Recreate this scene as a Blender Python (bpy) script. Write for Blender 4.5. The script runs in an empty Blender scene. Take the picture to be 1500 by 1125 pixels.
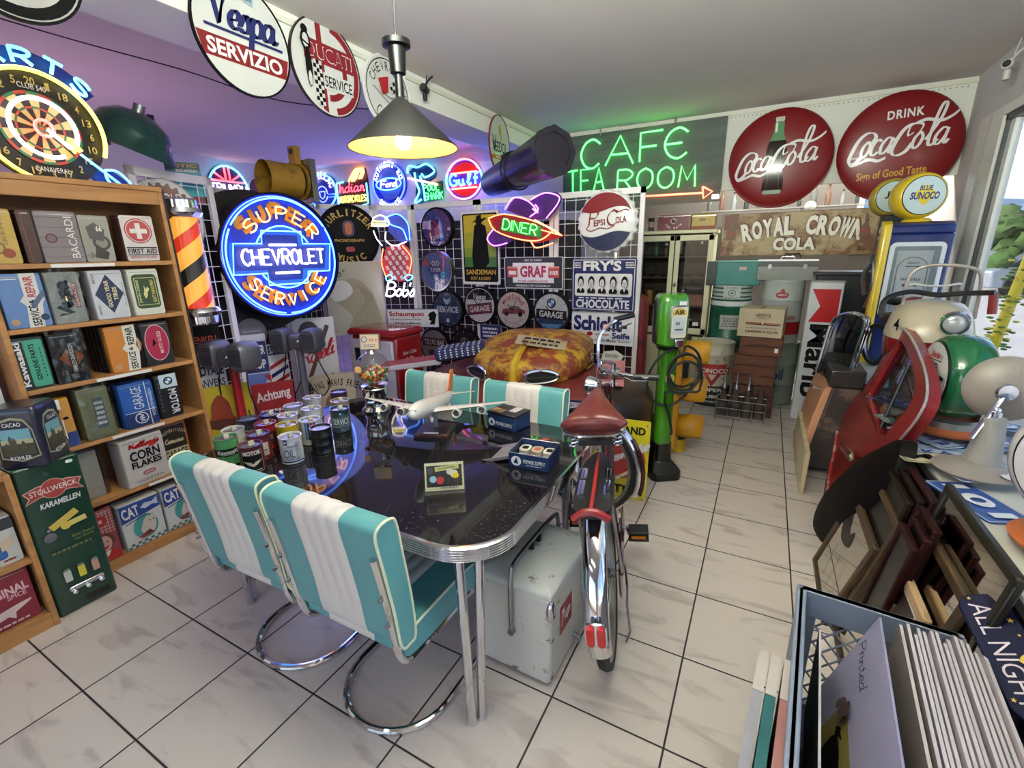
import bpy, bmesh, math, random
from mathutils import Vector, Matrix
random.seed(7)
PI = math.pi
SC = bpy.context.scene
COL = SC.collection

# ---------------------------------------------------------------- camera
FPX = 677.0
CAM = Vector((-0.2808, -4.4230, 1.5860))
def _camrot():
    yaw, pitch, roll = 0.49676, -0.27973, -0.018055
    fw = Vector((-math.sin(yaw)*math.cos(pitch), math.cos(yaw)*math.cos(pitch), math.sin(pitch)))
    r = Vector((math.cos(yaw), math.sin(yaw), 0)); u = r.cross(fw)
    r2 = r*math.cos(roll)+u*math.sin(roll); u2 = -r*math.sin(roll)+u*math.cos(roll)
    return Matrix((r2, u2, -fw)).transposed()
CR = _camrot()
cd = bpy.data.cameras.new('camera'); cam = bpy.data.objects.new('camera', cd); COL.objects.link(cam)
cd.sensor_fit = 'HORIZONTAL'; cd.sensor_width = 36.0; cd.lens = FPX/1500*36; cd.clip_start = 0.02; cd.clip_end = 300
cam.matrix_world = Matrix.Translation(CAM) @ CR.to_4x4()
SC.camera = cam

# ---------------------------------------------------------------- sky, sun, big lights, exposure
SC.view_settings.view_transform = 'Standard'; SC.view_settings.look = 'None'
SC.view_settings.gamma = 1.0; SC.view_settings.use_curve_mapping = False
SC.view_settings.exposure = 1.0
W = bpy.data.worlds.new('sky'); SC.world = W; W.use_nodes = True
nt = W.node_tree; nt.nodes.clear()
_o = nt.nodes.new('ShaderNodeOutputWorld'); _b = nt.nodes.new('ShaderNodeBackground'); _s = nt.nodes.new('ShaderNodeTexSky')
_s.sky_type = 'NISHITA'; _s.sun_disc = False; _s.sun_elevation = math.radians(38); _s.sun_rotation = math.radians(250); _s.dust_density = 2.0
_b.inputs['Strength'].default_value = 0.32
nt.links.new(_s.outputs[0], _b.inputs[0]); nt.links.new(_b.outputs[0], _o.inputs[0])
def sun(d, e, col):
    l = bpy.data.lights.new('sun', 'SUN'); l.energy = e; l.color = col; l.angle = 0.02
    o = bpy.data.objects.new('sun', l); COL.objects.link(o)
    o.rotation_euler = Vector(d).to_track_quat('-Z', 'Y').to_euler()
sun((0.55, 0.35, -0.75), 1.5, (1, .96, .9))
def area(name, loc, d, sx, sy, e, col, portal=False):
    l = bpy.data.lights.new(name, 'AREA'); l.shape = 'RECTANGLE'; l.size = sx; l.size_y = sy; l.energy = e; l.color = col
    if portal: l.cycles.is_portal = True
    o = bpy.data.objects.new(name, l); COL.objects.link(o); o.location = loc
    o.rotation_euler = Vector(d).to_track_quat('-Z', 'Y').to_euler()
    return o
# daylight: sky through the side windows and an opening added behind the photographer (sampling portals in the openings)
area('window_portal', (1.22, -2.55, 1.42), (-1, 0, 0), 7.0, 2.2, 1, (1, 1, 1), True)
area('front_opening_portal', (-1.15, -7.15, 1.42), (0, 1, 0), 2.9, 2.2, 1, (1, 1, 1), True)
# added fill lights above and behind the camera, and points standing in for neon
area('rear_fill_light', (-0.8, -5.4, 2.78), (0, 0, -1), 1.5, 0.25, 3, (1, .95, .88))  # added fill from behind the camera
area('rear_fill_light', (-2.0, -6.3, 2.78), (0, 0, -1), 1.5, 0.25, 3, (1, .95, .88))
area('ceiling_fill_up', (-0.75, -3.72, 2.55), (.1, .95, 1), 1.5, 0.22, 150, (.9, 1, .86))  # added upward fill for the ceiling and its bounce
area('ceiling_fill_down', (-0.75, -3.72, 2.47), (.1, 1, -.7), 1.5, 0.22, 3, (1, .96, .9))  # added downward fill under the same housing
def point(name, loc, e, col, r=.15):
    l = bpy.data.lights.new(name, 'POINT'); l.energy = e; l.color = col; l.shadow_soft_size = r
    o = bpy.data.objects.new(name, l); COL.objects.link(o); o.location = loc
area('annexe_fill_light', (-.2, 1.95, 2.84), (0, -.35, -1), 2.0, .2, 70, (1, .97, .9))  # added fill to brighten the far end of the room
point('neon_fill_violet', (-5.3, -2.6, 1.6), 21, (.8, .48, .8), .5)  # added violet fill for the side room ceiling
point('neon_fill_blue', (-5.6, .6, 1.7), 16, (.12, .14, 1), .4)  # added blue fill for the side room walls
point('neon_fill_blue', (-3.1, -2.2, 1.35), 3.5, (.25, .3, 1), .3)  # added blue spill in front of the neon disc
point('neon_fill_blue', (-3.6, .85, 2.2), 9, (.12, .16, 1), .3)  # added blue wash on the wall behind the neon row

# ---------------------------------------------------------------- helpers: pixels of the photograph to places in the room
def ray(px, py): return CR @ Vector(((px-750)/FPX, -(py-562.5)/FPX, -1.0))
def P(px, py, x=None, y=None, z=None, pl=None):
    d = ray(px, py)
    if x is not None: t = (x-CAM.x)/d.x
    elif y is not None: t = (y-CAM.y)/d.y
    elif z is not None: t = (z-CAM.z)/d.z
    else: t = (Vector(pl[0])-CAM).dot(Vector(pl[1]))/d.dot(Vector(pl[1]))
    return CAM+d*t

# ---------------------------------------------------------------- materials
def lin(c):
    if isinstance(c, str):
        c = tuple(int(c[i:i+2], 16)/255 for i in (0, 2, 4))
        c = tuple(v/12.92 if v <= .04045 else ((v+.055)/1.055)**2.4 for v in c)
    return (c[0], c[1], c[2], 1.0)
_mats = {}
def _new(name):
    m = bpy.data.materials.new(name); m.use_nodes = True
    n = m.node_tree.nodes; l = m.node_tree.links
    return m, n, l, n['Principled BSDF']
def mat(c, rough=.5, metal=0., var=.12, scale=14, bump=0., coat=0., alpha=1., key=None):
    """plain paint/plastic with a slight procedural unevenness"""
    k = ('m', str(c), rough, metal, var, scale, bump, coat, alpha)
    if k in _mats: return _mats[k]
    m, n, l, b = _new('paint_'+(c if isinstance(c, str) else 'tone'))
    c = lin(c)
    b.inputs['Roughness'].default_value = rough; b.inputs['Metallic'].default_value = metal
    b.inputs['Coat Weight'].default_value = coat; b.inputs['Alpha'].default_value = alpha
    tc = n.new('ShaderNodeTexCoord'); no = n.new('ShaderNodeTexNoise'); no.inputs['Scale'].default_value = scale; no.inputs['Detail'].default_value = 5
    l.new(tc.outputs['Object'], no.inputs['Vector'])
    mx = n.new('ShaderNodeMix'); mx.data_type = 'RGBA'
    mx.inputs[6].default_value = tuple(v*(1-var) for v in c[:3])+(1,); mx.inputs[7].default_value = tuple(min(1, v*(1+var)) for v in c[:3])+(1,)
    l.new(no.outputs['Fac'], mx.inputs[0]); l.new(mx.outputs[2], b.inputs['Base Color'])
    if bump:
        bp = n.new('ShaderNodeBump'); bp.inputs['Strength'].default_value = bump; bp.inputs['Distance'].default_value = .004
        l.new(no.outputs['Fac'], bp.inputs['Height']); l.new(bp.outputs[0], b.inputs['Normal'])
    _mats[k] = m; return m
def matte(m, s=.12): m.node_tree.nodes['Principled BSDF'].inputs['Specular IOR Level'].default_value = s; return m
def worn(c1, c2, amount=.4, scale=6, rough=.5, c3=None, metal=0., detail=8):
    """paint c1 with chips and stains of c2 (and c3)"""
    k = ('w', str(c1), str(c2), amount, scale, rough, str(c3), metal)
    if k in _mats: return _mats[k]
    m, n, l, b = _new('worn_paint')
    b.inputs['Roughness'].default_value = rough; b.inputs['Metallic'].default_value = metal
    tc = n.new('ShaderNodeTexCoord'); col = None
    for i, (cc, am, sc) in enumerate(((c2, amount, scale), (c3, amount*.9, scale*2.3))):
        if cc is None: continue
        no = n.new('ShaderNodeTexNoise'); no.inputs['Scale'].default_value = sc; no.inputs['Detail'].default_value = detail; no.inputs['Roughness'].default_value = .65
        mp = n.new('ShaderNodeMapping'); mp.inputs['Location'].default_value = (i*3.1, 1.7*i, .3)
        l.new(tc.outputs['Object'], mp.inputs[0]); l.new(mp.outputs[0], no.inputs['Vector'])
        rp = n.new('ShaderNodeValToRGB'); e = rp.color_ramp.elements
        e[0].position = 1-am-.04; e[1].position = min(1, 1-am+.04)
        l.new(no.outputs['Fac'], rp.inputs[0])
        mx = n.new('ShaderNodeMix'); mx.data_type = 'RGBA'
        if col is None: mx.inputs[6].default_value = lin(c1)
        else: l.new(col, mx.inputs[6])
        mx.inputs[7].default_value = lin(cc); l.new(rp.outputs[0], mx.inputs[0]); col = mx.outputs[2]
    l.new(col, b.inputs['Base Color']); _mats[k] = m; return m
def glow(c, s):
    k = ('e', str(c), s)
    if k in _mats: return _mats[k]
    m, n, l, b = _new('neon_glow')
    b.inputs['Base Color'].default_value = (.8, .8, .8, 1); b.inputs['Emission Color'].default_value = lin(c); b.inputs['Emission Strength'].default_value = s
    _mats[k] = m; return m
def glass(c=(1, 1, 1), rough=.0, ior=1.45, alpha=.2):
    """thin glass: clear, slightly tinted, with fresnel reflection and a trace of haze noise"""
    k = ('g', str(c), rough, ior, alpha)
    if k in _mats: return _mats[k]
    m, n, l, b = _new('glass'); n.remove(b); o = n['Material Output']
    tb_ = n.new('ShaderNodeBsdfTransparent'); gb = n.new('ShaderNodeBsdfGlossy'); fr = n.new('ShaderNodeLayerWeight'); pw = n.new('ShaderNodeMath'); pw.operation = 'POWER'; pw.inputs[1].default_value = 3.5; sc_ = n.new('ShaderNodeMath'); sc_.operation = 'MULTIPLY_ADD'; sc_.inputs[1].default_value = .45; sc_.inputs[2].default_value = .025+alpha*.1; mx = n.new('ShaderNodeMixShader'); no = n.new('ShaderNodeTexNoise'); rp = n.new('ShaderNodeMix'); rp.data_type = 'RGBA'
    q = [v*(1-alpha*.5) for v in lin(c)[:3]]; rp.inputs[6].default_value = (*[v*.96 for v in q], 1); rp.inputs[7].default_value = (*q, 1); no.inputs['Scale'].default_value = 8; l.new(no.outputs['Fac'], rp.inputs[0]); l.new(rp.outputs[2], tb_.inputs[0])
    gb.inputs['Roughness'].default_value = rough; l.new(fr.outputs['Facing'], pw.inputs[0]); l.new(pw.outputs[0], sc_.inputs[0]); l.new(sc_.outputs[0], mx.inputs[0]); l.new(tb_.outputs[0], mx.inputs[1]); l.new(gb.outputs[0], mx.inputs[2]); l.new(mx.outputs[0], o.inputs[0])
    _mats[k] = m; return m
def wood(c1, c2, scale=3, axis='Z', rough=.45, stretch=9):
    k = ('wd', str(c1), str(c2), scale, axis, rough)
    if k in _mats: return _mats[k]
    m, n, l, b = _new('wood'); b.inputs['Roughness'].default_value = rough
    tc = n.new('ShaderNodeTexCoord'); mp = n.new('ShaderNodeMapping')
    s = [scale*stretch]*3; s['XYZ'.index(axis)] = scale; mp.inputs['Scale'].default_value = s
    no = n.new('ShaderNodeTexNoise'); no.inputs['Scale'].default_value = 1.; no.inputs['Detail'].default_value = 6; no.inputs['Distortion'].default_value = .6
    mx = n.new('ShaderNodeMix'); mx.data_type = 'RGBA'; mx.inputs[6].default_value = lin(c1); mx.inputs[7].default_value = lin(c2)
    rp = n.new('ShaderNodeValToRGB'); rp.color_ramp.elements[0].position = .3; rp.color_ramp.elements[1].position = .7
    l.new(tc.outputs['Object'], mp.inputs[0]); l.new(mp.outputs[0], no.inputs['Vector']); l.new(no.outputs['Fac'], rp.inputs[0]); l.new(rp.outputs[0], mx.inputs[0]); l.new(mx.outputs[2], b.inputs['Base Color'])
    _mats[k] = m; return m
CHROME = mat('d8d8dc', .08, 1., .05)
STEEL = mat('9a9a9e', .3, 1., .1)
BLACK = mat('0c0c0e', .35); WHITE = mat('e2e0dc', .4); RED = mat('a01418', .3); DARK = mat('1a1718', .6)
RUBBER = mat('121212', .75); CREAM = mat('ddd2b0', .45)

# ---------------------------------------------------------------- mesh builder
def rz(a): return Matrix.Rotation(a, 4, 'Z')
def rx(a): return Matrix.Rotation(a, 4, 'X')
def ry(a): return Matrix.Rotation(a, 4, 'Y')
def tr(*a): return Matrix.Translation(Vector(a[0]) if len(a) == 1 else Vector(a))
class B:
    def __init__(s, m=None): s.v = []; s.f = []; s.fm = []; s.mats = []; s.X = Matrix(); s.m = m
    def mi(s, m):
        m = m or s.m or WHITE
        if m not in s.mats: s.mats.append(m)
        return s.mats.index(m)
    def add(s, vs, fs, m=None, X=None):
        o = len(s.v); M = s.X @ X if X is not None else s.X; i = s.mi(m)
        s.v += [M @ Vector(v) for v in vs]
        s.f += [[o+k for k in f] for f in fs]; s.fm += [i]*len(fs); return s
    def box(s, c, d, m=None, X=None):
        x, y, z = d[0]/2, d[1]/2, d[2]/2
        vs = [(c[0]+a*x, c[1]+b*y, c[2]+e*z) for a in (-1, 1) for b in (-1, 1) for e in (-1, 1)]
        return s.add(vs, [(0, 1, 3, 2), (4, 6, 7, 5), (0, 4, 5, 1), (2, 3, 7, 6), (0, 2, 6, 4), (1, 5, 7, 3)], m, X)
    def bb(s, a, b, m=None, X=None):
        return s.box([(a[i]+b[i])/2 for i in range(3)], [abs(b[i]-a[i]) for i in range(3)], m, X)
    def rings(s, R, m=None, caps=(True, True), closed=False, X=None):
        if isinstance(caps, bool): caps = (caps, caps)
        n = len(R[0]); vs = [p for r in R for p in r]; fs = []
        k = len(R)
        for i in range(k if closed else k-1):
            for j in range(n):
                a, b2 = i*n, ((i+1) % k)*n; fs.append((a+j, a+(j+1) % n, b2+(j+1) % n, b2+j))
        if not closed:
            if caps[0]: fs.append(tuple(range(n))[::-1])
            if caps[1]: fs.append(tuple((k-1)*n+j for j in range(n)))
        return s.add(vs, fs, m, X)
    def cyl(s, p0, p1, r0, r1=None, n=16, m=None, caps=True, X=None):
        p0, p1 = Vector(p0), Vector(p1); r1 = r0 if r1 is None else r1
        d = (p1-p0).normalized(); a = d.orthogonal().normalized(); b = d.cross(a)
        R = [[p+(a*math.cos(2*PI*i/n)+b*math.sin(2*PI*i/n))*r for i in range(n)] for p, r in ((p0, r0), (p1, r1))]
        return s.rings(R, m, (caps, caps), X=X)
    def tube(s, pts, r, n=8, m=None, closed=False, X=None, caps=True):
        pts = [Vector(p) for p in pts]; k = len(pts)
        if k < 2: return s
        rs = r if isinstance(r, (list, tuple)) else [r]*k
        R = []; a = None
        for i, p in enumerate(pts):
            if closed: d = (pts[(i+1) % k]-pts[i-1])
            else: d = pts[min(i+1, k-1)]-pts[max(i-1, 0)]
            if d.length < 1e-9: d = Vector((0, 0, 1))
            d.normalize()
            if a is None: a = d.orthogonal().normalized()
            a = a-d*a.dot(d)
            if a.length < 1e-6: a = d.orthogonal()
            a.normalize(); b = d.cross(a)
            R.append([p+(a*math.cos(2*PI*j/n)+b*math.sin(2*PI*j/n))*rs[i] for j in range(n)])
        return s.rings(R, m, (caps, caps), closed, X)
    def lathe(s, prof, n=24, m=None, X=None, caps=True):
        R = [[(r*math.cos(2*PI*i/n), r*math.sin(2*PI*i/n), z) for i in range(n)] for r, z in prof]
        return s.rings(R, m, caps if isinstance(caps, tuple) else (caps, caps), X=X)
    def sphere(s, c, r, m=None, n=16, k=10, X=None):
        r = r if isinstance(r, (tuple, list)) else (r, r, r); R = []
        for i in range(k+1):
            t = -PI/2+PI*i/k; q = max(math.cos(t), .002)
            R.append([(c[0]+r[0]*q*math.cos(2*PI*j/n), c[1]+r[1]*q*math.sin(2*PI*j/n), c[2]+r[2]*math.sin(t)) for j in range(n)])
        return s.rings(R, m, X=X)
    def prism(s, poly, y0, y1, m=None, X=None, caps=True):
        """poly in x,z; extruded along y"""
        n = len(poly); vs = [(p[0], y0, p[1]) for p in poly]+[(p[0], y1, p[1]) for p in poly]
        fs = [(j, (j+1) % n, n+(j+1) % n, n+j) for j in range(n)]
        if caps: fs += [tuple(range(n))[::-1], tuple(range(n, 2*n))]
        return s.add(vs, fs, m, X)
    def plate(s, poly, z0, z1, m=None, X=None):
        """poly in x,y; extruded along z"""
        n = len(poly); vs = [(p[0], p[1], z0) for p in poly]+[(p[0], p[1], z1) for p in poly]
        return s.add(vs, [(j, (j+1) % n, n+(j+1) % n, n+j) for j in range(n)]+[tuple(range(n))[::-1], tuple(range(n, 2*n))], m, X)
    def build(s, name, parent=None, bevel=0, angle=35, sub=0, seg=2, mapf=None, loc=None, solid=0):
        me = bpy.data.meshes.new(name)
        vs = [mapf(v) for v in s.v] if mapf else s.v
        me.from_pydata([tuple(v) for v in vs], [], s.f)
        for m in s.mats: me.materials.append(m)
        for p, i in zip(me.polygons, s.fm): p.material_index = i
        bm = bmesh.new(); bm.from_mesh(me); bmesh.ops.recalc_face_normals(bm, faces=bm.faces); bm.to_mesh(me); bm.free()
        me.shade_smooth(); me.set_sharp_from_angle(angle=math.radians(angle))
        o = bpy.data.objects.new(name, me); COL.objects.link(o)
        if parent is not None: o.parent = parent
        if loc is not None: o.location = loc
        if solid:
            q = o.modifiers.new('s', 'SOLIDIFY'); q.thickness = solid; q.offset = 0
        if bevel:
            q = o.modifiers.new('b', 'BEVEL'); q.width = bevel; q.segments = seg; q.limit_method = 'ANGLE'; q.angle_limit = math.radians(40)
        if sub:
            q = o.modifiers.new('s', 'SUBSURF'); q.levels = sub; q.render_levels = sub
        return o
def T(name, label, cat, loc=(0, 0, 0), rot=0., group=None):
    o = bpy.data.objects.new(name, None); COL.objects.link(o); o.empty_display_size = .05
    o.location = loc; o.rotation_euler = (0, 0, rot) if isinstance(rot, (int, float)) else rot
    o['label'] = label; o['category'] = cat
    if group: o['group'] = group
    return o
def tag(o, label, cat, group=None):
    o['label'] = label; o['category'] = cat
    if group: o['group'] = group
    return o
def struct(o): o['kind'] = 'structure'; return o
def lab(o, s): o['label'] = s; return o
def copy_tree(root, label, loc=None, rot=None, group=None):
    r = root.copy(); COL.objects.link(r)
    if loc is not None: r.location = loc
    if rot is not None: r.rotation_euler = (0, 0, rot)
    r['label'] = label
    if group: r['group'] = group
    for ch in list(root.children):
        c = ch.copy(); COL.objects.link(c); c.parent = r
        for g in ch.children:
            d = g.copy(); COL.objects.link(d); d.parent = c
    return r
def arc(cx, cz, r, a0, a1, n=16, rz_=None):
    rz_ = r if rz_ is None else rz_
    return [(cx+r*math.cos(math.radians(a0+(a1-a0)*i/n)), cz+rz_*math.sin(math.radians(a0+(a1-a0)*i/n))) for i in range(n+1)]
def circle(cx, cz, r, n=32, rz_=None): return arc(cx, cz, r, 0, 360, n, rz_)[:-1]
def rrect(cx, cz, w, h, r, n=4):
    p = []
    for sx, sz, a in ((1, 1, 0), (-1, 1, 90), (-1, -1, 180), (1, -1, 270)):
        p += arc(cx+sx*(w/2-r), cz+sz*(h/2-r), r, a, a+90, n)
    return p
def smooth(pts, k=5, closed=False):
    """Catmull-Rom through the points"""
    pts = [Vector(p) for p in pts]; n = len(pts); out = []
    if n < 3: return pts
    for i in range(n if closed else n-1):
        if closed: a, b, c, d = (pts[(i+j) % n] for j in (-1, 0, 1, 2))
        else: a, b, c, d = pts[max(i-1, 0)], pts[i], pts[i+1], pts[min(i+2, n-1)]
        for j in range(k):
            t = j/k; out.append(.5*((2*b)+(c-a)*t+(2*a-5*b+4*c-d)*t*t+(3*b-a-3*c+d)*t**3))
    if not closed: out.append(pts[-1])
    return out

# ---------------------------------------------------------------- lettering: text meshes and a stroke alphabet
_tx = {}
def text_mesh(s, bold=0., shear=0., space=1.):
    k = (s, bold, shear, space)
    if k not in _tx:
        cu = bpy.data.curves.new('lettering', 'FONT'); cu.body = s; cu.offset = bold; cu.shear = shear; cu.space_character = space; cu.resolution_u = 3
        ob = bpy.data.objects.new('lettering', cu)
        me = bpy.data.meshes.new_from_object(ob)
        vs = [(v.co.x, v.co.y) for v in me.vertices]; fs = [tuple(p.vertices) for p in me.polygons]
        bpy.data.objects.remove(ob); bpy.data.curves.remove(cu); bpy.data.meshes.remove(me)
        if not vs: vs = [(0, 0), (.5, 0), (.5, .7)]; fs = []
        xs = [v[0] for v in vs]; ys = [v[1] for v in vs]
        _tx[k] = (vs, fs, (min(xs), max(xs), min(ys), max(ys)))
    return _tx[k]
GLY = {
'A': '0,0 2,6 4,0|.8,2.2 3.2,2.2', 'B': '0,0 0,6|~0,6 2.4,6 3.6,4.6 2.4,3.2 0,3.2|~0,3.2 2.8,3.2 4,1.6 2.8,0 0,0',
'C': '~3.8,5 2.4,6 .8,5.2 0,3 .8,.8 2.4,0 3.8,1', 'D': '0,0 0,6|~0,6 2.2,6 4,4.4 4,1.6 2.2,0 0,0', 'E': '4,6 0,6 0,0 4,0|0,3 3,3',
'e_': '~3.8,5 2.4,6 .8,5.2 0,3 .8,.8 2.4,0 3.8,1|.1,3.1 3,3.1',
'F': '4,6 0,6 0,0|0,3 3,3', 'G': '~3.8,5 2.4,6 .8,5.2 0,3 .8,.8 2.4,0 4,.8|4,.8 4,2.6 2.4,2.6', 'H': '0,0 0,6|4,0 4,6|0,3 4,3', 'I': '0,0 0,6',
'K': '0,0 0,6|4,6 0,2.6|1.2,3.6 4,0', 'L': '0,6 0,0 3.6,0', 'M': '0,0 .4,6 2,2 3.6,6 4,0', 'N': '0,0 0,6 4,0 4,6', 'O': '~2,6 .5,5 0,3 .5,1 2,0 3.5,1 4,3 3.5,5 2,6',
'P': '0,0 0,6|~0,6 2.6,6 4,4.6 2.6,3 0,3', 'R': '0,0 0,6|~0,6 2.6,6 4,4.6 2.6,3 0,3|1.8,3 4,0', 'S': '~3.8,5 2.4,6 .6,5.4 .4,4 2,3.1 3.6,2.2 3.6,.8 2,0 .2,.9',
'T': '0,6 4,6|2,6 2,0', 'U': '~0,6 0,2 .8,.4 2,0 3.2,.4 4,2 4,6', 'V': '0,6 2,0 4,6', 'W': '0,6 1,0 2,4 3,0 4,6', 'Y': '0,6 2,3 4,6|2,3 2,0', 'X': '0,0 4,6|0,6 4,0',
"'": '.3,6 0,4.6', '-': '0,3 2,3', '.': '0,0 .3,.3',
'a': '~3,2.8 1.6,3.2 .2,1.8 .6,.2 1.8,.2 2.9,1.6 3.1,3|~3,2.4 3,.6 3.5,0 4.2,.8', 'c': '~2.8,2.6 1.8,3.2 .4,2.2 .3,.8 1.4,0 2.8,.7', 'd': '~3,2.8 1.6,3.2 .2,1.8 .6,.2 1.8,.2 2.9,1.6 3.2,6|~3,1.4 3.1,.3 4,.6',
'e': '~.4,1.4 2.4,1.8 2.6,2.8 1.6,3.2 .4,2 .5,.6 1.6,0 3,.7', 'l': '~0,1 1.4,3.4 1.8,5.6 1.2,6 .7,4.6 .6,1 1.2,0 2.2,.8', 'o': '~1.6,3.2 .4,2.2 .3,.9 1.3,0 2.5,.8 2.7,2.2 1.6,3.2',
's': '~0,.8 1.4,3.2 2,1.8 1.8,.4 .8,0 .2,.5', 'p': '~0,2 .6,3.2 .5,1 .1,-2.4|~.5,2 1.6,3.2 2.7,2.4 2.4,.6 1.4,0 .5,.6', 'i': '~0,1.6 .5,3.2 .5,.8 1,0 1.8,.8|.6,4.2 .8,4.5', 'r': '~0,2 .5,3.2 .5,0|~.5,1.8 1.3,3.1 2.2,2.9',
'n': '~0,2.4 .5,3.2 .5,0|~.5,1.8 1.4,3.2 2.2,2.6 2.2,.6 2.8,0 3.4,.7', 'u': '~0,3.2 .1,.8 1,0 2,.8 2.3,3.2|~2.3,2 2.4,.3 3.2,.5', 'f': '~2.6,5.4 1.8,6 1.1,4.6 1,0|.2,3.2 2.2,3.2', 'g': '~2.6,2.8 1.4,3.2 .3,1.8 1.2,.2 2.5,1 2.7,3 2.6,-1.4 1.4,-2.2 .4,-1.4',
'y': '~0,3.2 .3,1 1.4,.4 2.4,1.6 2.6,3.2 2.4,-1.2 1.2,-2.2 .3,-1.2', 'b': '~.4,6 .3,3 .4,.6 1.5,0 2.6,1.2 2.2,2.8 .5,2.2', 'h': '~.4,6 .4,0|~.4,1.6 1.4,3.2 2.3,2.4 2.4,0', 't': '~1,5.4 .9,1 1.6,0 2.4,.6|.1,3.6 2,3.6',
'm': '~0,2.4 .4,3.2 .4,0|~.4,2 1.1,3.2 1.7,2.4 1.7,0|~1.7,2 2.5,3.2 3.2,2.4 3.2,.4 3.9,.5', 'k': '~.4,6 .4,0|~2.2,3.2 .5,1.4 2.4,0', ' ': '', 'z': '0,3 2.4,3 0,0 2.6,0', '&': '3.6,0 .6,4.8|~.6,4.8 1.4,6 2.4,5 1.6,3.6 .2,2.2 .6,.2 2.2,0 3.8,2.4',
}
def strokes(s, x, z, w, h, shear=0., gap=1.3, k=4):
    """the text as polylines in the box of width w and height h (h = capital height) whose lower left corner is x, z"""
    out = []; pen = 0.
    for ch in s:
        g = GLY.get(ch, ''); mx = 0
        if g == '': pen += 1.8; continue
        for st in g.split('|'):
            sm = st.startswith('~'); pts = [tuple(float(q) for q in t.split(',')) for t in st.lstrip('~').split()]
            if sm: pts = [(q.x, q.y) for q in smooth([(a, b, 0) for a, b in pts], k)]
            mx = max(mx, max(p[0] for p in pts)); out.append([(pen+a, b) for a, b in pts])
        pen += mx+gap
    pen = max(pen-gap, .1); sx, sz = w/pen, h/6.
    return [[(x+a*sx+shear*b*sz, z+b*sz) for a, b in st] for st in out]
def strokes_arc(s, cx, cz, r, h, a0, a1, width=.7, flip=False):
    """text set on a circle, letter centres from angle a0 to a1 (degrees); flip: tops point to the centre"""
    out = []; n = len(s); step = math.radians((a1-a0)/max(n-1, 1)); cw = abs(step)*r*width
    for i, ch in enumerate(s):
        if ch == ' ': continue
        a = math.radians(a0)+step*i
        for st in strokes(ch, -cw/2 if ch not in "I'" else 0, -h/2, cw if ch not in "I'" else .001, h):
            q = []
            for u, v in st:
                if flip: ux, uz, vx, vz = -math.sin(a), math.cos(a), -math.cos(a), -math.sin(a)
                else: ux, uz, vx, vz = math.sin(a), -math.cos(a), math.cos(a), math.sin(a)
                q.append((cx+r*math.cos(a)+u*ux+v*vx, cz+r*math.sin(a)+u*uz+v*vz))
            out.append(q)
    return out
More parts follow.
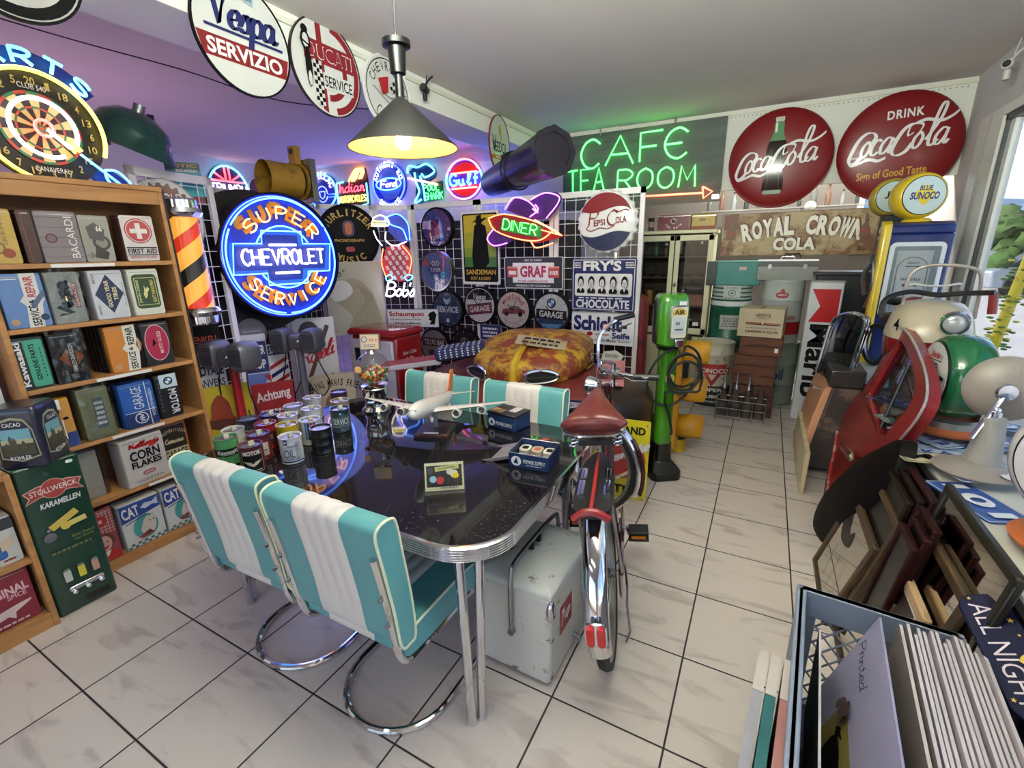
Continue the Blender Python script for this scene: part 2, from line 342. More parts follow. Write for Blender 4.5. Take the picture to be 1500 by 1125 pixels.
class Art:
    """flat painting on a sign: x to the side, z up, seen from -y; layer k lies k*0.8 mm in front of y0"""
    def __init__(s, y0=0., step=.0008): s.g = {'artwork': B(), 'lettering': B()}; s.y0 = y0; s.st = step; s.n = 0; s.t = 'artwork'
    def y(s): s.n += 1; return s.y0-s.st*s.n
    def poly(s, pts, m, t='artwork'):
        y = s.y(); s.g[t].add([(p[0], y, p[1]) for p in pts], [tuple(range(len(pts)))], m); return s
    def rect(s, cx, cz, w, h, m, r=0., a=0., t='artwork'):
        p = rrect(cx, cz, w, h, r) if r else [(cx-w/2, cz-h/2), (cx+w/2, cz-h/2), (cx+w/2, cz+h/2), (cx-w/2, cz+h/2)]
        if a:
            c, q = math.cos(a), math.sin(a); p = [(cx+(u-cx)*c-(v-cz)*q, cz+(u-cx)*q+(v-cz)*c) for u, v in p]
        return s.poly(p, m, t)
    def disc(s, cx, cz, r, m, rz_=None, n=40): return s.poly(circle(cx, cz, r, n, rz_), m)
    def ring(s, cx, cz, r0, r1, m, a0=0, a1=360, n=40, rz0=None, rz1=None):
        y = s.y(); p, q = arc(cx, cz, r0, a0, a1, n, rz0), arc(cx, cz, r1, a0, a1, n, rz1)
        s.g['artwork'].add([(u, y, v) for u, v in p+q], [(i, i+1, n+2+i, n+1+i) for i in range(n)], m); return s
    def frame(s, cx, cz, w, h, b, m):
        for a in ((cx, cz+h/2-b/2, w, b), (cx, cz-h/2+b/2, w, b), (cx-w/2+b/2, cz, b, h), (cx+w/2-b/2, cz, b, h)): s.rect(*a, m)
        return s
    def text(s, str_, cx, cz, w, h, m, bold=.02, shear=0., a=0., space=1., t='lettering', keep=False):
        vs, fs, (x0, x1, y0, y1) = text_mesh(str_, bold, shear, space)
        sx = w/max(x1-x0, 1e-4); sy = h/max(y1-y0, 1e-4)
        if keep: sx = sy = min(sx, sy)
        c, q = math.cos(a), math.sin(a); y = s.y(); out = []
        for u, v in vs:
            u, v = (u-(x0+x1)/2)*sx, (v-(y0+y1)/2)*sy
            out.append((cx+u*c-v*q, y, cz+u*q+v*c))
        s.g[t].add(out, fs, m); return s
    def arctext(s, str_, cx, cz, r, h, m, a0, a1, width=.75, flip=False, bold=.02):
        n = len(str_); st = math.radians((a1-a0)/max(n-1, 1))
        for i, ch in enumerate(str_):
            if ch == ' ': continue
            a = math.radians(a0)+st*i
            w = abs(st)*r*width*(.35 if ch in "I'." else 1)
            s.text(ch, cx+r*math.cos(a), cz+r*math.sin(a), w, h, m, bold, a=a+PI/2 if flip else a-PI/2); s.n -= 1
        s.n += 1; return s
    def line(s, pts, w, m, t='artwork', nib=None, closed=False):
        """ribbon along the points; nib = (x, z) half vector of a broad pen"""
        y = s.y(); pts = [Vector((p[0], p[1])) for p in pts]; n = len(pts); L = []; R = []
        for i, p in enumerate(pts):
            d = (pts[(i+1) % n]-pts[i-1]) if closed else pts[min(i+1, n-1)]-pts[max(i-1, 0)]
            if d.length < 1e-9: d = Vector((1, 0))
            d.normalize(); nn = Vector((-d.y, d.x)); o = nn*w/2
            if nib:
                q = Vector(nib); o = o+(q if q.dot(nn) >= 0 else -q)
            L.append(p+o); R.append(p-o)
        fs = [(i, i+1, n+i+1, n+i) for i in range(n-1)]+([(n-1, 0, n, 2*n-1)] if closed else [])
        s.g[t].add([(p.x, y, p.y) for p in L+R], fs, m); return s
    def script(s, str_, x, z, w, h, m, pen, nib, shear=.3, gap=.35):
        for st in strokes(str_, x, z, w, h, shear, gap, 6): s.line(st, pen, m, 'lettering', nib); s.n -= .9
        s.n += 1; return s
    def scribble(s, cx, cz, w, h, m, rows=3, t='lettering'):
        """small print too fine to read"""
        for i in range(rows):
            z = cz+h/2-(i+.5)*h/rows; x = cx-w/2*random.uniform(.8, 1); e = cx+w/2*random.uniform(.75, 1)
            y = s.y()
            while x < e:
                l = min(random.uniform(.06, .16)*w, e-x); q = h/rows*.28
                s.g[t].add([(x, y, z-q), (x+l, y, z-q), (x+l, y, z+q), (x, y, z+q)], [(0, 1, 2, 3)], m); x += l+.035*w
            s.n -= 1
        s.n += 1; return s
    def build(s, parent, mapf=None, maxe=None, prefix=''):
        out = []
        for k, b in s.g.items():
            if not b.v: continue
            if maxe:
                me = bpy.data.meshes.new('t'); me.from_pydata([tuple(v) for v in b.v], [], b.f)
                for p, i in zip(me.polygons, b.fm): p.material_index = i
                bm = bmesh.new(); bm.from_mesh(me); bmesh.ops.triangulate(bm, faces=bm.faces)
                for _ in range(5):
                    ed = [e for e in bm.edges if e.calc_length() > maxe]
                    if not ed: break
                    bmesh.ops.subdivide_edges(bm, edges=ed, cuts=1); bmesh.ops.triangulate(bm, faces=bm.faces)
                bm.verts.index_update(); b.v = [v.co.copy() for v in bm.verts]; b.f = [[v.index for v in f.verts] for f in bm.faces]; b.fm = [f.material_index for f in bm.faces]
                bm.free(); bpy.data.meshes.remove(me)
            out.append(b.build(prefix+k, parent, mapf=mapf, angle=80))
        return out
def on_cyl(r):
    def f(v):
        a = v.x/r; q = r-v.y
        return Vector((q*math.sin(a), -q*math.cos(a), v.z))
    return f
# ================================================================ the setting
CEIL = 2.93
def floor_mat():
    m, n, l, b = _new('marbled_tile')
    geo = n.new('ShaderNodeNewGeometry'); sep = n.new('ShaderNodeSeparateXYZ'); l.new(geo.outputs['Position'], sep.inputs[0])
    def M(op, a, b2=None, c=None):
        q = n.new('ShaderNodeMath'); q.operation = op
        for i, v in enumerate((a, b2, c)):
            if v is None: continue
            if isinstance(v, (int, float)): q.inputs[i].default_value = v
            else: l.new(v, q.inputs[i])
        return q.outputs[0]
    ds = []; ids = []
    for ax in 'XY':
        t = M('DIVIDE', sep.outputs[ax], .4); fr = M('FRACT', M('ADD', t, 100.5)); ids.append(M('FLOOR', M('ADD', t, 100.)))
        ds.append(M('ABSOLUTE', M('SUBTRACT', fr, .5)))
    d = M('MINIMUM', ds[0], ds[1])
    gr = n.new('ShaderNodeMapRange'); gr.inputs[1].default_value = .006; gr.inputs[2].default_value = .011; gr.interpolation_type = 'SMOOTHSTEP'
    l.new(d, gr.inputs[0])
    cb = n.new('ShaderNodeCombineXYZ'); l.new(ids[0], cb.inputs[0]); l.new(ids[1], cb.inputs[1])
    wn = n.new('ShaderNodeTexWhiteNoise'); l.new(cb.outputs[0], wn.inputs[0])
    ad = n.new('ShaderNodeVectorMath'); ad.operation = 'MULTIPLY_ADD'; l.new(wn.outputs['Color'], ad.inputs[0]); ad.inputs[1].default_value = (9, 9, 9); l.new(geo.outputs['Position'], ad.inputs[2])
    mp = n.new('ShaderNodeMapping'); mp.inputs['Rotation'].default_value = (0, 0, .7); mp.inputs['Scale'].default_value = (3, 11, 5); l.new(ad.outputs[0], mp.inputs[0])
    no = n.new('ShaderNodeTexNoise'); no.inputs['Scale'].default_value = 1.; no.inputs['Detail'].default_value = 7; no.inputs['Distortion'].default_value = .8; l.new(mp.outputs[0], no.inputs[0])
    rp = n.new('ShaderNodeValToRGB'); e = rp.color_ramp.elements; e[0].position = .34; e[0].color = lin('b3a6a0'); e[1].position = .46; e[1].color = lin('c8bcb5')
    l.new(no.outputs['Fac'], rp.inputs[0])
    mx = n.new('ShaderNodeMix'); mx.data_type = 'RGBA'; mx.inputs[6].default_value = lin('2a2024'); l.new(gr.outputs[0], mx.inputs[0]); l.new(rp.outputs[0], mx.inputs[7])
    l.new(mx.outputs[2], b.inputs['Base Color'])
    rr = n.new('ShaderNodeMapRange'); rr.inputs[3].default_value = .8; rr.inputs[4].default_value = .24; l.new(gr.outputs[0], rr.inputs[0]); l.new(rr.outputs[0], b.inputs['Roughness'])
    bp = n.new('ShaderNodeBump'); bp.inputs['Distance'].default_value = .002; bp.inputs['Strength'].default_value = .6; l.new(gr.outputs[0], bp.inputs['Height']); l.new(bp.outputs[0], b.inputs['Normal'])
    return m
PLASTER = mat('cfc9c4', .9, 0, .05, 3, .15); PLASTER2 = mat('d9d6d0', .85, 0, .05, 3, .1); TRIMW = mat('cfcabd', .5, 0, .05)
b = B(floor_mat()); b.bb((-7.6, -7.2, -.1), (1.2, 2.7, 0)); struct(b.build('floor'))
b = B(PLASTER); b.bb((-7.6, -7.2, CEIL), (1.2, 2.7, CEIL+.1)); struct(b.build('ceiling'))
b = B(PLASTER2); b.bb((-3.3, -7.1, 2.715), (-2.88, 1.35, CEIL)); b.bb((-2.88, -7.1, 2.86), (-2.865, 1.35, 2.89), TRIMW); struct(b.build('trim_1', bevel=.004))
b = B(PLASTER); b.bb((-7.6, -7.2, 0), (-7.5, 2.7, CEIL)); struct(b.build('wall_left'))
b = B(PLASTER); b.bb((-7.5, 1.35, 0), (-1.95, 1.47, CEIL)); b.bb((-7.5, 1.33, 2.86), (-1.95, 1.35, 2.93), TRIMW); struct(b.build('wall_far'))
b = B(mat('d2cfc8', .8, 0, .06, 5)); b.bb((-1.95, 1.35, 2.17), (1.1, 1.43, CEIL)); b.bb((-1.95, 1.335, 2.885), (1.1, 1.35, 2.91), TRIMW)
for i in range(60): b.cyl((-1.2+i*.038, 1.352, 2.865), (-1.2+i*.038, 1.346, 2.865), .006, n=6, m=mat('8a857c'))
struct(b.build('trim_2'))
# annexe behind the header: back wall with a window at its end
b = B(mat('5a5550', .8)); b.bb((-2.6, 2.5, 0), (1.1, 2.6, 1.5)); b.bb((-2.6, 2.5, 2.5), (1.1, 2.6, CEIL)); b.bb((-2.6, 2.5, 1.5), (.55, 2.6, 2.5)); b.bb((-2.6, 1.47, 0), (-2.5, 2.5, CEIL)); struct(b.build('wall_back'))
b = B(mat('d6d4cc', .5))
for x0, x1, z0, z1 in ((.55, .61, 1.5, 2.5), (1.03, 1.1, 1.5, 2.5), (.55, 1.1, 1.5, 1.56), (.55, 1.1, 2.44, 2.5)): b.bb((x0, 2.46, z0), (x1, 2.56, z1))
w = struct(b.build('window_2')); b = B(glass()); b.bb((.6, 2.51, 1.55), (1.05, 2.516, 2.45)); b.build('window_pane', w)
# window wall
GW = mat('b9b2ae', .85, 0, .06, 4, .1)
b = B(GW); b.bb((1.1, .98, 0), (1.25, 2.6, CEIL)); b.bb((1.1, -7.2, 2.53), (1.25, .98, CEIL)); b.bb((1.1, -7.2, 0), (1.25, .98, .6)); b.bb((1.1, -7.2, .6), (1.25, -6.2, 2.53)); struct(b.build('wall_right'))
WF = mat('cfccc4', .4, 0, .05); ALU = mat('55575a', .4, .6)
b = B(WF)
for y0, y1, z0, z1 in ((.52, .98, .6, 2.53), (-6.2, -6.1, .6, 2.53), (-6.1, .52, 2.46, 2.53), (-6.1, .52, .6, .66), (-1.5, -1.38, .6, 2.53), (-3.6, -3.5, .6, 2.53)): b.bb((1.085, y0, z0), (1.2, y1, z1))
b.bb((1.07, .74, .6), (1.085, .745, 2.53), mat('8d887e'))
b.bb((1.06, -6.2, .58), (1.25, .98, .61))
for y0, y1 in ((-1.38, .52), (-3.5, -1.5), (-6.1, -3.6)):
    for a in (((1.1, y0+.012, .66), (1.17, y0+.045, 2.46)), ((1.1, y1-.045, .66), (1.17, y1-.012, 2.46)), ((1.1, y0, .66), (1.17, y1, .7)), ((1.1, y0, 2.42), (1.17, y1, 2.46))): b.bb(*a, ALU)
    for a in (((1.12, y0+.045, .7), (1.16, y0+.1, 2.42)), ((1.12, y1-.12, .7), (1.16, y1-.045, 2.42))): b.bb(*a, WF)
w = struct(b.build('window_1', bevel=.003)); b = B(glass()); b.bb((1.14, -6.1, .66), (1.146, .52, 2.46)); b.build('window_pane', w)
# unseen front wall; its opening is added and sized for the daylight
b = B(PLASTER); b.bb((-7.5, -7.2, 0), (-2.6, -7.1, CEIL)); b.bb((.3, -7.2, 0), (1.1, -7.1, CEIL)); b.bb((-2.6, -7.2, 2.5), (.3, -7.1, CEIL)); b.bb((-2.6, -7.2, 0), (.3, -7.1, .3)); struct(b.build('wall_front'))
# added lamp housings, out of view, around the fill area lights
for x, y, z0, lb in ((-.8, -5.4, 2.8, 'added white fill lamp housing over the shop aisle'), (-2.0, -6.3, 2.8, 'added white fill lamp housing by the front wall'), (-.75, -3.72, 2.49, 'added white hanging fill lamp housing over the photographer'), (-.2, 1.95, 2.86, 'added white fill lamp housing on the annexe ceiling')):
    t = T('fill_light_housing', lb, 'lamp', (x, y, CEIL)); b = B(WHITE); b.bb((-.8, -.14, z0-CEIL), (.8, .14, z0+.04-CEIL)); b.build('housing', t, .005); b = B(STEEL); b.cyl((0, 0, z0+.04-CEIL), (0, 0, 0), .01); b.build('rod', t)
# ---------------------------------------------------------------- outside
b = B(mat('b8b4aa', .9, 0, .2, .8)); b.bb((1.25, -40, -.2), (90, 90, -.1)); b.bb((-40, 2.6, -.2), (1.25, 90, -.1)); struct(b.build('ground'))
def leafball(b, c, r, m, n=9, seed=0):
    R = random.Random(seed)
    for _ in range(n):
        p = [c[i]+R.uniform(-.8, .8)*r[i] for i in range(3)]; q = [r[i]*R.uniform(.2, .36) for i in range(3)]; o = len(b.v)
        b.sphere(p, q, m, 8, 6)
        for k in range(o, len(b.v)): b.v[k] += Vector((R.uniform(-1, 1), R.uniform(-1, 1), R.uniform(-1, 1)))*.12*min(r)
    return b
GREEN1 = mat('5d7a2c', .9, 0, .5, 6); GREEN2 = mat('41602c', .9, 0, .5, 5)
for i, (x, y, h, m_, lb) in enumerate(((9, 12, 2.2, GREEN1, 'bright green bush across the street'), (12.5, 13, 3.0, GREEN2, 'dark green tree across the street'), (15, 20, 3.2, GREEN1, 'pale green tree further down the street'), (7.6, 18, 2.8, GREEN2, 'dark bush near the hill foot'))):
    t = T('tree', lb, 'tree', (x, y, -.1)); b = B(); b.cyl((0, 0, 0), (0, 0, h*.6), .12, .07, m=mat('4a3a2a', .9)); b.build('trunk', t)
    b = B(); leafball(b, (0, 0, h*.6), (1.6, 1.6, h*.4), m_, 46, i); b.build('foliage', t, angle=180)
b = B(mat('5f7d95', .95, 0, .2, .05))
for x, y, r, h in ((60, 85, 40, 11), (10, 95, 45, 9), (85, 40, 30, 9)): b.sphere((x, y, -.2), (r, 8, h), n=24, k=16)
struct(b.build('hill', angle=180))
YEL = worn('d8c21c', 'b09a30', .4, 5, .6)
t = T('bollard_post', 'yellow post with a climbing weed outside the window', 'post', P(1443, 520, x=2.2), (0, .1, 0)); t.location.z = -.1
b = B(YEL); b.cyl((0, 0, 0), (0, 0, 3.1), .055, n=14); b.build('pole', t)
b = B(YEL); b.box((.25, -.2, .12), (1.1, .3, .24)); b.build('base', t, .02)
b = B()
R = random.Random(3)
for i in range(90):
    z = R.uniform(.3, 1.5); a = R.uniform(0, 2*PI); r = .05+R.uniform(0, .09)
    b.sphere((r*math.cos(a), r*math.sin(a), z), (.035, .025, .015), GREEN1 if i % 3 else mat('c9c24a'), 6, 4)
b.build('foliage', t, angle=180)
t = T('car', 'small silver car parked across the street', 'car', P(1502, 412, x=7.5), .5); t.location.z = -.1
pr = [(-1.9, .25), (1.9, .25), (2, .6), (1.7, .8), (1.0, .88), (.5, 1.35), (-.9, 1.4), (-1.7, .9), (-2, .8)]
b = B(mat('aab4bf', .25, .4)); b.prism(pr, -.75, .75); b.build('body', t, .06)
b = B(mat('20262c', .1)); b.prism([(.9, .9), (.47, 1.3), (-.85, 1.34), (-1.5, .92)], -.77, .77); b.build('window_glass', t)
for x in (-1.2, 1.2):
    for y in (-.7, .7):
        b = B(RUBBER); b.cyl((x, y-.1, .32), (x, y+.1, .32), .32, n=20); b.build('wheel', t)
t = T('traffic_sign', 'red and white barrier sign out by the hills', 'sign', (9.5, 8.6, 0)); b = B(mat('d03030')); b.box((0, 0, 3.05), (.9, .05, .22)); b.build('board', t); b = B(STEEL); b.cyl((0, 0, -.1), (0, 0, 3.), .03); b.build('pole', t)
# ---------------------------------------------------------------- things on the ceiling
t = T('pendant_lamp', 'black cone pendant lamp with a glowing bulb over the table', 'lamp', P(590, 195, y=-2.75))
L0 = t.location.copy(); zr = L0.z
o = P(513, 222, y=-2.75); rr_ = .225
BRN = mat('0d0a09', .5); INS = mat('d8b070', .6)
b = B(); b.lathe([(.03, .12), (.035, .115), (rr_, -.055), (rr_+.002, -.06)], 48, BRN, caps=(True, False)); b.build('lamp_shade', t)
b = B(); b.lathe([(.028, .112), (rr_-.004, -.058), (rr_, -.058)], 48, INS, caps=(True, False)); lab(b.build('shade_lining', t), 'cream inside of the shade')
b = B(BLACK); b.lathe([(.0, .26), (.014, .26), (.018, .13), (.03, .115), (.03, .1)], 16); b.build('socket', t)
b = B(BLACK); b.lathe([(.0, .33), (.056, .33), (.056, .31), (.036, .305), (.03, .215), (.012, .21)], 20); b.build('cord_grip', t)
b = B(BLACK); b.tube(smooth([(0, 0, .26), (0, .0, .4), (.005, 0, .5), (-.02, .01, .6), (.03, .03, .7), (.015, .02, CEIL-zr)], 6), .0035, 6); b.build('cord', t)
b = B(glow('ffd9a0', 7)); b.sphere((0, 0, -.03), .034, n=20, k=12); b.build('bulb', t)
l = bpy.data.lights.new('bulb_light', 'POINT'); l.energy = 5; l.color = (1, .72, .4); l.shadow_soft_size = .035
lo = bpy.data.objects.new('bulb_light', l); COL.objects.link(lo); lo.location = (L0.x, L0.y, zr-.085)
def camera_box(loc, rot, label, m, s=1.):
    t = T('security_camera', label, 'camera', loc, rot)
    b = B(m); b.lathe([(0, -.05*s), (.03*s, -.05*s), (.033*s, .04*s), (.026*s, .05*s), (0, .05*s)], 20, X=rx(PI/2)@tr(0, 0, 0)); b.build('body', t)
    b = B(mat('30302e', .1)); b.cyl((0, -.051*s, 0), (0, -.056*s, 0), .022*s); b.build('lens', t)
    b = B(m); b.tube([(0, .02*s, .03*s), (.03*s, .04*s, .08*s), (.07*s, .03*s, .1*s)], .008*s); b.cyl((0, 0, -.03*s), (0, 0, -.09*s), .02*s); b.build('bracket', t)
    b = B(m); b.tube([(.0, .03*s, .02*s), (.02*s, .05*s, .16*s)], .004*s); b.build('antenna', t)
camera_box(P(622, 130, x=-2.82), .35, 'small black security camera on the beam beside the cone lamp', BLACK, .9)
camera_box(P(1478, 95, x=1.0), -.5, 'white security camera high on the wall above the window', mat('b4b0aa', .4), 1.0)
t = tag(B(BLACK).tube(smooth([P(q, r, z=s) for q, r, s in ((0, 27, 2.86), (120, 62, 2.8), (270, 103, 2.76), (370, 137, 2.7), (440, 152, 2.68), (540, 160, 2.66))], 6), .004, 5).build('cable'), 'thin black cable slung under the ceiling behind the round signs', 'cable')
# ================================================================ diner table, chairs, cool box, bicycle
TEAL = mat('58979a', .38, 0, .08, 30, .05); VW = mat('d2ccc8', .42, 0, .04, 30, .05); PIPE = mat('d8d8b8', .4)
def speck():
    m, n, l, b = _new('black_laminate'); b.inputs['Roughness'].default_value = .04; b.inputs['Specular IOR Level'].default_value = .5
    tc = n.new('ShaderNodeTexCoord'); no = n.new('ShaderNodeTexNoise'); no.inputs['Scale'].default_value = 160; no.inputs['Detail'].default_value = 3
    rp = n.new('ShaderNodeValToRGB'); e = rp.color_ramp.elements; e[0].position = .5; e[0].color = lin('0b090c'); e[1].position = .75; e[1].color = lin('3a343a')
    l.new(tc.outputs['Object'], no.inputs[0]); l.new(no.outputs['Fac'], rp.inputs[0]); l.new(rp.outputs[0], b.inputs['Base Color']); return m
TZ = .76
tb = T('diner_table', 'black topped diner table with ribbed chrome edge and chrome tube legs', 'table', (-1.633, -2.983, 0))
def per(w, d, r, z):
    p = rrect(0, 0, w, d, r, 8); return [(x+(.03*(1-(2*y/d)**2) if x > 0 else -.02*(1-(2*y/d)**2)), y, z) for x, y in p]
b = B(speck()); b.rings([per(1.47, 1.03, .17, TZ-.03), per(1.47, 1.03, .17, TZ)]); b.build('tabletop', tb)
b = B(CHROME); R_ = []
for i in range(13): R_.append(per(1.485+(.008 if i % 2 else -.004), 1.045+(.008 if i % 2 else -.004), .176, TZ-.05+.0505*i/12))
R_.append(per(1.462, 1.022, .167, TZ+.0008)); b.rings(R_, caps=(False, False)); b.build('chrome_edging', tb, angle=25)
b = B(DARK); b.rings([per(1.4, .96, .15, TZ-.055), per(1.4, .96, .15, TZ-.03)]); b.build('underframe', tb)
for sx in (-1, 1):
    for sy in (-1, 1):
        for k in (0, 1):
            b = B(CHROME); x, y = sx*(.61 if k else .655), sy*(.44 if k else .395)
            b.tube([(x-sx*.03, y-sy*.03, TZ-.05), (x-sx*.006, y-sy*.006, TZ-.065), (x, y, TZ-.1), (sx*(.626 if k else .644), sy*(.434 if k else .402), .0)], .0165, 12); b.build('leg', tb)

def chair(label, x, y, rot):
    t = T('diner_chair', label, 'chair', (x, y, 0), rot, 'turquoise diner chairs')
    def prof(o):
        """closed outline (y, z) of the backrest; o swells it"""
        pts = [(-.175, .47), (-.2, .455), (-.235, .47), (-.25, .6), (-.272, .75), (-.29, .865), (-.275, .895), (-.235, .898), (-.212, .875), (-.197, .76), (-.178, .6)]
        q = smooth([(0, a, c) for a, c in pts], 4, True); c0 = Vector((0, -.23, .68)); out = []
        for v in q: d = (v-c0); out.append((v.y+o*d.y/max(abs(d.y), .03)*min(1, abs(d.y)/.03), v.z+o*.4*(1 if d.z > 0 else -1)*min(1, abs(d.z)/.2)))
        return out
    def sl(xs, m, ch=None, name='backrest_side'):
        b = B(m); b.rings([[(xx, a, c) for a, c in prof((ch(xx) if ch else 0))] for xx in xs]); return b
    for s in (-1, 1):
        b = sl([s*.098, s*.15, s*.2, s*.228, s*.235], TEAL); o = b.build('backrest_side', t, angle=50)
        b = B(PIPE); b.tube([(s*.235, a, c) for a, c in prof(.001)], .0045, 6, closed=True); b.build('piping', o)
    n = 24; b = sl([-.098+.196*i/n for i in range(n+1)], VW, lambda xx: .006*abs(math.sin((xx+.098)/.196*PI*4))); lab(b.build('backrest_center', t, angle=60), 'cream channelled middle of the backrest')
    def seat(x0, x1, m, ch=None, n=6):
        b = B(m); pr = smooth([(0, a, c) for a, c in ((-.2, .40), (-.2, .47), (-.15, .485), (.1, .488), (.19, .47), (.215, .435), (.19, .395), (0, .385))], 4, True)
        b.rings([[(x0+(x1-x0)*i/n, v.y, v.z+((ch(i/n) if ch and v.z > .44 else 0))) for v in pr] for i in range(n+1)]); return b
    for s in (-1, 1):
        o = seat(s*.1, s*.225, TEAL).build('seat_side', t, angle=50)
        b = B(PIPE); b.tube([(s*.225, v.y, v.z) for v in smooth([(0, a, c) for a, c in ((-.2, .47), (-.15, .486), (.1, .489), (.19, .471), (.216, .435))], 4)], .0045, 6); b.build('piping', o)
    lab(seat(-.1, .1, VW, lambda u: .005*abs(math.sin(u*PI*4)), 24).build('seat_center', t, angle=60), 'cream channelled strip of the seat')
    b = B(CHROME); half = []
    pts = [(.215, -.286, .80), (.215, -.27, .72), (.215, -.245, .55), (.212, -.225, .42), (.21, -.19, .372), (.21, -.12, .365), (.21, .12, .365), (.21, .2, .35), (.21, .225, .3), (.21, .225, .08), (.21, .205, .03), (.21, .15, .0135), (.21, -.02, .0135)]
    loop = [(.21*math.cos(math.radians(a)), -.02-.2*math.sin(math.radians(a)), .0135) for a in range(12, 180, 12)]
    path = [tuple(v) for v in smooth(pts, 4)]+loop+[tuple((-v.x, v.y, v.z)) for v in reversed(smooth(pts, 4))]
    b.tube(path, .0125, 10); b.build('frame', t)
    for s in (-1, 1):
        b = B(STEEL)
        for y_, z_ in ((-.268, .66), (-.255, .56)): b.cyl((s*.215, y_-.0, z_), (s*.215, y_-.016, z_), .006, n=8)
        b.build('screw', t)
    return t
chair('turquoise and cream diner chair at the table, beside the white cool box', -1.335, -3.385, 0)
chair('turquoise and cream diner chair at the table, beside the green sweets dispenser', -1.865, -3.375, .03)
chair('turquoise and cream diner chair across the table, behind the model airliner', -1.905, -2.555, PI)
chair('turquoise and cream diner chair across the table, behind the blue tins', -1.35, -2.55, PI)

# ---------------------------------------------------------------- cool box
CW = worn('c6c2b8', '3a3028', .36, 13, .5, '98927f', detail=12)
CWL = worn('cbc8be', '2c2620', .38, 11, .5, detail=12)
t = T('cool_box', 'worn white metal cool box on the floor under the table edge', 'cooler', (-.968, -2.975, 0), -.02)
b = B(CW); b.box((0, 0, .205), (.31, .4, .39)); b.build('body', t, .018, seg=3)
b = B(CWL); b.rings([[(sx*(.158-i), sy*(.203-i), z) for sx, sy in ((-1, -1), (1, -1), (1, 1), (-1, 1))] for i, z in ((0, .395), (0, .418), (.012, .43), (.09, .452))]); b.build('lid', t, .006)
b = B(STEEL)
b.tube(smooth([(0, -.212, .21), (0, -.214, .4), (0, -.205, .47), (0, -.19, .49), (0, -.1, .5), (0, .1, .5), (0, .19, .49), (0, .205, .47), (0, .214, .4), (0, .212, .21)], 4), .009, 8)
for s in (-1, 1): b.cyl((0, s*.2, .21), (0, s*.222, .21), .013, n=12)
b.build('handle', t)
b = B(BLACK); b.box((-.01, -.03, .468), (.03, .02, .03)); b.box((-.01, .03, .468), (.03, .02, .03)); b.build('handle_rest', t, .004)
b = B(CHROME); b.sphere((.152, -.19, .345), (.018, .022, .045), n=12, k=10); b.build('bottle_opener', t)
b = B(STEEL); b.cyl((.155, .03, .06), (.185, .03, .06), .012, n=12); b.cyl((.18, .03, .06), (.18, .03, .03), .007, n=8); b.build('drain_tap', t)
a = Art(-.1562); a.rect(-.06, .24, .115, .125, RED); a.text('7', -.09, .245, .03, .075, WHITE, .03, .2); a.text('up', -.05, .235, .055, .05, WHITE, .03, .2)
for o in a.build(t): o.rotation_euler = (0, 0, PI/2)

# ---------------------------------------------------------------- bicycle
BR = Vector((-.675, -2.86, 0)); ang = math.radians(104)
t = T('bicycle', 'old dark red and chrome bicycle with brown leather saddle beside the cool box', 'bicycle', BR, (-.12, 0, ang))
MAR = mat('3a0d10', .25, .2, .1, coat=.4); BLK2 = mat('111012', .4)
def wheel(b_t, b_r, b_s, X=None):
    b_t.lathe([(.31, -.018), (.322, -.024), (.335, -.02), (.342, 0), (.335, .02), (.322, .024), (.31, .018)], 40, RUBBER, X=X, caps=(False, False))
    b_r.lathe([(.29, -.012), (.31, -.018), (.312, -.012), (.3, 0), (.312, .012), (.31, .018), (.29, .012), (.29, -.012)], 40, mat('8d8a84', .3, .8), X=X, caps=(False, False))
    b_r.cyl((0, 0, -.045), (0, 0, .045), .018, n=14, m=CHROME, X=X)
    for i in range(28):
        a = 2*PI*i/28; a2 = a+(.5 if i % 2 else -.5)*.9
        b_s.tube([(.018*math.cos(a2), .018*math.sin(a2), .03 if i % 4 < 2 else -.03), (.295*math.cos(a), .295*math.sin(a), 0)], .0011, 4, STEEL, X=X)
def fender(b, cx, cz, r, a0, a1, w, m, X=None):
    R_ = []
    for i in range(25):
        a = math.radians(a0+(a1-a0)*i/24); row = []
        for j in range(9):
            u = -1+2*j/8; rr = r+.028*(1-u*u)+.0; row.append((cx+rr*math.cos(a), w*u*(1-.25*abs(u)**3), cz+rr*math.sin(a)))
        for j in range(8, -1, -1):
            u = -1+2*j/8; rr = r+.028*(1-u*u)-.003; row.append((cx+rr*math.cos(a), w*u*(1-.25*abs(u)**3)*.97, cz+rr*math.sin(a)))
        R_.append(row)
    b.rings(R_, m, X=X)
wx = tr(0, 0, .342)@rx(PI/2)
b1, b2, b3 = B(), B(), B(); wheel(b1, b2, b3, wx); o = b1.build('rear_wheel', t, angle=60); b2.build('rim', o); b3.build('spoke', o)
b = B(); fender(b, 0, .342, .352, 30, 187, .056, CHROME); b.build('rear_fender', t, angle=60)
b = B(mat('c01a20', .2, 0, .05, coat=.5))
for s in (-1, 1): b.rings([[(-.393-.0+dx, s*.017+y_, .405+z_) for y_, z_ in rrect(0, 0, .026, .07, .012, 4)] for dx in (0, -.014)])
lab(b.build('reflector', t, .002), 'twin red reflector')
b = B(CHROME); b.rings([[(-.388+dx, y_, .405+z_) for y_, z_ in rrect(0, 0, .07, .085, .014, 4)] for dx in (0, -.008)]); b.build('reflector_mount', t)
b = B(MAR)
def P2(x, z, y=0): return (x, y, z)
for p, q, r in ((P2(.43, .28), P2(.28, .76), .016), (P2(.43, .28), P2(.98, .62), .018), (P2(.3, .7), P2(.96, .8), .016), (P2(.985, .6), P2(.945, .86), .02)): b.cyl(p, q, r, n=12)
